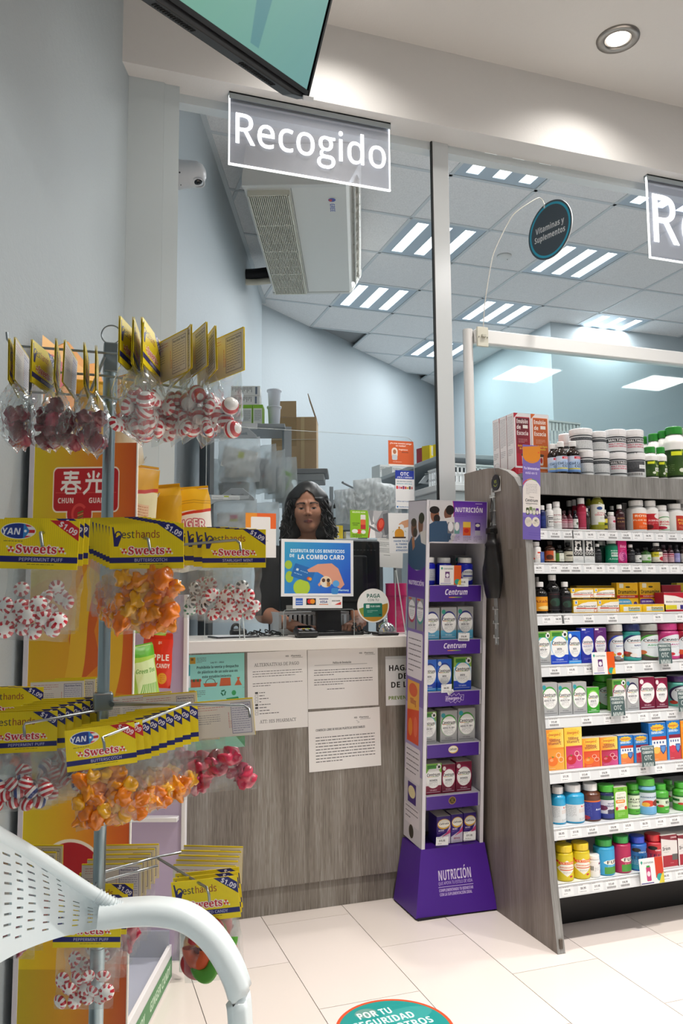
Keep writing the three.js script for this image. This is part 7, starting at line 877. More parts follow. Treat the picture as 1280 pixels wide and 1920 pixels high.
// hanging candy bags: x, y, z of the card top, yaw, roll, card print, filling, pieces, size, label, group
const BAGS = [
[-0.0796,1.5208,-1.305,104,-0.02,"hands","taffy",5,1.06,"first dark red candy bag from the left on the top left wire","dark red candy bags on the top left wire"],
[-0.0688,1.5232,-1.301,101,0.0,"back","taffy",5,1.06,"second dark red candy bag from the left on the top left wire","dark red candy bags on the top left wire"],
[-0.0369,1.5204,-1.2903,92,0.02,"hands","taffy",5,1.06,"third dark red candy bag from the left on the top left wire","dark red candy bags on the top left wire"],
[-0.0159,1.5203,-1.283,106,-0.02,"hands","taffy",5,1.06,"fourth dark red candy bag from the left on the top left wire","dark red candy bags on the top left wire"],
[0.0028,1.5185,-1.2767,99,0.0,"back","taffy",5,1.06,"fifth dark red candy bag from the left on the top left wire","dark red candy bags on the top left wire"],
[0.0254,1.5159,-1.2692,104,0.02,"hands","taffy",5,1.06,"sixth dark red candy bag from the left on the top left wire","dark red candy bags on the top left wire"],
[0.0411,1.5092,-1.2645,105,-0.02,"hands","taffy",5,1.06,"seventh dark red candy bag from the left on the top left wire","dark red candy bags on the top left wire"],
[0.0868,1.538,-1.203,88,0,"hands","mint",7,1.12,"first peppermint bag from the pole on the top right wire","peppermint bags on the top right wire"],
[0.0959,1.5364,-1.2,98,0,"hands","mint",7,1.12,"second peppermint bag from the pole on the top right wire","peppermint bags on the top right wire"],
[0.1066,1.53,-1.197,101,0,"hands","ball",7,1.12,"third peppermint bag from the pole on the top right wire","peppermint bags on the top right wire"],
[0.1147,1.5362,-1.1935,90,0,"hands","mint",7,1.12,"fourth peppermint bag from the pole on the top right wire","peppermint bags on the top right wire"],
[0.1437,1.5362,-1.2261,-46,0.05,"back","mint",7,1.12,"fifth peppermint bag from the pole on the top right wire","peppermint bags on the top right wire"],
[0.1615,1.5385,-1.2196,-62,0.05,"back","mint",7,1.12,"sixth peppermint bag from the pole on the top right wire","peppermint bags on the top right wire"],
[0.1793,1.5424,-1.2131,-58,0.05,"back","ball",7,1.12,"seventh peppermint bag from the pole on the top right wire","peppermint bags on the top right wire"],
[0.1989,1.5357,-1.207,-66,0.05,"back","mint",7,1.12,"eighth peppermint bag from the pole on the top right wire","peppermint bags on the top right wire"],
[0.2206,1.5372,-1.1993,-44,0.05,"back","ball",7,1.12,"ninth peppermint bag from the pole on the top right wire","peppermint bags on the top right wire"],
[-0.03,1.2344,-1.0479,4,-0.03,"yanPuff","mint",11,1,"front peppermint puff bag with a blue oval logo, at the left photo edge",null],
[-0.0236,1.2407,-1.0929,4,-0.02,"hands","mint",5,1,"next peppermint bag right behind the one at the left photo edge",null],
[-0.0164,1.2436,-1.122,4,-0.02,"hands","mint",5,1,"third peppermint bag behind the one at the left photo edge",null],
[0.1044,1.2372,-1.099,-3,0.0049999999999999975,"butter","butter",20,1,"front butterscotch bag in the middle of the level with the big cards","butterscotch bags at the middle level"],
[0.1015,1.2404,-1.1246,-3,0.01,"butter","butter",9,1,"second butterscotch bag behind the front one at the middle level","butterscotch bags at the middle level"],
[0.0984,1.2437,-1.1503,-3,0.01,"butter","butter",9,1,"third butterscotch bag behind the front one at the middle level","butterscotch bags at the middle level"],
[0.0951,1.2471,-1.1761,-3,0.01,"butter","butter",9,1,"fourth butterscotch bag behind the front one at the middle level","butterscotch bags at the middle level"],
[0.0916,1.2505,-1.2019,-3,0.01,"butter","butter",9,1,"fifth butterscotch bag behind the front one at the middle level","butterscotch bags at the middle level"],
[0.0879,1.2539,-1.2278,-3,0.01,"butter","butter",5,1,"sixth butterscotch bag behind the front one at the middle level","butterscotch bags at the middle level"],
[0.0839,1.2574,-1.2538,-3,0.01,"butter","butter",5,1,"seventh butterscotch bag behind the front one at the middle level","butterscotch bags at the middle level"],
[0.0798,1.2609,-1.2799,-3,0.01,"butter","butter",5,1,"eighth butterscotch bag behind the front one at the middle level","butterscotch bags at the middle level"],
[0.0754,1.2645,-1.306,-3,0.01,"butter","butter",5,1,"ninth butterscotch bag behind the front one at the middle level","butterscotch bags at the middle level"],
[0.2538,1.2443,-1.2518,-2,-0.004,"starlight","mix",12,1,"front starlight mint bag, over the counter edge","starlight mint bags"],
[0.2437,1.2469,-1.2742,-2,-0.004,"starlight","mix",6,1,"second bag behind the front starlight mint bag","starlight mint bags"],
[0.2331,1.2496,-1.2967,-2,-0.004,"starlight","mix",6,1,"third bag behind the front starlight mint bag","starlight mint bags"],
[0.2222,1.2522,-1.3193,-2,-0.004,"starlight","mix",6,1,"fourth bag behind the front starlight mint bag","starlight mint bags"],
[0.2109,1.2549,-1.3421,-2,-0.004,"starlight","mix",6,1,"fifth bag behind the front starlight mint bag","starlight mint bags"],
[-0.0516,0.9675,-1.3346,12,0.005,"hands2","ball",11,1,"front striped-ball bag at the left of the lower level","striped-ball bags at the lower level"],
[-0.0399,0.9693,-1.3442,12,0.005,"hands2","ball",5,1,"second striped-ball bag behind the front one, towards the pole","striped-ball bags at the lower level"],
[-0.0279,0.971,-1.3537,12,0.005,"hands2","ball",5,1,"third striped-ball bag behind the front one, towards the pole","striped-ball bags at the lower level"],
[-0.0157,0.9729,-1.363,12,0.005,"hands2","ball",5,1,"fourth striped-ball bag behind the front one, towards the pole","striped-ball bags at the lower level"],
[-0.0032,0.9749,-1.3723,12,0.005,"hands2","ball",5,1,"fifth striped-ball bag behind the front one, towards the pole","striped-ball bags at the lower level"],
[0.0096,0.9769,-1.3815,12,0.005,"hands2","ball",5,1,"sixth striped-ball bag behind the front one, towards the pole","striped-ball bags at the lower level"],
[0.0226,0.979,-1.3906,12,0.005,"hands2","ball",5,1,"seventh striped-ball bag behind the front one, towards the pole","striped-ball bags at the lower level"],
[-0.1209,0.9882,-1.5265,14,0.0,"hands","taffyO",4,1,"first bag from the photo edge in the darker row behind the striped-ball bags","bags in the darker row at the lower level"],
[-0.1096,0.9876,-1.5227,14,0.0,"hands","taffyO",4,1,"second bag from the photo edge in the darker row behind the striped-ball bags","bags in the darker row at the lower level"],
[-0.0984,0.9871,-1.5188,14,0.0,"hands","taffyO",4,1,"third bag from the photo edge in the darker row behind the striped-ball bags","bags in the darker row at the lower level"],
[-0.0871,0.9865,-1.515,14,0.0,"hands","taffyO",4,1,"fourth bag from the photo edge in the darker row behind the striped-ball bags","bags in the darker row at the lower level"],
[-0.0759,0.986,-1.5112,14,0.0,"hands","taffyO",4,1,"fifth bag from the photo edge in the darker row behind the striped-ball bags","bags in the darker row at the lower level"],
[-0.0039,0.9858,-1.6139,0,0.03,"back","ball",3,1,"first bag showing its white back, over the striped-ball row","white-backed bags left of the pole"],
[0.0169,0.9866,-1.6279,0,0.03,"back","ball",3,1,"second bag showing its white back, over the striped-ball row","white-backed bags left of the pole"],
[0.0383,0.9874,-1.6417,0,0.03,"back","ball",3,1,"third bag showing its white back, over the striped-ball row","white-backed bags left of the pole"],
[0.0581,0.9481,-1.2775,14,0.09,"yanButter","butter",20,1,"front butterscotch bag with a blue oval logo at the lower level","butterscotch bags at the lower level"],
[0.0705,0.9495,-1.2879,14,0.09,"yanButter","butter",10,1,"second butterscotch bag behind the front one at the lower level, towards the right","butterscotch bags at the lower level"],
[0.0833,0.9509,-1.2982,14,0.05,"butter","butter",10,1,"third butterscotch bag behind the front one at the lower level, towards the right","butterscotch bags at the lower level"],
[0.0962,0.9524,-1.3085,14,0.05,"butter","butter",10,1,"fourth butterscotch bag behind the front one at the lower level, towards the right","butterscotch bags at the lower level"],
[0.1095,0.954,-1.3186,14,0.05,"butter","butter",10,1,"fifth butterscotch bag behind the front one at the lower level, towards the right","butterscotch bags at the lower level"],
[0.123,0.9557,-1.3286,14,0.05,"butter","butter",10,1,"sixth butterscotch bag behind the front one at the lower level, towards the right","butterscotch bags at the lower level"],
[0.1368,0.9574,-1.3386,14,0.05,"butter","butter",10,1,"seventh butterscotch bag behind the front one at the lower level, towards the right","butterscotch bags at the lower level"],
[0.1509,0.9593,-1.3484,14,0.05,"butter","butter",10,1,"eighth butterscotch bag behind the front one at the lower level, towards the right","butterscotch bags at the lower level"],
[0.1653,0.9612,-1.3581,14,0.05,"butter","butter",10,1,"ninth butterscotch bag behind the front one at the lower level, towards the right","butterscotch bags at the lower level"],
[0.2557,0.9696,-1.345,-8,0.09,"back","taffyR",7,1,"rightmost white-backed bag with pink candies at the lower level","white-backed bags right of the pole"],
[0.2055,0.9573,-1.3957,-8,0.09,"back","taffyR",7,1,"white-backed pink candy bag next to the last yellow card","white-backed bags right of the pole"],
[0.2256,0.9568,-1.4207,-8,0.09,"back","taffyR",3,1,"white-backed bag wedged between two pink candy bags","white-backed bags right of the pole"],
[0.1876,0.9665,-1.4966,-8,0.09,"back","taffyR",3,1,"fourth white-backed bag from the right, behind the yellow cards","white-backed bags right of the pole"],
[0.1489,0.9632,-1.5423,-8,0.09,"back","taffyR",3,1,"fifth white-backed bag from the right, behind the yellow cards","white-backed bags right of the pole"],
[0.1134,0.9572,-1.5765,-8,0.09,"back","taffyR",3,1,"sixth white-backed bag, just right of the pole","white-backed bags right of the pole"],
[-0.0334,0.7059,-1.5697,-2,0,"back","taffy",3,1,"first brown-backed bag above the white chair, from the wall board","brown-backed bags above the chair"],
[-0.0446,0.7033,-1.5419,-2,0,"back","taffy",3,1,"second brown-backed bag above the white chair, from the wall board","brown-backed bags above the chair"],
[-0.0552,0.7012,-1.5139,-2,0,"back","taffy",3,1,"third brown-backed bag above the white chair, from the wall board","brown-backed bags above the chair"],
[-0.0654,0.6995,-1.4857,-2,0,"back","taffy",3,1,"fourth brown-backed bag above the white chair, from the wall board","brown-backed bags above the chair"],
[0.1303,0.6934,-1.557,0,0.01,"back","taffyR",3,1,"first white-backed bag at the lowest level behind the pole","white-backed bags at the lowest level"],
[0.1198,0.6941,-1.5286,0,0.01,"back","taffyR",3,1,"second white-backed bag at the lowest level behind the pole","white-backed bags at the lowest level"],
[0.1096,0.6952,-1.5001,0,0.01,"back","taffyR",3,1,"third white-backed bag at the lowest level behind the pole","white-backed bags at the lowest level"],
[0.0997,0.6967,-1.4714,0,0.01,"back","taffyR",3,1,"fourth white-backed bag at the lowest level behind the pole","white-backed bags at the lowest level"],
[0.0902,0.6985,-1.4426,0,0.01,"back","taffyR",3,1,"fifth white-backed bag at the lowest level behind the pole","white-backed bags at the lowest level"],
[0.0877,0.6758,-1.4672,2,-0.02,"puff","mint",5,1,"rearmost peppermint puff bag at the lowest level by the pole",null],
[0.0743,0.6757,-1.4187,2,-0.02,"puff","mint",5,1,"third peppermint puff bag from the front at the lowest level",null],
[0.0616,0.6769,-1.3698,2,-0.02,"puff","mint",5,1,"second peppermint puff bag from the front at the lowest level",null],
[0.0497,0.6794,-1.3204,2,-0.02,"puff","mint",12,1,"front peppermint puff bag at the lowest level, under the chair arm",null],
[0.2527,0.7202,-1.4053,0,-0.03,"back","gummy",3,1,"first bag from the back in the lowest right stack of white-backed cards","white-backed bags in the lowest right stack"],
[0.2458,0.7184,-1.3866,0,-0.03,"back","gummy",3,1,"second bag from the back in the lowest right stack of white-backed cards","white-backed bags in the lowest right stack"],
[0.2391,0.7169,-1.3678,0,-0.03,"back","gummy",3,1,"third bag from the back in the lowest right stack of white-backed cards","white-backed bags in the lowest right stack"],
[0.2324,0.7157,-1.349,0,-0.03,"back","gummy",3,1,"fourth bag from the back in the lowest right stack of white-backed cards","white-backed bags in the lowest right stack"],
[0.2258,0.7146,-1.3301,0,-0.03,"back","gummy",3,1,"fifth bag from the back in the lowest right stack of white-backed cards","white-backed bags in the lowest right stack"],
[0.2239,0.7163,-1.2987,-2,0.11,"mixed","gummy",3,1,"third gummy slice bag, behind the other two",null],
[0.2181,0.7166,-1.2793,-2,0.11,"mixed","gummy",3,1,"second gummy slice bag, right behind the front one",null],
[0.2125,0.7171,-1.26,-2,0.11,"mixed","gummy",8,1,"front gummy slice bag behind the chair arm",null]];
// ================================================================ candy rack
const steel = metal('#aab1b4', 0.28), PX0 = 0.066, PZ0 = -1.36;
{
  const t = thing('candy_rack', 'silver candy spinner rack: one pole with wire hooks at four levels', 'rack', [PX0, 0, PZ0]);
  const o = (x, y, z) => [x - PX0, y, z - PZ0];
  mesh('pole', merged([cyl(0.0095, 0.0095, 0.9, 24).translate(0, 1.03, 0), cyl(0.011, 0.011, 0.6, 24).translate(0, 0.3, 0), cyl(0.0115, 0.0115, 0.05, 24).translate(0, 1.485, 0), cyl(0.0115, 0.0115, 0.006, 24).translate(0, 0.98, 0), cyl(0.0115, 0.0115, 0.004, 24).translate(0, 0.42, 0)]), metal('#9fb0b6', 0.3), t);
  part('collar', rbox(0.024, 0.05, 0.024, 0.003), metal('#8e999d', 0.35), t, [0, 1.535, 0]); part('collar', rbox(0.03, 0.028, 0.03, 0.004), metal('#8e999d', 0.35), t, [0, 0.975, 0]); part('bolt', cyl(0.004, 0.004, 0.012, 10).rotateX(Math.PI / 2), metal('#6f777a', 0.3), t, [0.012, 0.972, 0.018]);
  part('ring', new THREE.TorusGeometry(0.016, 0.0013, 8, 40), steel, t, [0, 1.576, 0], [0, -0.25, 0.2]);
  const wr = (name, pts, r = 0.0022) => part(name, wire(pts.map((p) => o(...p)), r, 8), steel, t);
  wr('hook_wire', [[-0.096, 1.567, -1.37], [-0.094, 1.549, -1.37], [-0.086, 1.545, -1.368], [0.062, 1.537, -1.336], [0.143, 1.514, -1.25], [0.236, 1.5, -1.198], [0.238, 1.508, -1.197]]); wr('hook_wire', [[-0.084, 1.515, -1.371], [-0.08, 1.507, -1.371], [0.058, 1.5, -1.34], [0.2, 1.46, -1.24]]); wr('hook_wire', [[-0.081, 1.488, -1.373], [-0.08, 1.475, -1.374], [-0.07, 1.472, -1.373], [0.055, 1.466, -1.345], [0.21, 1.425, -1.25]]); wr('brace', [[0.055, 1.53, -1.335], [0.035, 1.474, -1.345]], 0.0025);
  for (const [a, b] of [[[-0.027, 1.219, -1.035], [0.055, 1.215, -1.35]], [[0.104, 1.218, -1.083], [0.07, 1.215, -1.35]], [[0.256, 1.227, -1.232], [0.09, 1.215, -1.345]], [[-0.05, 0.953, -1.312], [0.06, 0.962, -1.352]], [[0.061, 0.936, -1.252], [0.2, 0.968, -1.335]], [[0.29, 0.962, -1.315], [0.08, 0.972, -1.355]], [[0.213, 0.712, -1.236], [0.16, 0.712, -1.4]], [[0.044, 0.68, -1.295], [0.062, 0.7, -1.355]], [[-0.03, 0.7, -1.42], [0.05, 0.7, -1.36]]]) wr('hook_wire', [b, a, [a[0] + 0.002, a[1] - 0.006, a[2] + 0.006], [a[0] + 0.003, a[1] - 0.018, a[2] + 0.007]]);
  wr('cross_wire', [[0.06, 0.71, -1.36], [0.16, 0.714, -1.4], [0.2, 0.714, -1.41]]); wr('cross_wire', [[0.06, 0.697, -1.36], [0.16, 0.7, -1.4]]); wr('cross_wire', [[0.066, 0.968, -1.36], [0.2, 0.968, -1.336]]);
  mesh('foot_plate', merged([box(0.5, 0.012, 0.05, 0, 0.006, 0), box(0.05, 0.012, 0.5, 0, 0.006, 0)]), metal('#8e999d', 0.4), t);
}
// printed header cards
const CW = 0.1, CH = 0.06;
const swirl = (c, x, y, r) => { for (let k = 0; k < 6; k++) { c.fillStyle = k % 2 ? '#f6eeea' : '#d2232f'; c.beginPath(); c.moveTo(x, y); c.arc(x, y, r, k * 1.047, k * 1.047 + 1.047); c.fill(); } E(c, x - r * 1.2, y - r * 0.9, r * 0.35, r * 0.35, '#f4ece6'); E(c, x + r * 1.2, y + r * 0.9, r * 0.35, r * 0.35, '#f4ece6'); };
const headerBase = (c, w, h, name, price) => { R(c, 0, 0, w, h, '#efd713'); for (let k = 0; k < 50; k++) R(c, k * 6, 0, 1, h * 0.72, '#dcc40e'); T(c, 'Sweets', w * 0.5, h * 0.6, 34, '#d4212c', { f: 'serif', stroke: '#f4e8e4', lw: 6, max: 118, skew: 0.02 }); T(c, 'Sweets', w * 0.5, h * 0.6, 34, '#c81e2a', { f: 'serif', max: 118 }); swirl(c, w * 0.2, h * 0.61, 9); swirl(c, w * 0.8, h * 0.61, 9); R(c, 0, h * 0.745, w, h * 0.12, '#1d2170'); T(c, name, w * 0.56, h * 0.805, 15, '#d6d8ee', { w: 'normal', max: 150 }); fine(c, w * 0.4, h * 0.9, 90, 1, 7, '#6a6008', 4); PG(c, [[w * 0.64, 0], [w, 0], [w, h * 0.42]], price); PG(c, [[w * 0.86, 0], [w, 0], [w, h * 0.16]], '#efd713'); T(c, '$1.09', w * 0.865, h * 0.165, 24, '#f2eef0', { rot: 0.52 }); };
const hands = (name) => (c, w, h) => { headerBase(c, w, h, name, '#1d2170'); T(c, 'est', 38, 34, 33, '#26264e', { a: 'left', w: 'normal', max: 44 }); T(c, 'hands', 84, 34, 33, '#8a2436', { a: 'left', w: 'normal', max: 80 }); PG(c, [[8, 10], [13, 10], [17, 30], [22, 44], [32, 36], [40, 40], [28, 72], [15, 72], [13, 50]], '#1d2170'); c.strokeStyle = '#1d2170'; c.lineWidth = 4; c.beginPath(); c.arc(29, 34, 9, 2.6, 7.6); c.stroke(); };
const yan = (name) => (c, w, h) => { headerBase(c, w, h, name, '#c9202c'); E(c, 66, 34, 50, 24, '#f0f0f2'); c.save(); c.beginPath(); c.ellipse(66, 34, 47, 22, 0, 0, 7); c.clip(); R(c, 0, 0, 84, 70, '#1f3a8c'); for (let k = 0; k < 5; k++) R(c, 84, 12 + k * 9, 40, 9, k % 2 ? '#f0eeee' : '#cc2430'); PG(c, [[80, 8], [98, 34], [80, 60]], '#3a8ad0'); T(c, '★', 86, 34, 15, '#fff'); E(c, 86, 34, 4, 4, '#fff'); c.restore(); T(c, 'YAN', 46, 35, 27, '#f4f6fa', { max: 56, skew: 0.12 }); fine(c, 26, 63, 86, 1, 7, '#2a2a4a', 8); };
const headCells = { hands: cell(240, 144, hands('PEPPERMINT')), butter: cell(240, 144, hands('BUTTERSCOTCH')), starlight: cell(240, 144, hands('STARLIGHT MINT')), hands2: cell(240, 144, hands('PEPPERMINT PUFF')), puff: cell(240, 144, hands('PEPPERMINT PUFF')), mixed: cell(240, 144, hands('ASSORTED CANDY')), yanPuff: cell(240, 144, yan('PEPPERMINT PUFF')), yanButter: cell(240, 144, yan('BUTTERSCOTCH')) };
const backCell = cell(240, 144, (c, w, h) => { R(c, 0, 0, w, h, '#e2dcd2'); R(c, 0, 0, w, 5, '#e0c81a'); fine(c, 14, 18, 110, 3, 9, '#b0383c', 4); fine(c, 14, 56, 90, 5, 8, '#5a5868', 7); R(c, 150, 16, 78, 116, '#d8d6dc'); c.strokeStyle = '#55557a'; c.lineWidth = 1.5; c.strokeRect(150, 16, 78, 116); T(c, 'Nutrition Facts', 189, 25, 11, '#33335a', { max: 70 }); fine(c, 154, 36, 68, 11, 8.5, '#55557a', 5); c.save(); c.translate(138, 110); c.rotate(-Math.PI / 2); fine(c, 0, 0, 60, 2, 7, '#c03a3c', 3); c.restore(); });
// candies
const mintCell = (col) => cell(64, 64, (c) => { R(c, 0, 0, 64, 64, '#f3efec'); for (let k = 0; k < 14; k++) { c.fillStyle = k % 2 ? '#f3efec' : col; c.beginPath(); c.moveTo(32, 32); c.arc(32, 32, 33, k * 0.4488, k * 0.4488 + 0.4488); c.fill(); } E(c, 32, 32, 17, 17, '#f4f1ee'); });
const ballCell = cell(64, 64, (c) => { R(c, 0, 0, 64, 64, '#f2eeec'); for (const x of [4, 24, 46]) R(c, x, 0, 11, 64, '#c5202f'); }), ballCell2 = cell(64, 64, (c) => { R(c, 0, 0, 64, 64, '#f2eeec'); R(c, 8, 0, 14, 64, '#26408c'); R(c, 36, 0, 14, 64, '#c5202f'); });
function planarBall(rx, ry, rz, c) { const g = new THREE.SphereGeometry(1, 18, 12); const p = g.attributes.position, uv = g.attributes.uv; for (let i = 0; i < p.count; i++) uv.setXY(i, c.u0 + (c.u1 - c.u0) * (0.5 + p.getX(i) * 0.49), c.v0 + (c.v1 - c.v0) * (0.5 + p.getY(i) * 0.49)); g.scale(rx, ry, rz); return g; }
function lump(rx, ry, rz, seed, amp) { const g = mergeVertices(new THREE.IcosahedronGeometry(1, 3).deleteAttribute('normal').deleteAttribute('uv')), p = g.attributes.position, nz = tileNoise(64, 9, seed); for (let i = 0; i < p.count; i++) { const k = 1 + amp * (nz(p.getX(i) * 20 + 32, p.getY(i) * 20 + p.getZ(i) * 14 + 32) - 0.5); p.setXYZ(i, p.getX(i) * rx * k, p.getY(i) * ry * k, p.getZ(i) * rz * k); } g.computeVertexNormals(); return g; }
const gloss = { clearcoat: 0.8, clearcoatRoughness: 0.12 };
const KIND = {};
{ const mk = (c) => [planarBall(0.0106, 0.0106, 0.0058, c), pmat(c, 0.22, gloss)], r = mk(mintCell('#c41f30')), g = mk(mintCell('#1f7a4a')), b = mk(mintCell('#2a2a2c'));
  KIND.mint = ['starlight_mint', [r]]; KIND.mix = ['starlight_mint', [r, g, r, b, r, g]]; const b1 = [planarBall(0.0105, 0.0105, 0.0105, ballCell), pmat(ballCell, 0.22, gloss)], b2 = [planarBall(0.011, 0.0105, 0.0105, ballCell2), pmat(ballCell2, 0.22, gloss)]; KIND.ball = ['striped_candy', [b1, b1, b2]];
  const bt = ['#ffa400', '#ff9200', '#ffc118'].map((c, k) => [lump(0.0112, 0.0092, 0.0075, 300 + k, 0.95), mat(c, 0.2, { transmission: 0.35, thickness: 0, ...gloss })]); KIND.butter = ['butterscotch_candy', bt];
  const tf = ['#8c1f38', '#a52a48', '#7a1c30'].map((c, k) => [lump(0.0085, 0.0115, 0.0085, 320 + k, 0.8), mat(c, 0.3, gloss)]); KIND.taffy = ['wrapped_taffy', tf]; KIND.taffyO = ['wrapped_taffy', [tf[0], [tf[1][0], mat('#d8622c', 0.3, gloss)]]]; const tr = ['#c22a4c', '#b8375a', '#8a3a44'].map((c, k) => [lump(0.011, 0.014, 0.008, 330 + k, 1.2), mat(c, 0.3, gloss)]); KIND.taffyR = ['wrapped_taffy', tr];
  const sl = ['#4f9a28', '#d9541c', '#a81a24', '#e09a22', '#b8222c'].map((c) => [new THREE.TorusGeometry(0.011, 0.0068, 10, 20, Math.PI * 1.05).scale(1, 1.15, 0.8), mat(c, 0.5, { transmission: 0.2, thickness: 0 })]); KIND.gummy = ['gummy_slice', sl]; }
const filmGeos = [0, 1, 2, 3].map((k) => pillow(0.086, 0.088, 0.022, 210 + k * 7, 14, 14, 0.22)), seal = new THREE.PlaneGeometry(0.084, 0.008);
const cardF = Object.fromEntries(Object.entries(headCells).map(([k, c]) => [k, slabGeo(CW, CH, 0.0006, c)])), cardB = slabGeo(CW, CH, 0.0006, backCell).rotateY(Math.PI), cardBF = slabGeo(CW, CH, 0.0006, backCell), cardHB = slabGeo(CW, CH, 0.0006, headCells.hands).rotateY(Math.PI);
seedState = 4242;
BAGS.forEach(([x, y, z, yaw, roll, kind, fill, n, s, label, group], bi) => {
  const t = thing('candy_bag', label, 'candy bag', [x, y, z], rad(-19.085 + yaw), group ?? undefined); t.rotation.z = roll; t.rotation.order = 'YXZ'; t.rotation.set((bi % 5 - 2) * 0.012, rad(-19.085 + yaw), roll); t.scale.setScalar(s); const fat = s > 1.04 ? 1.6 : 1;
  const back = kind === 'back';
  part('header_card', back ? cardBF : cardF[kind], back ? pmat(backCell, 0.45) : pmat(headCells[kind], 0.42), t, [0, -CH / 2, 0.0009]); part('header_card', back ? cardHB : cardB, back ? pmat(headCells.hands, 0.42) : pmat(backCell, 0.45), t, [0, -CH / 2, -0.0009]);
  const H0 = -CH - 0.042; part('film', filmGeos[bi % 4], film, t, [0, H0, 0]).scale.z = fat;
  const [nm, set] = KIND[fill], big = fill === 'gummy' ? 1.5 : fill === 'taffy' || fill === 'taffyR' || fill === 'taffyO' ? 1.12 : fill === 'butter' ? 1.2 : s > 1.04 ? 1.15 : 1;
  const cols = 4, spots = []; for (let r = 0; r < 5; r++) for (let c = 0; c < cols; c++) spots.push([(c - 1.5) * 0.0185 + (r % 2 ? 0.005 : -0.004), -0.031 + r * 0.0145]);
  const order = spots.map((p, i) => [p, i * 7 % 20]).sort((a, b) => (a[0][1] * 20 + a[1] * 0.02) - (b[0][1] * 20 + b[1] * 0.02));
  for (let k = 0; k < n; k++) { const [px, py] = n > 8 ? order[k][0] : [rr(-0.028, 0.028), -0.03 + (k / n) * 0.05]; const [g, m] = set[(k * 2 + bi) % set.length]; const q = part(nm, g, m, t, [px * (big > 1.3 ? 0.8 : 1) + rr(-0.003, 0.003), H0 + py + rr(-0.003, 0.003) + (big > 1.3 ? 0.006 : 0), rr(-0.005, 0.006) * fat], fill === 'mint' || fill === 'mix' ? [rr(-0.6, 0.6), rr(-0.6, 0.6), rr(0, 6)] : [rr(-0.5, 0.5), rr(-0.5, 0.5), rr(0, 6)]); q.scale.setScalar(big * rr(0.92, 1.08)); }
});
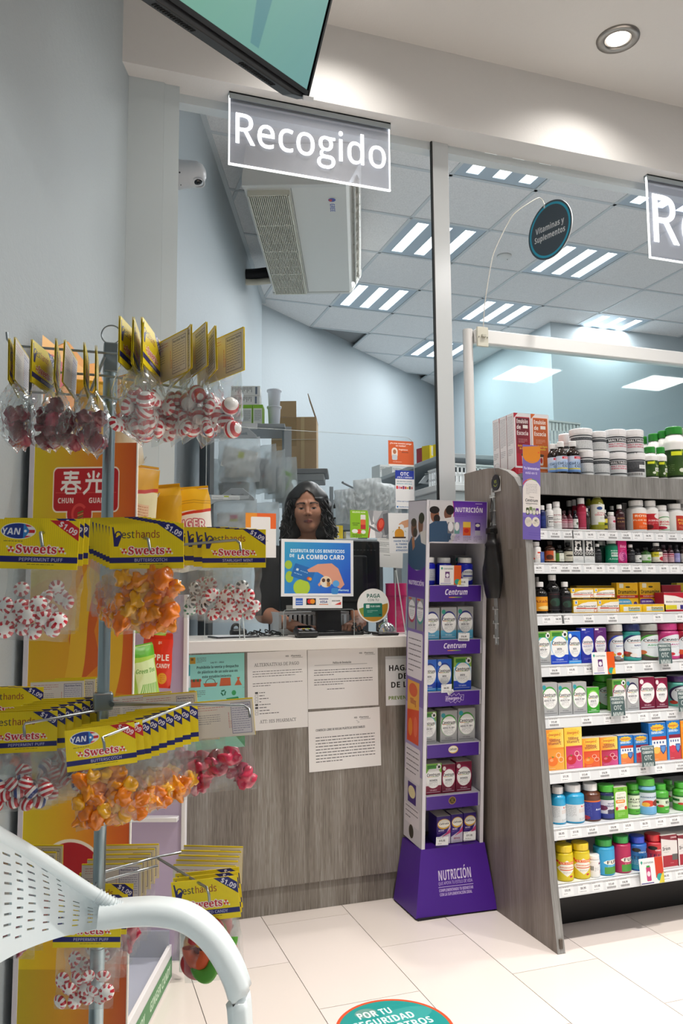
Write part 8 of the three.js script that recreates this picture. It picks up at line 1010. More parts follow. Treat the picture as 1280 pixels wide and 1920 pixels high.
// ================================================================ candy stand along the left wall: local x points into the room, local z towards the camera
const stand = thing('candy_stand', 'orange and yellow printed candy stand against the left wall, lavender inside', 'display', [0, 0, -2.407], -0.3556);
{
  const cB = cell(300, 1560, (c, w, h) => {
    c.fillStyle = lin(c, 0, 0, w, 0, [[0, '#d8c416'], [0.35, '#d9a818'], [0.7, '#d97a1c'], [1, '#c8541a']]); c.fillRect(0, 0, w, h);
    c.fillStyle = '#d89a1888'; c.beginPath(); c.ellipse(60, 500, 120, 160, 0.4, 0, 7); c.fill(); PG(c, [[150, 340], [230, 330], [190, 480], [210, 560], [140, 620], [120, 500]], '#c65a1c'); c.strokeStyle = '#e0b028'; c.lineWidth = 46; c.beginPath(); c.moveTo(190, 330); c.bezierCurveTo(120, 430, 170, 520, 120, 640); c.stroke(); c.beginPath(); c.moveTo(300, 400); c.bezierCurveTo(200, 380, 290, 520, 210, 680); c.stroke(); PG(c, [[0, 600], [w, 640], [w, 900], [0, 900]], '#d8a41a66');
    c.save(); c.translate(66 - 60 * 0.82, 0); c.scale(0.82, 1);
    RR(c, 56, 62, 230, 118, 16, '#f0e2d0'); E(c, 150, 186, 46, 42, '#f0e2d0'); RR(c, 60, 66, 222, 110, 14, '#b8141c'); E(c, 150, 184, 42, 38, '#b8141c'); R(c, 66, 128, 210, 1.5, '#d8584c');
    const st = (p, l = 8) => LN(c, p, '#f4efe8', l); // the two characters of the brand, drawn stroke by stroke
    st([[92, 78], [146, 78]]); st([[96, 90], [142, 90]]); st([[86, 102], [152, 102]]); st([[118, 72], [114, 100], [84, 122]]); st([[122, 102], [154, 120]], 7); st([[102, 108], [102, 130]]); st([[136, 108], [136, 130]]); st([[102, 119], [136, 119]], 6); st([[102, 130], [136, 130]], 6);
    st([[196, 72], [196, 98]]); st([[168, 98], [228, 98]]); st([[176, 78], [184, 90]]); st([[216, 78], [208, 90]]); st([[186, 98], [180, 118], [162, 132]]); st([[208, 98], [208, 126], [230, 126], [232, 116]]);
    T(c, 'CHUN', 102, 148, 20, '#f2e8dc', { max: 56 }); T(c, 'GUANG', 216, 148, 20, '#f2e8dc', { max: 70 }); c.strokeStyle = '#d8403a'; c.lineWidth = 8; c.beginPath(); c.arc(150, 184, 24, 0.6, 5.6); c.stroke(); for (let k = 0; k < 4; k++) LN(c, [[144, 182 + k * 6], [164, 176 + k * 6]], ['#5a8a2a', '#c89a3a', '#5a8a2a', '#c89a3a'][k], 3);
    c.restore(); c.strokeStyle = '#e8dcc8'; c.lineWidth = 8; c.fillStyle = '#a8121a'; c.beginPath(); c.moveTo(30, 1100); c.bezierCurveTo(70, 1260, 230, 1260, 262, 1120); c.bezierCurveTo(230, 960, 70, 940, 30, 1100); c.fill(); c.stroke(); c.beginPath(); c.ellipse(170, 770, 60, 60, 0, 0, 7); c.fillStyle = '#b8141c'; c.fill(); c.stroke(); c.beginPath(); c.arc(130, 1060, 54, 0.2, 3.4); c.stroke(); c.fillStyle = lin(c, 0, 1260, w, 1260, [[0, '#b8a81a'], [0.5, '#c88a1a'], [1, '#b04a18']]); c.fillRect(0, 1290, w, 270);
  });
  const fb = mesh('end_board', slabGeo(0.262, 1.5, 0.006, cB), pmat(cB, 0.4), stand); fb.position.set(0.158, 0.77, 0.3); part('edge_strip', box(0.003, 1.5, 0.008), mat('#e8e4da', 0.5), fb, [0.1315, 0, 0]); for (const [x, y] of [[-0.12, 0.5], [0.118, 0.515], [-0.12, -0.4]]) part('rivet', cyl(0.003, 0.003, 0.002, 10).rotateX(Math.PI / 2), mat('#5a3a14', 0.4), fb, [x, y, 0.004]);
  const cT = cell(240, 440, (c, w, h) => { c.fillStyle = lin(c, 0, 0, 0, h, [[0, '#f0b02a'], [0.5, '#ec8e22'], [1, '#d8661c']]); c.fillRect(0, 0, w, h); R(c, 30, 40, 62, 70, '#c02226'); PG(c, [[42, 110], [80, 110], [61, 134]], '#c02226'); for (const [x, y] of [[44, 56], [44, 68], [44, 80], [66, 56], [66, 70]]) R(c, x, y, 16, 4, '#f4ece2'); R(c, 52, 50, 4, 40, '#f4ece2'); R(c, 72, 50, 4, 40, '#f4ece2'); c.strokeStyle = '#c8242a'; c.lineWidth = 12; c.beginPath(); c.arc(160, 130, 30, 0.7, 5.6); c.stroke(); T(c, 'Cao Nai', 158, 84, 24, '#f4ece2', { stroke: '#c8242a', lw: 6 }); E(c, 166, 132, 12, 14, '#6a9a2a'); E(c, 110, 280, 60, 90, '#b8222a'); E(c, 130, 260, 50, 76, '#e8d8c0'); PG(c, [[0, 380], [w, 330], [w, h], [0, h]], '#e0a022'); });
  mesh('back_panel', box(0.012, 1.66, 0.57, 0.028, 0.87, 0.02), mat('#d6d2da', 0.5), stand); const tp = mesh('topper', new THREE.ExtrudeGeometry(new THREE.Shape([[-0.26, 0], [0.3, 0], [0.3, 0.3], [0.26, 0.36], [0.2, 0.35], [0.14, 0.39], [0.05, 0.36], [-0.1, 0.38], [-0.26, 0.3]].map((q) => new THREE.Vector2(...q))), { depth: 0.006, bevelEnabled: false }), mat('#e89a22', 0.5), stand); tp.position.set(0.036, 1.46, 0.02); tp.rotation.y = Math.PI / 2; part('printed_face', sheet(0.5, 0.34, cT), pmat(cT, 0.42), tp, [-0.03, 0.17, 0.0066]);
  mesh('post', rbox(0.012, 1.7, 0.012, 0.002, 0.04, 0.87, 0.296), mat('#dfe2e4', 0.4), stand);
  const lav = mat('#b9aac6', 0.5), wh = mat('#e3e2e6', 0.4); mesh('far_panel', box(0.28, 1.09, 0.012, 0.148, 0.6, -0.272), lav, stand); mesh('panel_trim', rbox(0.014, 1.12, 0.022, 0.003, 0.294, 0.585, -0.268), wh, stand); part('ledge', rbox(0.26, 0.014, 0.03, 0.003), wh, stand, [0.15, 0.47, -0.252]);
  mesh('base_deck', box(0.235, 0.012, 0.55, 0.13, 0.062, 0.01), mat('#a9aebc', 0.5), stand); mesh('base_wall', box(0.23, 0.085, 0.012, 0.14, 0.1, -0.262), mat('#aab0be', 0.5), stand);
  const cG = cell(360, 44, (c, w, h) => { R(c, 0, 0, w, h, '#3a8a4c'); T(c, 'GINGER CANDY', 90, 23, 26, '#d8ecd4', { max: 150 }); T(c, 'GINGER CANDY', 272, 23, 26, '#d8ecd4', { max: 150 }); }); const fr = mesh('base_front', rbox(0.012, 0.1, 0.57, 0.002, 0.256, 0.052, 0.01), mat('#ecebec', 0.4), stand); part('printed_strip', sheet(0.56, 0.06, cG), pmat(cG, 0.4), fr, [0.2626, 0.04, 0.01], [0, Math.PI / 2, 0]);
  for (const [x, z] of [[0.2, 0.2], [0.22, 0.02], [0.24, 0.27]]) part('yellow_tag', rbox(0.03, 0.001, 0.014, 0.0004), mat('#d4dc2e', 0.5), stand, [x - 0.05, 0.0686, z], [0, 0.3, 0]);
  for (const [y, z] of [[1.5, 0.1], [1.42, -0.05], [1.42, -0.2], [1.07, 0.05], [1.05, -0.18], [0.98, -0.2]]) part('hook', wire([[0.036, y, z], [0.24, y, z], [0.252, y + 0.008, z], [0.258, y + 0.02, z]], 0.002, 6), steel, stand);
}
// pouches on the stand
function standPouch(label, lx, y, lz, yaw, w, h, bulge, c, roll = 0, tilt = 0) {
  const p = V(lx, 0, lz).applyAxisAngle(V(0, 1, 0), -0.3556), t = thing('candy_pouch', label, 'candy pouch', [p.x, y, p.z - 2.407], 0); t.rotation.order = 'YXZ'; t.rotation.set(tilt, yaw, roll);
  const g = pillow(w, h, bulge, 700 + Math.round(y * 100 + lz * 50), 12, 14, 0.06); const half = g.index.count / 2; const gg = g.toNonIndexed(), uv = gg.attributes.uv; for (let i = 0; i < uv.count; i++) uv.setXY(i, c.u0 + (c.u1 - c.u0) * uv.getX(i), c.v0 + (c.v1 - c.v0) * uv.getY(i)); mesh('pouch_body', toCreasedNormals(gg, 1.2), pmat(c, 0.3), t).position.y = -h / 2;
  part('top_seal', slabGeo(w * 0.96, h * 0.1, 0.0012, c), pmat(c, 0.35), t, [0, -h * 0.02, 0]); return t;
}
const cGing = cell(220, 340, (c, w, h) => { R(c, 0, 0, w, h, '#efe9e0'); R(c, 0, 0, w, 96, '#e8b212'); for (const y of [52, 62]) R(c, 0, y, w, 4, '#c8920c'); PG(c, [[0, 96], [80, 104], [150, 98], [w, 84], [w, 96], [150, 110], [80, 114], [0, 106]], '#c8321c'); T(c, 'GINGER', 104, 152, 52, '#f2ece4', { stroke: '#b8324a', lw: 7, max: 176 }); RR(c, 26, 186, 140, 24, 4, '#2a8a5a'); T(c, 'COCONUT DRINK', 96, 198, 17, '#eef4ea', { max: 128 }); fine(c, 96, 228, 90, 2, 12, '#c8503a', 6); E(c, 74, 292, 46, 30, '#d8a878'); E(c, 100, 270, 24, 22, '#c88a5a'); E(c, 52, 310, 34, 20, '#e0b88c'); E(c, 160, 312, 52, 34, '#cfcbd4'); });
const cGold = cell(160, 260, (c, w, h) => { R(c, 0, 0, w, h, '#c8960e'); R(c, 0, 0, w, 30, '#d6a414'); PG(c, [[40, h], [80, 190], [120, h]], '#8a8a88'); }), cGingBack = cell(160, 260, (c, w, h) => { R(c, 0, 0, w, h, '#d9d0a8'); R(c, 0, 0, w, 70, '#c8941a'); PG(c, [[0, 86], [w, 56], [w, 66], [0, 98]], '#b8322a'); fine(c, 20, 120, 80, 8, 10, '#8a7a58', 5); RR(c, 80, 110, 46, 60, 3, '#dcb898'); fine(c, 84, 116, 38, 6, 8, '#a85a3a', 7); });
const cTopG = cell(160, 260, (c, w, h) => { R(c, 0, 0, w, h, '#dba512'); R(c, 0, 0, w, 80, '#e6b41a'); RR(c, 28, 24, 70, 40, 6, '#efe6d8'); T(c, 'Ginger', 64, 44, 22, '#b83a3a', { max: 58 }); PG(c, [[0, 130], [w, 100], [w, 112], [0, 142]], '#c8321c'); R(c, 0, 142, w, h, '#efe8de'); });
const cAppl = cell(120, 210, (c, w, h) => { R(c, 0, 0, w, h, '#e2341c'); R(c, 0, 0, w, 22, '#d02a16'); T(c, 'APPLE', 66, 92, 34, '#f4ece4', { max: 88 }); T(c, 'FRUIT CANDY', 62, 124, 24, '#f4ece4', { max: 100 }); E(c, 84, 172, 18, 22, '#e8a022'); fine(c, 76, 160, 18, 4, 7, '#b83a1c'); T(c, 'gc', 70, 34, 14, '#f0d0c4'); }), cGreenP = cell(120, 210, (c, w, h) => { R(c, 0, 0, w, h, '#a8cf4e'); R(c, 0, 0, w, 40, '#5fb02a'); PG(c, [[10, 60], [110, 50], [104, 190], [16, 190]], '#d4e6b0'); T(c, 'Green Tea', 60, 92, 22, '#4a8a2c', { f: 'serif', max: 90, skew: 0.2 }); for (let k = 0; k < 9; k++) LN(c, [[20 + k * 10, 190], [40 + k * 8, 140]], '#6ab03a', 4); });
standPouch('yellow ginger pouch standing highest, beside the printed topper', 0.19, 1.735, 0.12, -0.7, 0.1, 0.25, 0.07, cTopG, 0.12); standPouch('dark gold back of a pouch hanging before the highest ginger pouch', 0.14, 1.7, 0.2, 0.1, 0.09, 0.22, 0.05, cGold);
standPouch('cream and gold pouch showing its back, beside the edge of the printed board', 0.22, 1.5, 0.05, 0.25, 0.13, 0.25, 0.04, cGingBack, -0.06); standPouch('gold side of a ginger pouch squeezed between two others', 0.25, 1.46, -0.08, -0.5, 0.13, 0.24, 0.08, cGold, 0.05); standPouch('white and yellow ginger coconut drink pouch with big pink letters', 0.31, 1.462, -0.15, -0.22, 0.145, 0.25, 0.05, cGing, 0.08, -0.05);
standPouch('red pouch with APPLE in white letters on the candy stand', 0.235, 1.03, -0.16, -0.3, 0.085, 0.16, 0.03, cAppl, -0.04); standPouch('green pouch leaning before the red one on the candy stand', 0.21, 1.0, -0.05, 0.3, 0.075, 0.16, 0.04, cGreenP, 0.16); standPouch('pale green pouch top above the red pouch, mostly hidden by the candy bags', 0.225, 1.13, -0.12, -0.2, 0.1, 0.1, 0.03, cGreenP, -0.1);
// ================================================================ the clerk: one continuous body, hair and clothes as children
function sdfMesh(f, c, half, res) {
  const mc = new MarchingCubes(res, new THREE.MeshBasicMaterial(), false, false, 260000); mc.isolation = 0; const h = res / 2;
  for (let k = 0; k < res; k++) for (let j = 0; j < res; j++) for (let i = 0; i < res; i++) mc.field[i + j * res + k * res * res] = -f(c[0] + ((i - h) / h) * half, c[1] + ((j - h) / h) * half, c[2] + ((k - h) / h) * half);
  mc.update(); const n = mc.count ?? mc.geometry.drawRange.count, p = new Float32Array(n * 3); for (let i = 0; i < n; i++) for (let q = 0; q < 3; q++) p[i * 3 + q] = c[q] + mc.positionArray[i * 3 + q] * half;
  let g = new THREE.BufferGeometry(); g.setAttribute('position', new THREE.BufferAttribute(p, 3)); g = mergeVertices(g, 1e-5); g.computeVertexNormals(); return g;
}
const smin = (a, b, k) => { const h = Math.max(k - Math.abs(a - b), 0) / k; return Math.min(a, b) - h * h * k * 0.25; };
const cap = (x, y, z, a, b, r0, r1) => { const bx = b[0] - a[0], by = b[1] - a[1], bz = b[2] - a[2], t = Math.max(0, Math.min(1, ((x - a[0]) * bx + (y - a[1]) * by + (z - a[2]) * bz) / (bx * bx + by * by + bz * bz))); return Math.hypot(x - a[0] - bx * t, y - a[1] - by * t, z - a[2] - bz * t) - (r0 + (r1 - r0) * t); };
const ell = (x, y, z, c, r) => { const a = (x - c[0]) / r[0], b = (y - c[1]) / r[1], d = (z - c[2]) / r[2], k = Math.hypot(a, b, d); return (k - 1) * Math.min(...r) * (k > 1 ? 1 : 1); };
function headField(x, y, z) {
  const ax = Math.abs(x); let d = ell(x, y, z, [0, 0.03, -0.015], [0.074, 0.094, 0.094]);
  d = smin(d, ell(x, y, z, [0, -0.04, 0.018], [0.057, 0.076, 0.066]), 0.03); d = smin(d, cap(ax, y, z, [0.046, -0.06, 0.0], [0.008, -0.1, 0.052], 0.022, 0.019), 0.03); d = smin(d, ell(x, y, z, [0, -0.1, 0.058], [0.02, 0.015, 0.016]), 0.02);
  d = smin(d, Math.hypot(ax - 0.038, y + 0.028, z - 0.05) - 0.024, 0.03); d = smin(d, cap(ax, y, z, [0.012, 0.021, 0.08], [0.046, 0.02, 0.06], 0.0085, 0.007), 0.018);
  d = -smin(-d, Math.hypot((ax - 0.031) / 1.25, y - 0.003, z - 0.1) - 0.0185, 0.014);
  d = smin(d, Math.hypot(ax - 0.031, y - 0.002, z - 0.0665) - 0.0142, 0.004);
  d = smin(d, cap(x, y, z, [0, 0.012, 0.079], [0, -0.028, 0.1], 0.0062, 0.0088), 0.012); d = smin(d, Math.hypot(ax - 0.0105, (y + 0.033) * 1.1, z - 0.088) - 0.0078, 0.008);
  d = smin(d, cap(ax, y, z, [0, -0.0615, 0.0875], [0.02, -0.0655, 0.0765], 0.0048, 0.002), 0.005); d = smin(d, cap(ax, y, z, [0, -0.0715, 0.0865], [0.016, -0.0685, 0.0775], 0.0062, 0.0025), 0.005); d = smin(d, cap(x, y, z, [0, -0.08, -0.018], [0, -0.24, -0.045], 0.047, 0.052), 0.03);
  d = smin(d, ell(ax, y, z, [0.077, -0.012, -0.018], [0.01, 0.028, 0.018]), 0.006); return d;
}
const PB = [1.03, -3.46], HS = 0.88, HP = V(1.03, 1.533, -3.44), HQ = new THREE.Quaternion().setFromEuler(new THREE.Euler(0.12, -0.3, 0.03, 'YXZ'));
function colorHead(g) {
  const p = g.attributes.position, col = new Float32Array(p.count * 3), k = new THREE.Color();
  for (let i = 0; i < p.count; i++) {
    const x = p.getX(i), y = p.getY(i), z = p.getZ(i), ax = Math.abs(x); k.set('#b07c62');
    if (z > 0.05) {
      const lip = Math.max(Math.abs(x) / 0.021, Math.abs(y + 0.0668 + 0.08 * ax) / (0.0088 - ax * 0.2)); if (lip < 1) k.set(Math.abs(y + 0.0672) < 0.0012 ? '#4a2220' : '#8e4d45');
      const by = 0.0245 - Math.abs(ax - 0.036) * 0.12 - (ax > 0.036 ? (ax - 0.036) * 0.2 : 0); if (ax > 0.013 && ax < 0.054 && Math.abs(y - by) < 0.0042 - Math.abs(ax - 0.028) * 0.05) k.set('#2a1c18');
      const ex = (ax - 0.031) / 0.0145, ey = (y + 0.0055 + 0.003 * ex * ex) / 0.0042; if (ex * ex + ey * ey < 1) k.set(Math.abs(ex) < 0.42 ? '#1c1210' : '#a39a94'); if (ex * ex < 1 && Math.abs(y + 0.0008 + 0.004 * ex * ex) < 0.0018) k.set('#1d1412');
      if (Math.hypot(ax - 0.0068, y + 0.0395) < 0.0034 && z > 0.083) k.set('#4a2e26');
    }
    col[i * 3] = k.r; col[i * 3 + 1] = k.g; col[i * 3 + 2] = k.b;
  }
  g.setAttribute('color', new THREE.BufferAttribute(col, 3)); return g;
}
const skinFlat = (g) => { const n = g.attributes.position.count, k = new THREE.Color('#ae7a60'), a = new Float32Array(n * 3); for (let i = 0; i < n; i++) { a[i * 3] = k.r; a[i * 3 + 1] = k.g; a[i * 3 + 2] = k.b; } g.setAttribute('color', new THREE.BufferAttribute(a, 3)); return g; };
const ARM = [[[0.865, 1.3, -3.47], [0.825, 1.065, -3.41], [0.888, 1.022, -3.235]], [[1.205, 1.3, -3.47], [1.255, 1.07, -3.41], [1.19, 1.03, -3.235]]];
function handField(s) {                                      // palm, four bent fingers, thumb from the side of the palm; local x across, z along the fingers
  const fs = [[-0.028, 0.062, 0.0], [-0.0095, 0.07, 0.008], [0.0095, 0.066, 0.006], [0.027, 0.052, -0.004]];
  return (x0, y, z) => { const x = x0 * s; let d = ell(x, y, z, [0, 0, 0.03], [0.041, 0.016, 0.047]); d = smin(d, cap(x, y, z, [0, 0.002, -0.06], [0, 0, 0.0], 0.025, 0.024), 0.02);
    for (const [fx, l, o] of fs) { const a = [fx, 0.003, 0.066 + o], b = [fx * 1.12, 0.004, 0.066 + o + l * 0.45], c = [fx * 1.14, -0.012, 0.066 + o + l * 0.78], e = [fx * 1.1, -0.028, 0.066 + o + l * 0.92]; let q = cap(x, y, z, a, b, 0.0092, 0.0086); q = smin(q, cap(x, y, z, b, c, 0.0086, 0.0078), 0.003); q = smin(q, cap(x, y, z, c, e, 0.0078, 0.0066), 0.003); d = smin(d, q, 0.006); }
    let th = cap(x, y, z, [-0.03, -0.004, 0.018], [-0.056, -0.012, 0.05], 0.0125, 0.01); th = smin(th, cap(x, y, z, [-0.056, -0.012, 0.05], [-0.054, -0.022, 0.078], 0.01, 0.0078), 0.003); return smin(d, th, 0.01); };
}
{
  const t = thing('person', 'young woman with long curly black hair and a black top behind the counter, looking down', 'person', [PB[0], 0, PB[1]]);
  const head = colorHead(sdfMesh(headField, [0, -0.04, 0.0], 0.17, 104)).scale(HS, HS, HS).applyQuaternion(HQ).translate(HP.x - PB[0], HP.y, HP.z - PB[1]), parts = [head];
  const chest = skinFlat(sdfMesh((x, y, z) => smin(cap(x, y, z, [0.0, 1.36, -0.02], [0, 1.24, -0.02], 0.055, 0.09), cap(Math.abs(x), y, z, [0.02, 1.285, -0.015], [0.15, 1.285, -0.01], 0.045, 0.045), 0.05), [0, 1.28, -0.01], 0.24, 44)); parts.push(chest);
  ARM.forEach((A, k) => { const L = A.map(([x, y, z]) => [x - PB[0], y, z - PB[1]]); parts.push(skinFlat(sdfMesh((x, y, z) => smin(cap(x, y, z, L[0], L[1], 0.046, 0.039), cap(x, y, z, L[1], L[2], 0.038, 0.025), 0.02), [(L[0][0] + L[2][0]) / 2, 1.16, 0.09], 0.21, 56)));
    const hg = skinFlat(sdfMesh(handField(k ? 1 : -1), [0, 0, 0.04], 0.115, 78)), d = V(...A[2]).sub(V(...A[1])).normalize(), m = new THREE.Object3D(); m.position.set(L[2][0], L[2][1], L[2][2]); const look = V(...L[2]).add(V(k ? -0.5 : 0.55, -0.12, 0.8)); m.lookAt(look); m.updateMatrix(); parts.push(hg.applyMatrix4(m.matrix).translate(d.x * 0.03, d.y * 0.03, d.z * 0.03)); });
  mesh('body', mergeGeometries(parts.map((g) => { const q = g.toNonIndexed(); return q; })), new THREE.MeshPhysicalMaterial({ vertexColors: true, roughness: 0.48, sheen: 0.2 }), t);
  const cloth = mat('#131315', 0.75, { sheen: 0.4 }), nz = tileNoise(64, 10, 808);
  mesh('shirt', sdfMesh((x, y, z) => { let d = ell(x, y, z, [0, 1.13, 0], [0.17, 0.26, 0.115]); d = smin(d, cap(Math.abs(x), y, z, [0.03, 1.305, -0.01], [0.17, 1.285, -0.012], 0.055, 0.058), 0.05); d = smin(d, ell(x, y, z, [0, 0.92, 0], [0.15, 0.2, 0.11]), 0.08); for (const A of ARM) { const a = [A[0][0] - PB[0], A[0][1], A[0][2] - PB[1]], b = [A[1][0] - PB[0], A[1][1], A[1][2] - PB[1]]; let s = cap(x, y, z, a, b, 0.06, 0.056); s = Math.max(s, -(y - 1.055)); d = smin(d, s, 0.03); } d = Math.max(d, -(Math.hypot(x / 1.1, (y - 1.36), z + 0.03) - 0.078)); return Math.max(d, 0.8 - y) + 0.006 * (nz(x * 90 + 32, y * 70) - 0.5); }, [0, 1.1, 0], 0.34, 84), cloth, t);
  mesh('trousers', merged([lathe([[0.0, 0.84], [0.13, 0.84], [0.145, 0.76], [0.1, 0.7], [0, 0.7]].reverse(), 24).scale(1, 1, 0.8), ...[-1, 1].map((s) => lathe([[0, 0.06], [0.055, 0.06], [0.06, 0.4], [0.085, 0.78], [0, 0.78]], 20).translate(s * 0.08, 0, 0))]), mat('#22242c', 0.8), t);
  for (const s of [-1, 1]) part('shoe', rbox(0.085, 0.07, 0.24, 0.03), mat('#d8d8d6', 0.5), t, [s * 0.085, 0.035, 0.05]);
  // hair: a shaped mass parted in the middle, with loose curls over its outline
  const hn = tileNoise(64, 14, 515), hair = [sdfMesh((x, y, z) => {
    const ax = Math.abs(x); let d = ell(x, y, z, [0, 0.036, -0.02], [0.088, 0.1, 0.103]); d = smin(d, cap(ax, y, z, [0.07, 0.04, -0.02], [0.098, -0.13, -0.01], 0.034, 0.045), 0.04); d = smin(d, ell(x, y, z, [0, -0.1, -0.06], [0.115, 0.13, 0.06]), 0.05);
    const fw = 0.05 - Math.max(0, y - 0.03) * 0.6 + Math.max(0, -y - 0.06) * -0.1, face = Math.max(ax - fw, y - 0.088 + ax * 0.75, -(z - 0.012)); d = Math.max(d, -face); d = Math.max(d, -headField(x, y, z) - 0.004);
    return d + 0.012 * (hn(x * 180 + 32 + y * 40, y * 130 + z * 60) - 0.5) * (y < 0.05 ? 1.3 : 0.35);
  }, [0, -0.04, -0.01], 0.215, 100)];
  seedState = 77; for (let k = 0; k < 110; k++) { const s = k % 2 ? 1 : -1, x0 = s * rr(0.06, 0.1), z0 = rr(-0.06, 0.045), y0 = rr(-0.02, 0.05), len = rr(0.12, 0.2), ph = rr(0, 6), pts = []; for (let j = 0; j <= 10; j++) { const v = j / 10; pts.push([x0 + s * v * rr(0.0, 0.02) + s * 0.03 * v + 0.0085 * Math.sin(ph + v * 13), y0 - len * v, z0 + 0.0085 * Math.cos(ph + v * 13) + 0.01 * v]); } hair.push(tube(pts, rr(0.0025, 0.0045), 30, 6)); }
  const hg = mergeGeometries(hair.map((g) => { const q = g.index ? g.toNonIndexed() : g; for (const a of Object.keys(q.attributes)) if (!['position', 'normal'].includes(a)) q.deleteAttribute(a); return q; })).scale(HS, HS, HS).applyQuaternion(HQ).translate(HP.x - PB[0], HP.y, HP.z - PB[1]); mesh('hair', hg, mat('#120e0e', 0.38, { sheen: 0.5, sheenRoughness: 0.4 }), t);
}
// ================================================================ white plastic armchair in the foreground
const STK = [0.86, -2.085, 0.158];
const plasticWhite = mat('#dfe9ec', 0.36);
{
  const t = thing('plastic_chair', 'white plastic armchair with a slotted back, cut off by the lower left corner', 'chair', [0, 0, 0]);
  const top = [[0.1, 0.703, -1.209], [0.08, 0.713, -1.21], [0.048, 0.734, -1.214], [0.005, 0.772, -1.198], [-0.035, 0.812, -1.165], [-0.065, 0.847, -1.118], [-0.102, 0.893, -1.052], [-0.13, 0.92, -0.97], [-0.14, 0.93, -0.88], [-0.12, 0.925, -0.78], [-0.06, 0.88, -0.7]], bot = [[0.1, 0.69, -1.212], [0.081, 0.685, -1.213], [0.05, 0.68, -1.219], [0.008, 0.682, -1.207], [-0.032, 0.685, -1.178], [-0.061, 0.691, -1.134], [-0.097, 0.693, -1.072], [-0.122, 0.65, -0.985], [-0.128, 0.62, -0.88], [-0.11, 0.62, -0.78], [-0.05, 0.65, -0.7]];
  const ct = new THREE.CatmullRomCurve3(top.map((p) => V(...p))), cb = new THREE.CatmullRomCurve3(bot.map((p) => V(...p))), NU = 150, NV = 48, pos = [], idx = [];
  for (let j = 0; j <= NV; j++) for (let i = 0; i <= NU; i++) { const u = i / NU, v = j / NV, a = ct.getPoint(u), b = cb.getPoint(u), p = b.lerp(a, v); p.addScaledVector(V(0.3, 0.0, -0.95).normalize(), 0.012 * Math.sin(Math.PI * v) * Math.min(1, u * 5)); pos.push(p.x, p.y, p.z); }
  const hole = (i, j) => { const u = i / NU; if (u < 0.2 || u > 0.94) return false; const band = Math.floor(i / 7), within = i % 7, shift = band % 2 ? 2 : 0, tp = j / NV; const hi = u < 0.3 ? 0.62 : 0.88; return within > 1 && within < 5 + (u > 0.36 ? 1 : 0) && (j + shift) % 4 === 0 && tp > 0.1 && tp < hi && (u > 0.26 || tp < 0.55); };
  for (let j = 0; j < NV; j++) for (let i = 0; i < NU; i++) if (!hole(i, j)) { const a = j * (NU + 1) + i; idx.push(a, a + 1, a + NU + 2, a, a + NU + 2, a + NU + 1); }
  const g = new THREE.BufferGeometry(); g.setAttribute('position', new THREE.Float32BufferAttribute(pos, 3)); g.setIndex(idx); g.computeVertexNormals();
  const n = g.attributes.normal, all = [...pos], q = pos.length / 3; for (let i = 0; i < q; i++) all.push(pos[i * 3] - n.getX(i) * 0.004, pos[i * 3 + 1] - n.getY(i) * 0.004, pos[i * 3 + 2] - n.getZ(i) * 0.004);
  const id2 = [...idx]; for (let k = 0; k < idx.length; k += 3) id2.push(idx[k] + q, idx[k + 2] + q, idx[k + 1] + q);
  const edge = new Map(); for (let k = 0; k < idx.length; k += 3) for (const [a, b] of [[idx[k], idx[k + 1]], [idx[k + 1], idx[k + 2]], [idx[k + 2], idx[k]]]) { const r = b + '_' + a; if (edge.has(r)) edge.delete(r); else edge.set(a + '_' + b, [a, b]); } for (const [a, b] of edge.values()) id2.push(a, a + q, b, b, a + q, b + q);
  const sh = new THREE.BufferGeometry(); sh.setAttribute('position', new THREE.Float32BufferAttribute(all, 3)); sh.setIndex(id2); sh.computeVertexNormals(); mesh('backrest', toCreasedNormals(sh, 0.7), plasticWhite, t);
  mesh('top_rim', new THREE.TubeGeometry(ct, 90, 0.0085, 10), plasticWhite, t);
  // arm and front leg: a softly channelled band swept along its middle line
  const path = new THREE.CatmullRomCurve3([[0.06, 0.7, -1.216], [0.074, 0.699, -1.214], [0.106, 0.7, -1.208], [0.141, 0.7, -1.196], [0.176, 0.693, -1.18], [0.207, 0.669, -1.166], [0.231, 0.632, -1.156], [0.244, 0.595, -1.151], [0.248, 0.554, -1.148], [0.252, 0.442, -1.152], [0.262, 0.2, -1.17], [0.27, 0.0, -1.18]].map((p) => V(...p)), false, 'catmullrom', 0.5), NS = 90, sec = [[-0.5, -0.2], [-0.5, 0.15], [-0.42, 0.42], [-0.2, 0.5], [0, 0.44], [0.2, 0.5], [0.42, 0.42], [0.5, 0.15], [0.5, -0.2], [0.36, -0.34], [0, -0.2], [-0.36, -0.34]], ap = [], ai = [], lat = V(0.327, 0, -0.945);
  for (let s = 0; s <= NS; s++) { const u = s / NS, p = path.getPointAt(u), tg = path.getTangentAt(u), b = lat.clone().addScaledVector(tg, -lat.dot(tg)).normalize(), up = b.clone().cross(tg).normalize(); if (up.y < 0 && u < 0.3) up.negate(); const W = 0.05, Hh = 0.036; for (const [a, c] of sec) ap.push(p.x + b.x * a * W + up.x * c * Hh, p.y + b.y * a * W + up.y * c * Hh, p.z + b.z * a * W + up.z * c * Hh); }
  const m = sec.length; for (let s = 0; s < NS; s++) for (let k = 0; k < m; k++) { const a = s * m + k, b = s * m + (k + 1) % m; ai.push(a, b, b + m, a, b + m, a + m); } const ag = new THREE.BufferGeometry(); ag.setAttribute('position', new THREE.Float32BufferAttribute(ap, 3)); ag.setIndex(ai); ag.computeVertexNormals(); mesh('arm', ag, plasticWhite, t);
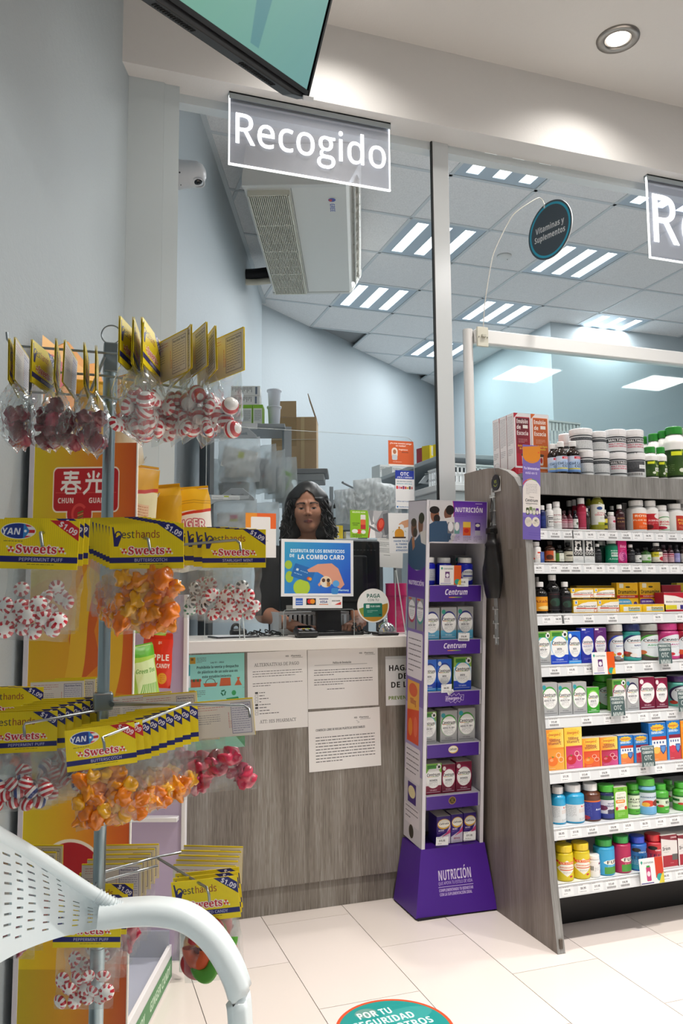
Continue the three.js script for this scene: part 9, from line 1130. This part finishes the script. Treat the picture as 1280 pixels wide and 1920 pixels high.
  for (let k = 0; k < 9; k++) { const u = 0.07 + k * 0.0125, p = ct.getPoint(u), tg = ct.getTangent(u), rb = part('rib', new THREE.TorusGeometry(0.0088, 0.0012, 6, 20), plasticWhite, t); rb.position.copy(p); rb.quaternion.setFromUnitVectors(V(0, 0, 1), tg); }
  // the rest of the chair, below and beside the frame
  const nl = ([x, y, z]) => { const k = 0.5; return [x - 0.327 * k, y, z + 0.945 * k]; };
  mesh('arm', tube([[-0.03, 0.69, -0.68], [0.0, 0.7, -0.715], [0.05, 0.69, -0.7], [0.09, 0.6, -0.685], [0.1, 0.44, -0.68], [0.11, 0.0, -0.69]], 0.02, 40, 10), plasticWhite, t);
  mesh('seat', rbox(0.4, 0.03, 0.42, 0.014, 0, 0, 0), plasticWhite, t).position.set(0.06, 0.42, -0.92); t.children.at(-1).rotation.y = -0.333;
  for (const [x, z] of [[-0.12, -1.03], [-0.06, -0.76]]) part('leg', cyl(0.022, 0.016, 0.66, 12), plasticWhite, t, [x, 0.33, z]);
}
// round floor sticker
{
  const c = cell(400, 400, (g, w, h) => { R(g, 0, 0, w, h, '#d9522c'); E(g, 200, 200, 200, 200, '#d9522c'); E(g, 200, 200, 188, 188, '#1f9490'); E(g, 150, 70, 40, 30, '#6a9a92'); E(g, 280, 130, 92, 46, '#3aa09c'); E(g, 110, 150, 60, 40, '#2f9c98'); T(g, 'POR TU', 178, 82, 54, '#eef6f4', { max: 130 }); T(g, 'SEGURIDAD', 190, 136, 56, '#eef6f4', { max: 224 }); T(g, 'Y LA DE OTROS', 200, 190, 54, '#eef6f4', { max: 290 }); T(g, 'MANTENGA', 200, 244, 44, '#eef6f4', { max: 220 }); });
  const m = mesh('floor_sticker', merged([new THREE.CircleGeometry(STK[2], 64).rotateX(-Math.PI / 2)]), pmat(c, 0.35)); setUV(m.geometry, c); m.position.set(STK[0], 0.0006, STK[1]); m.rotation.y = 0.05; tag(m, 'round teal floor sticker with an orange rim and white capitals', 'sticker');
}
scene.traverse((o) => { if (o.isRectAreaLight) return; if (o.isLight && o.shadow) o.castShadow = true; });
for (const p of pages) p.t.needsUpdate = true;
renderer.render(scene, camera);
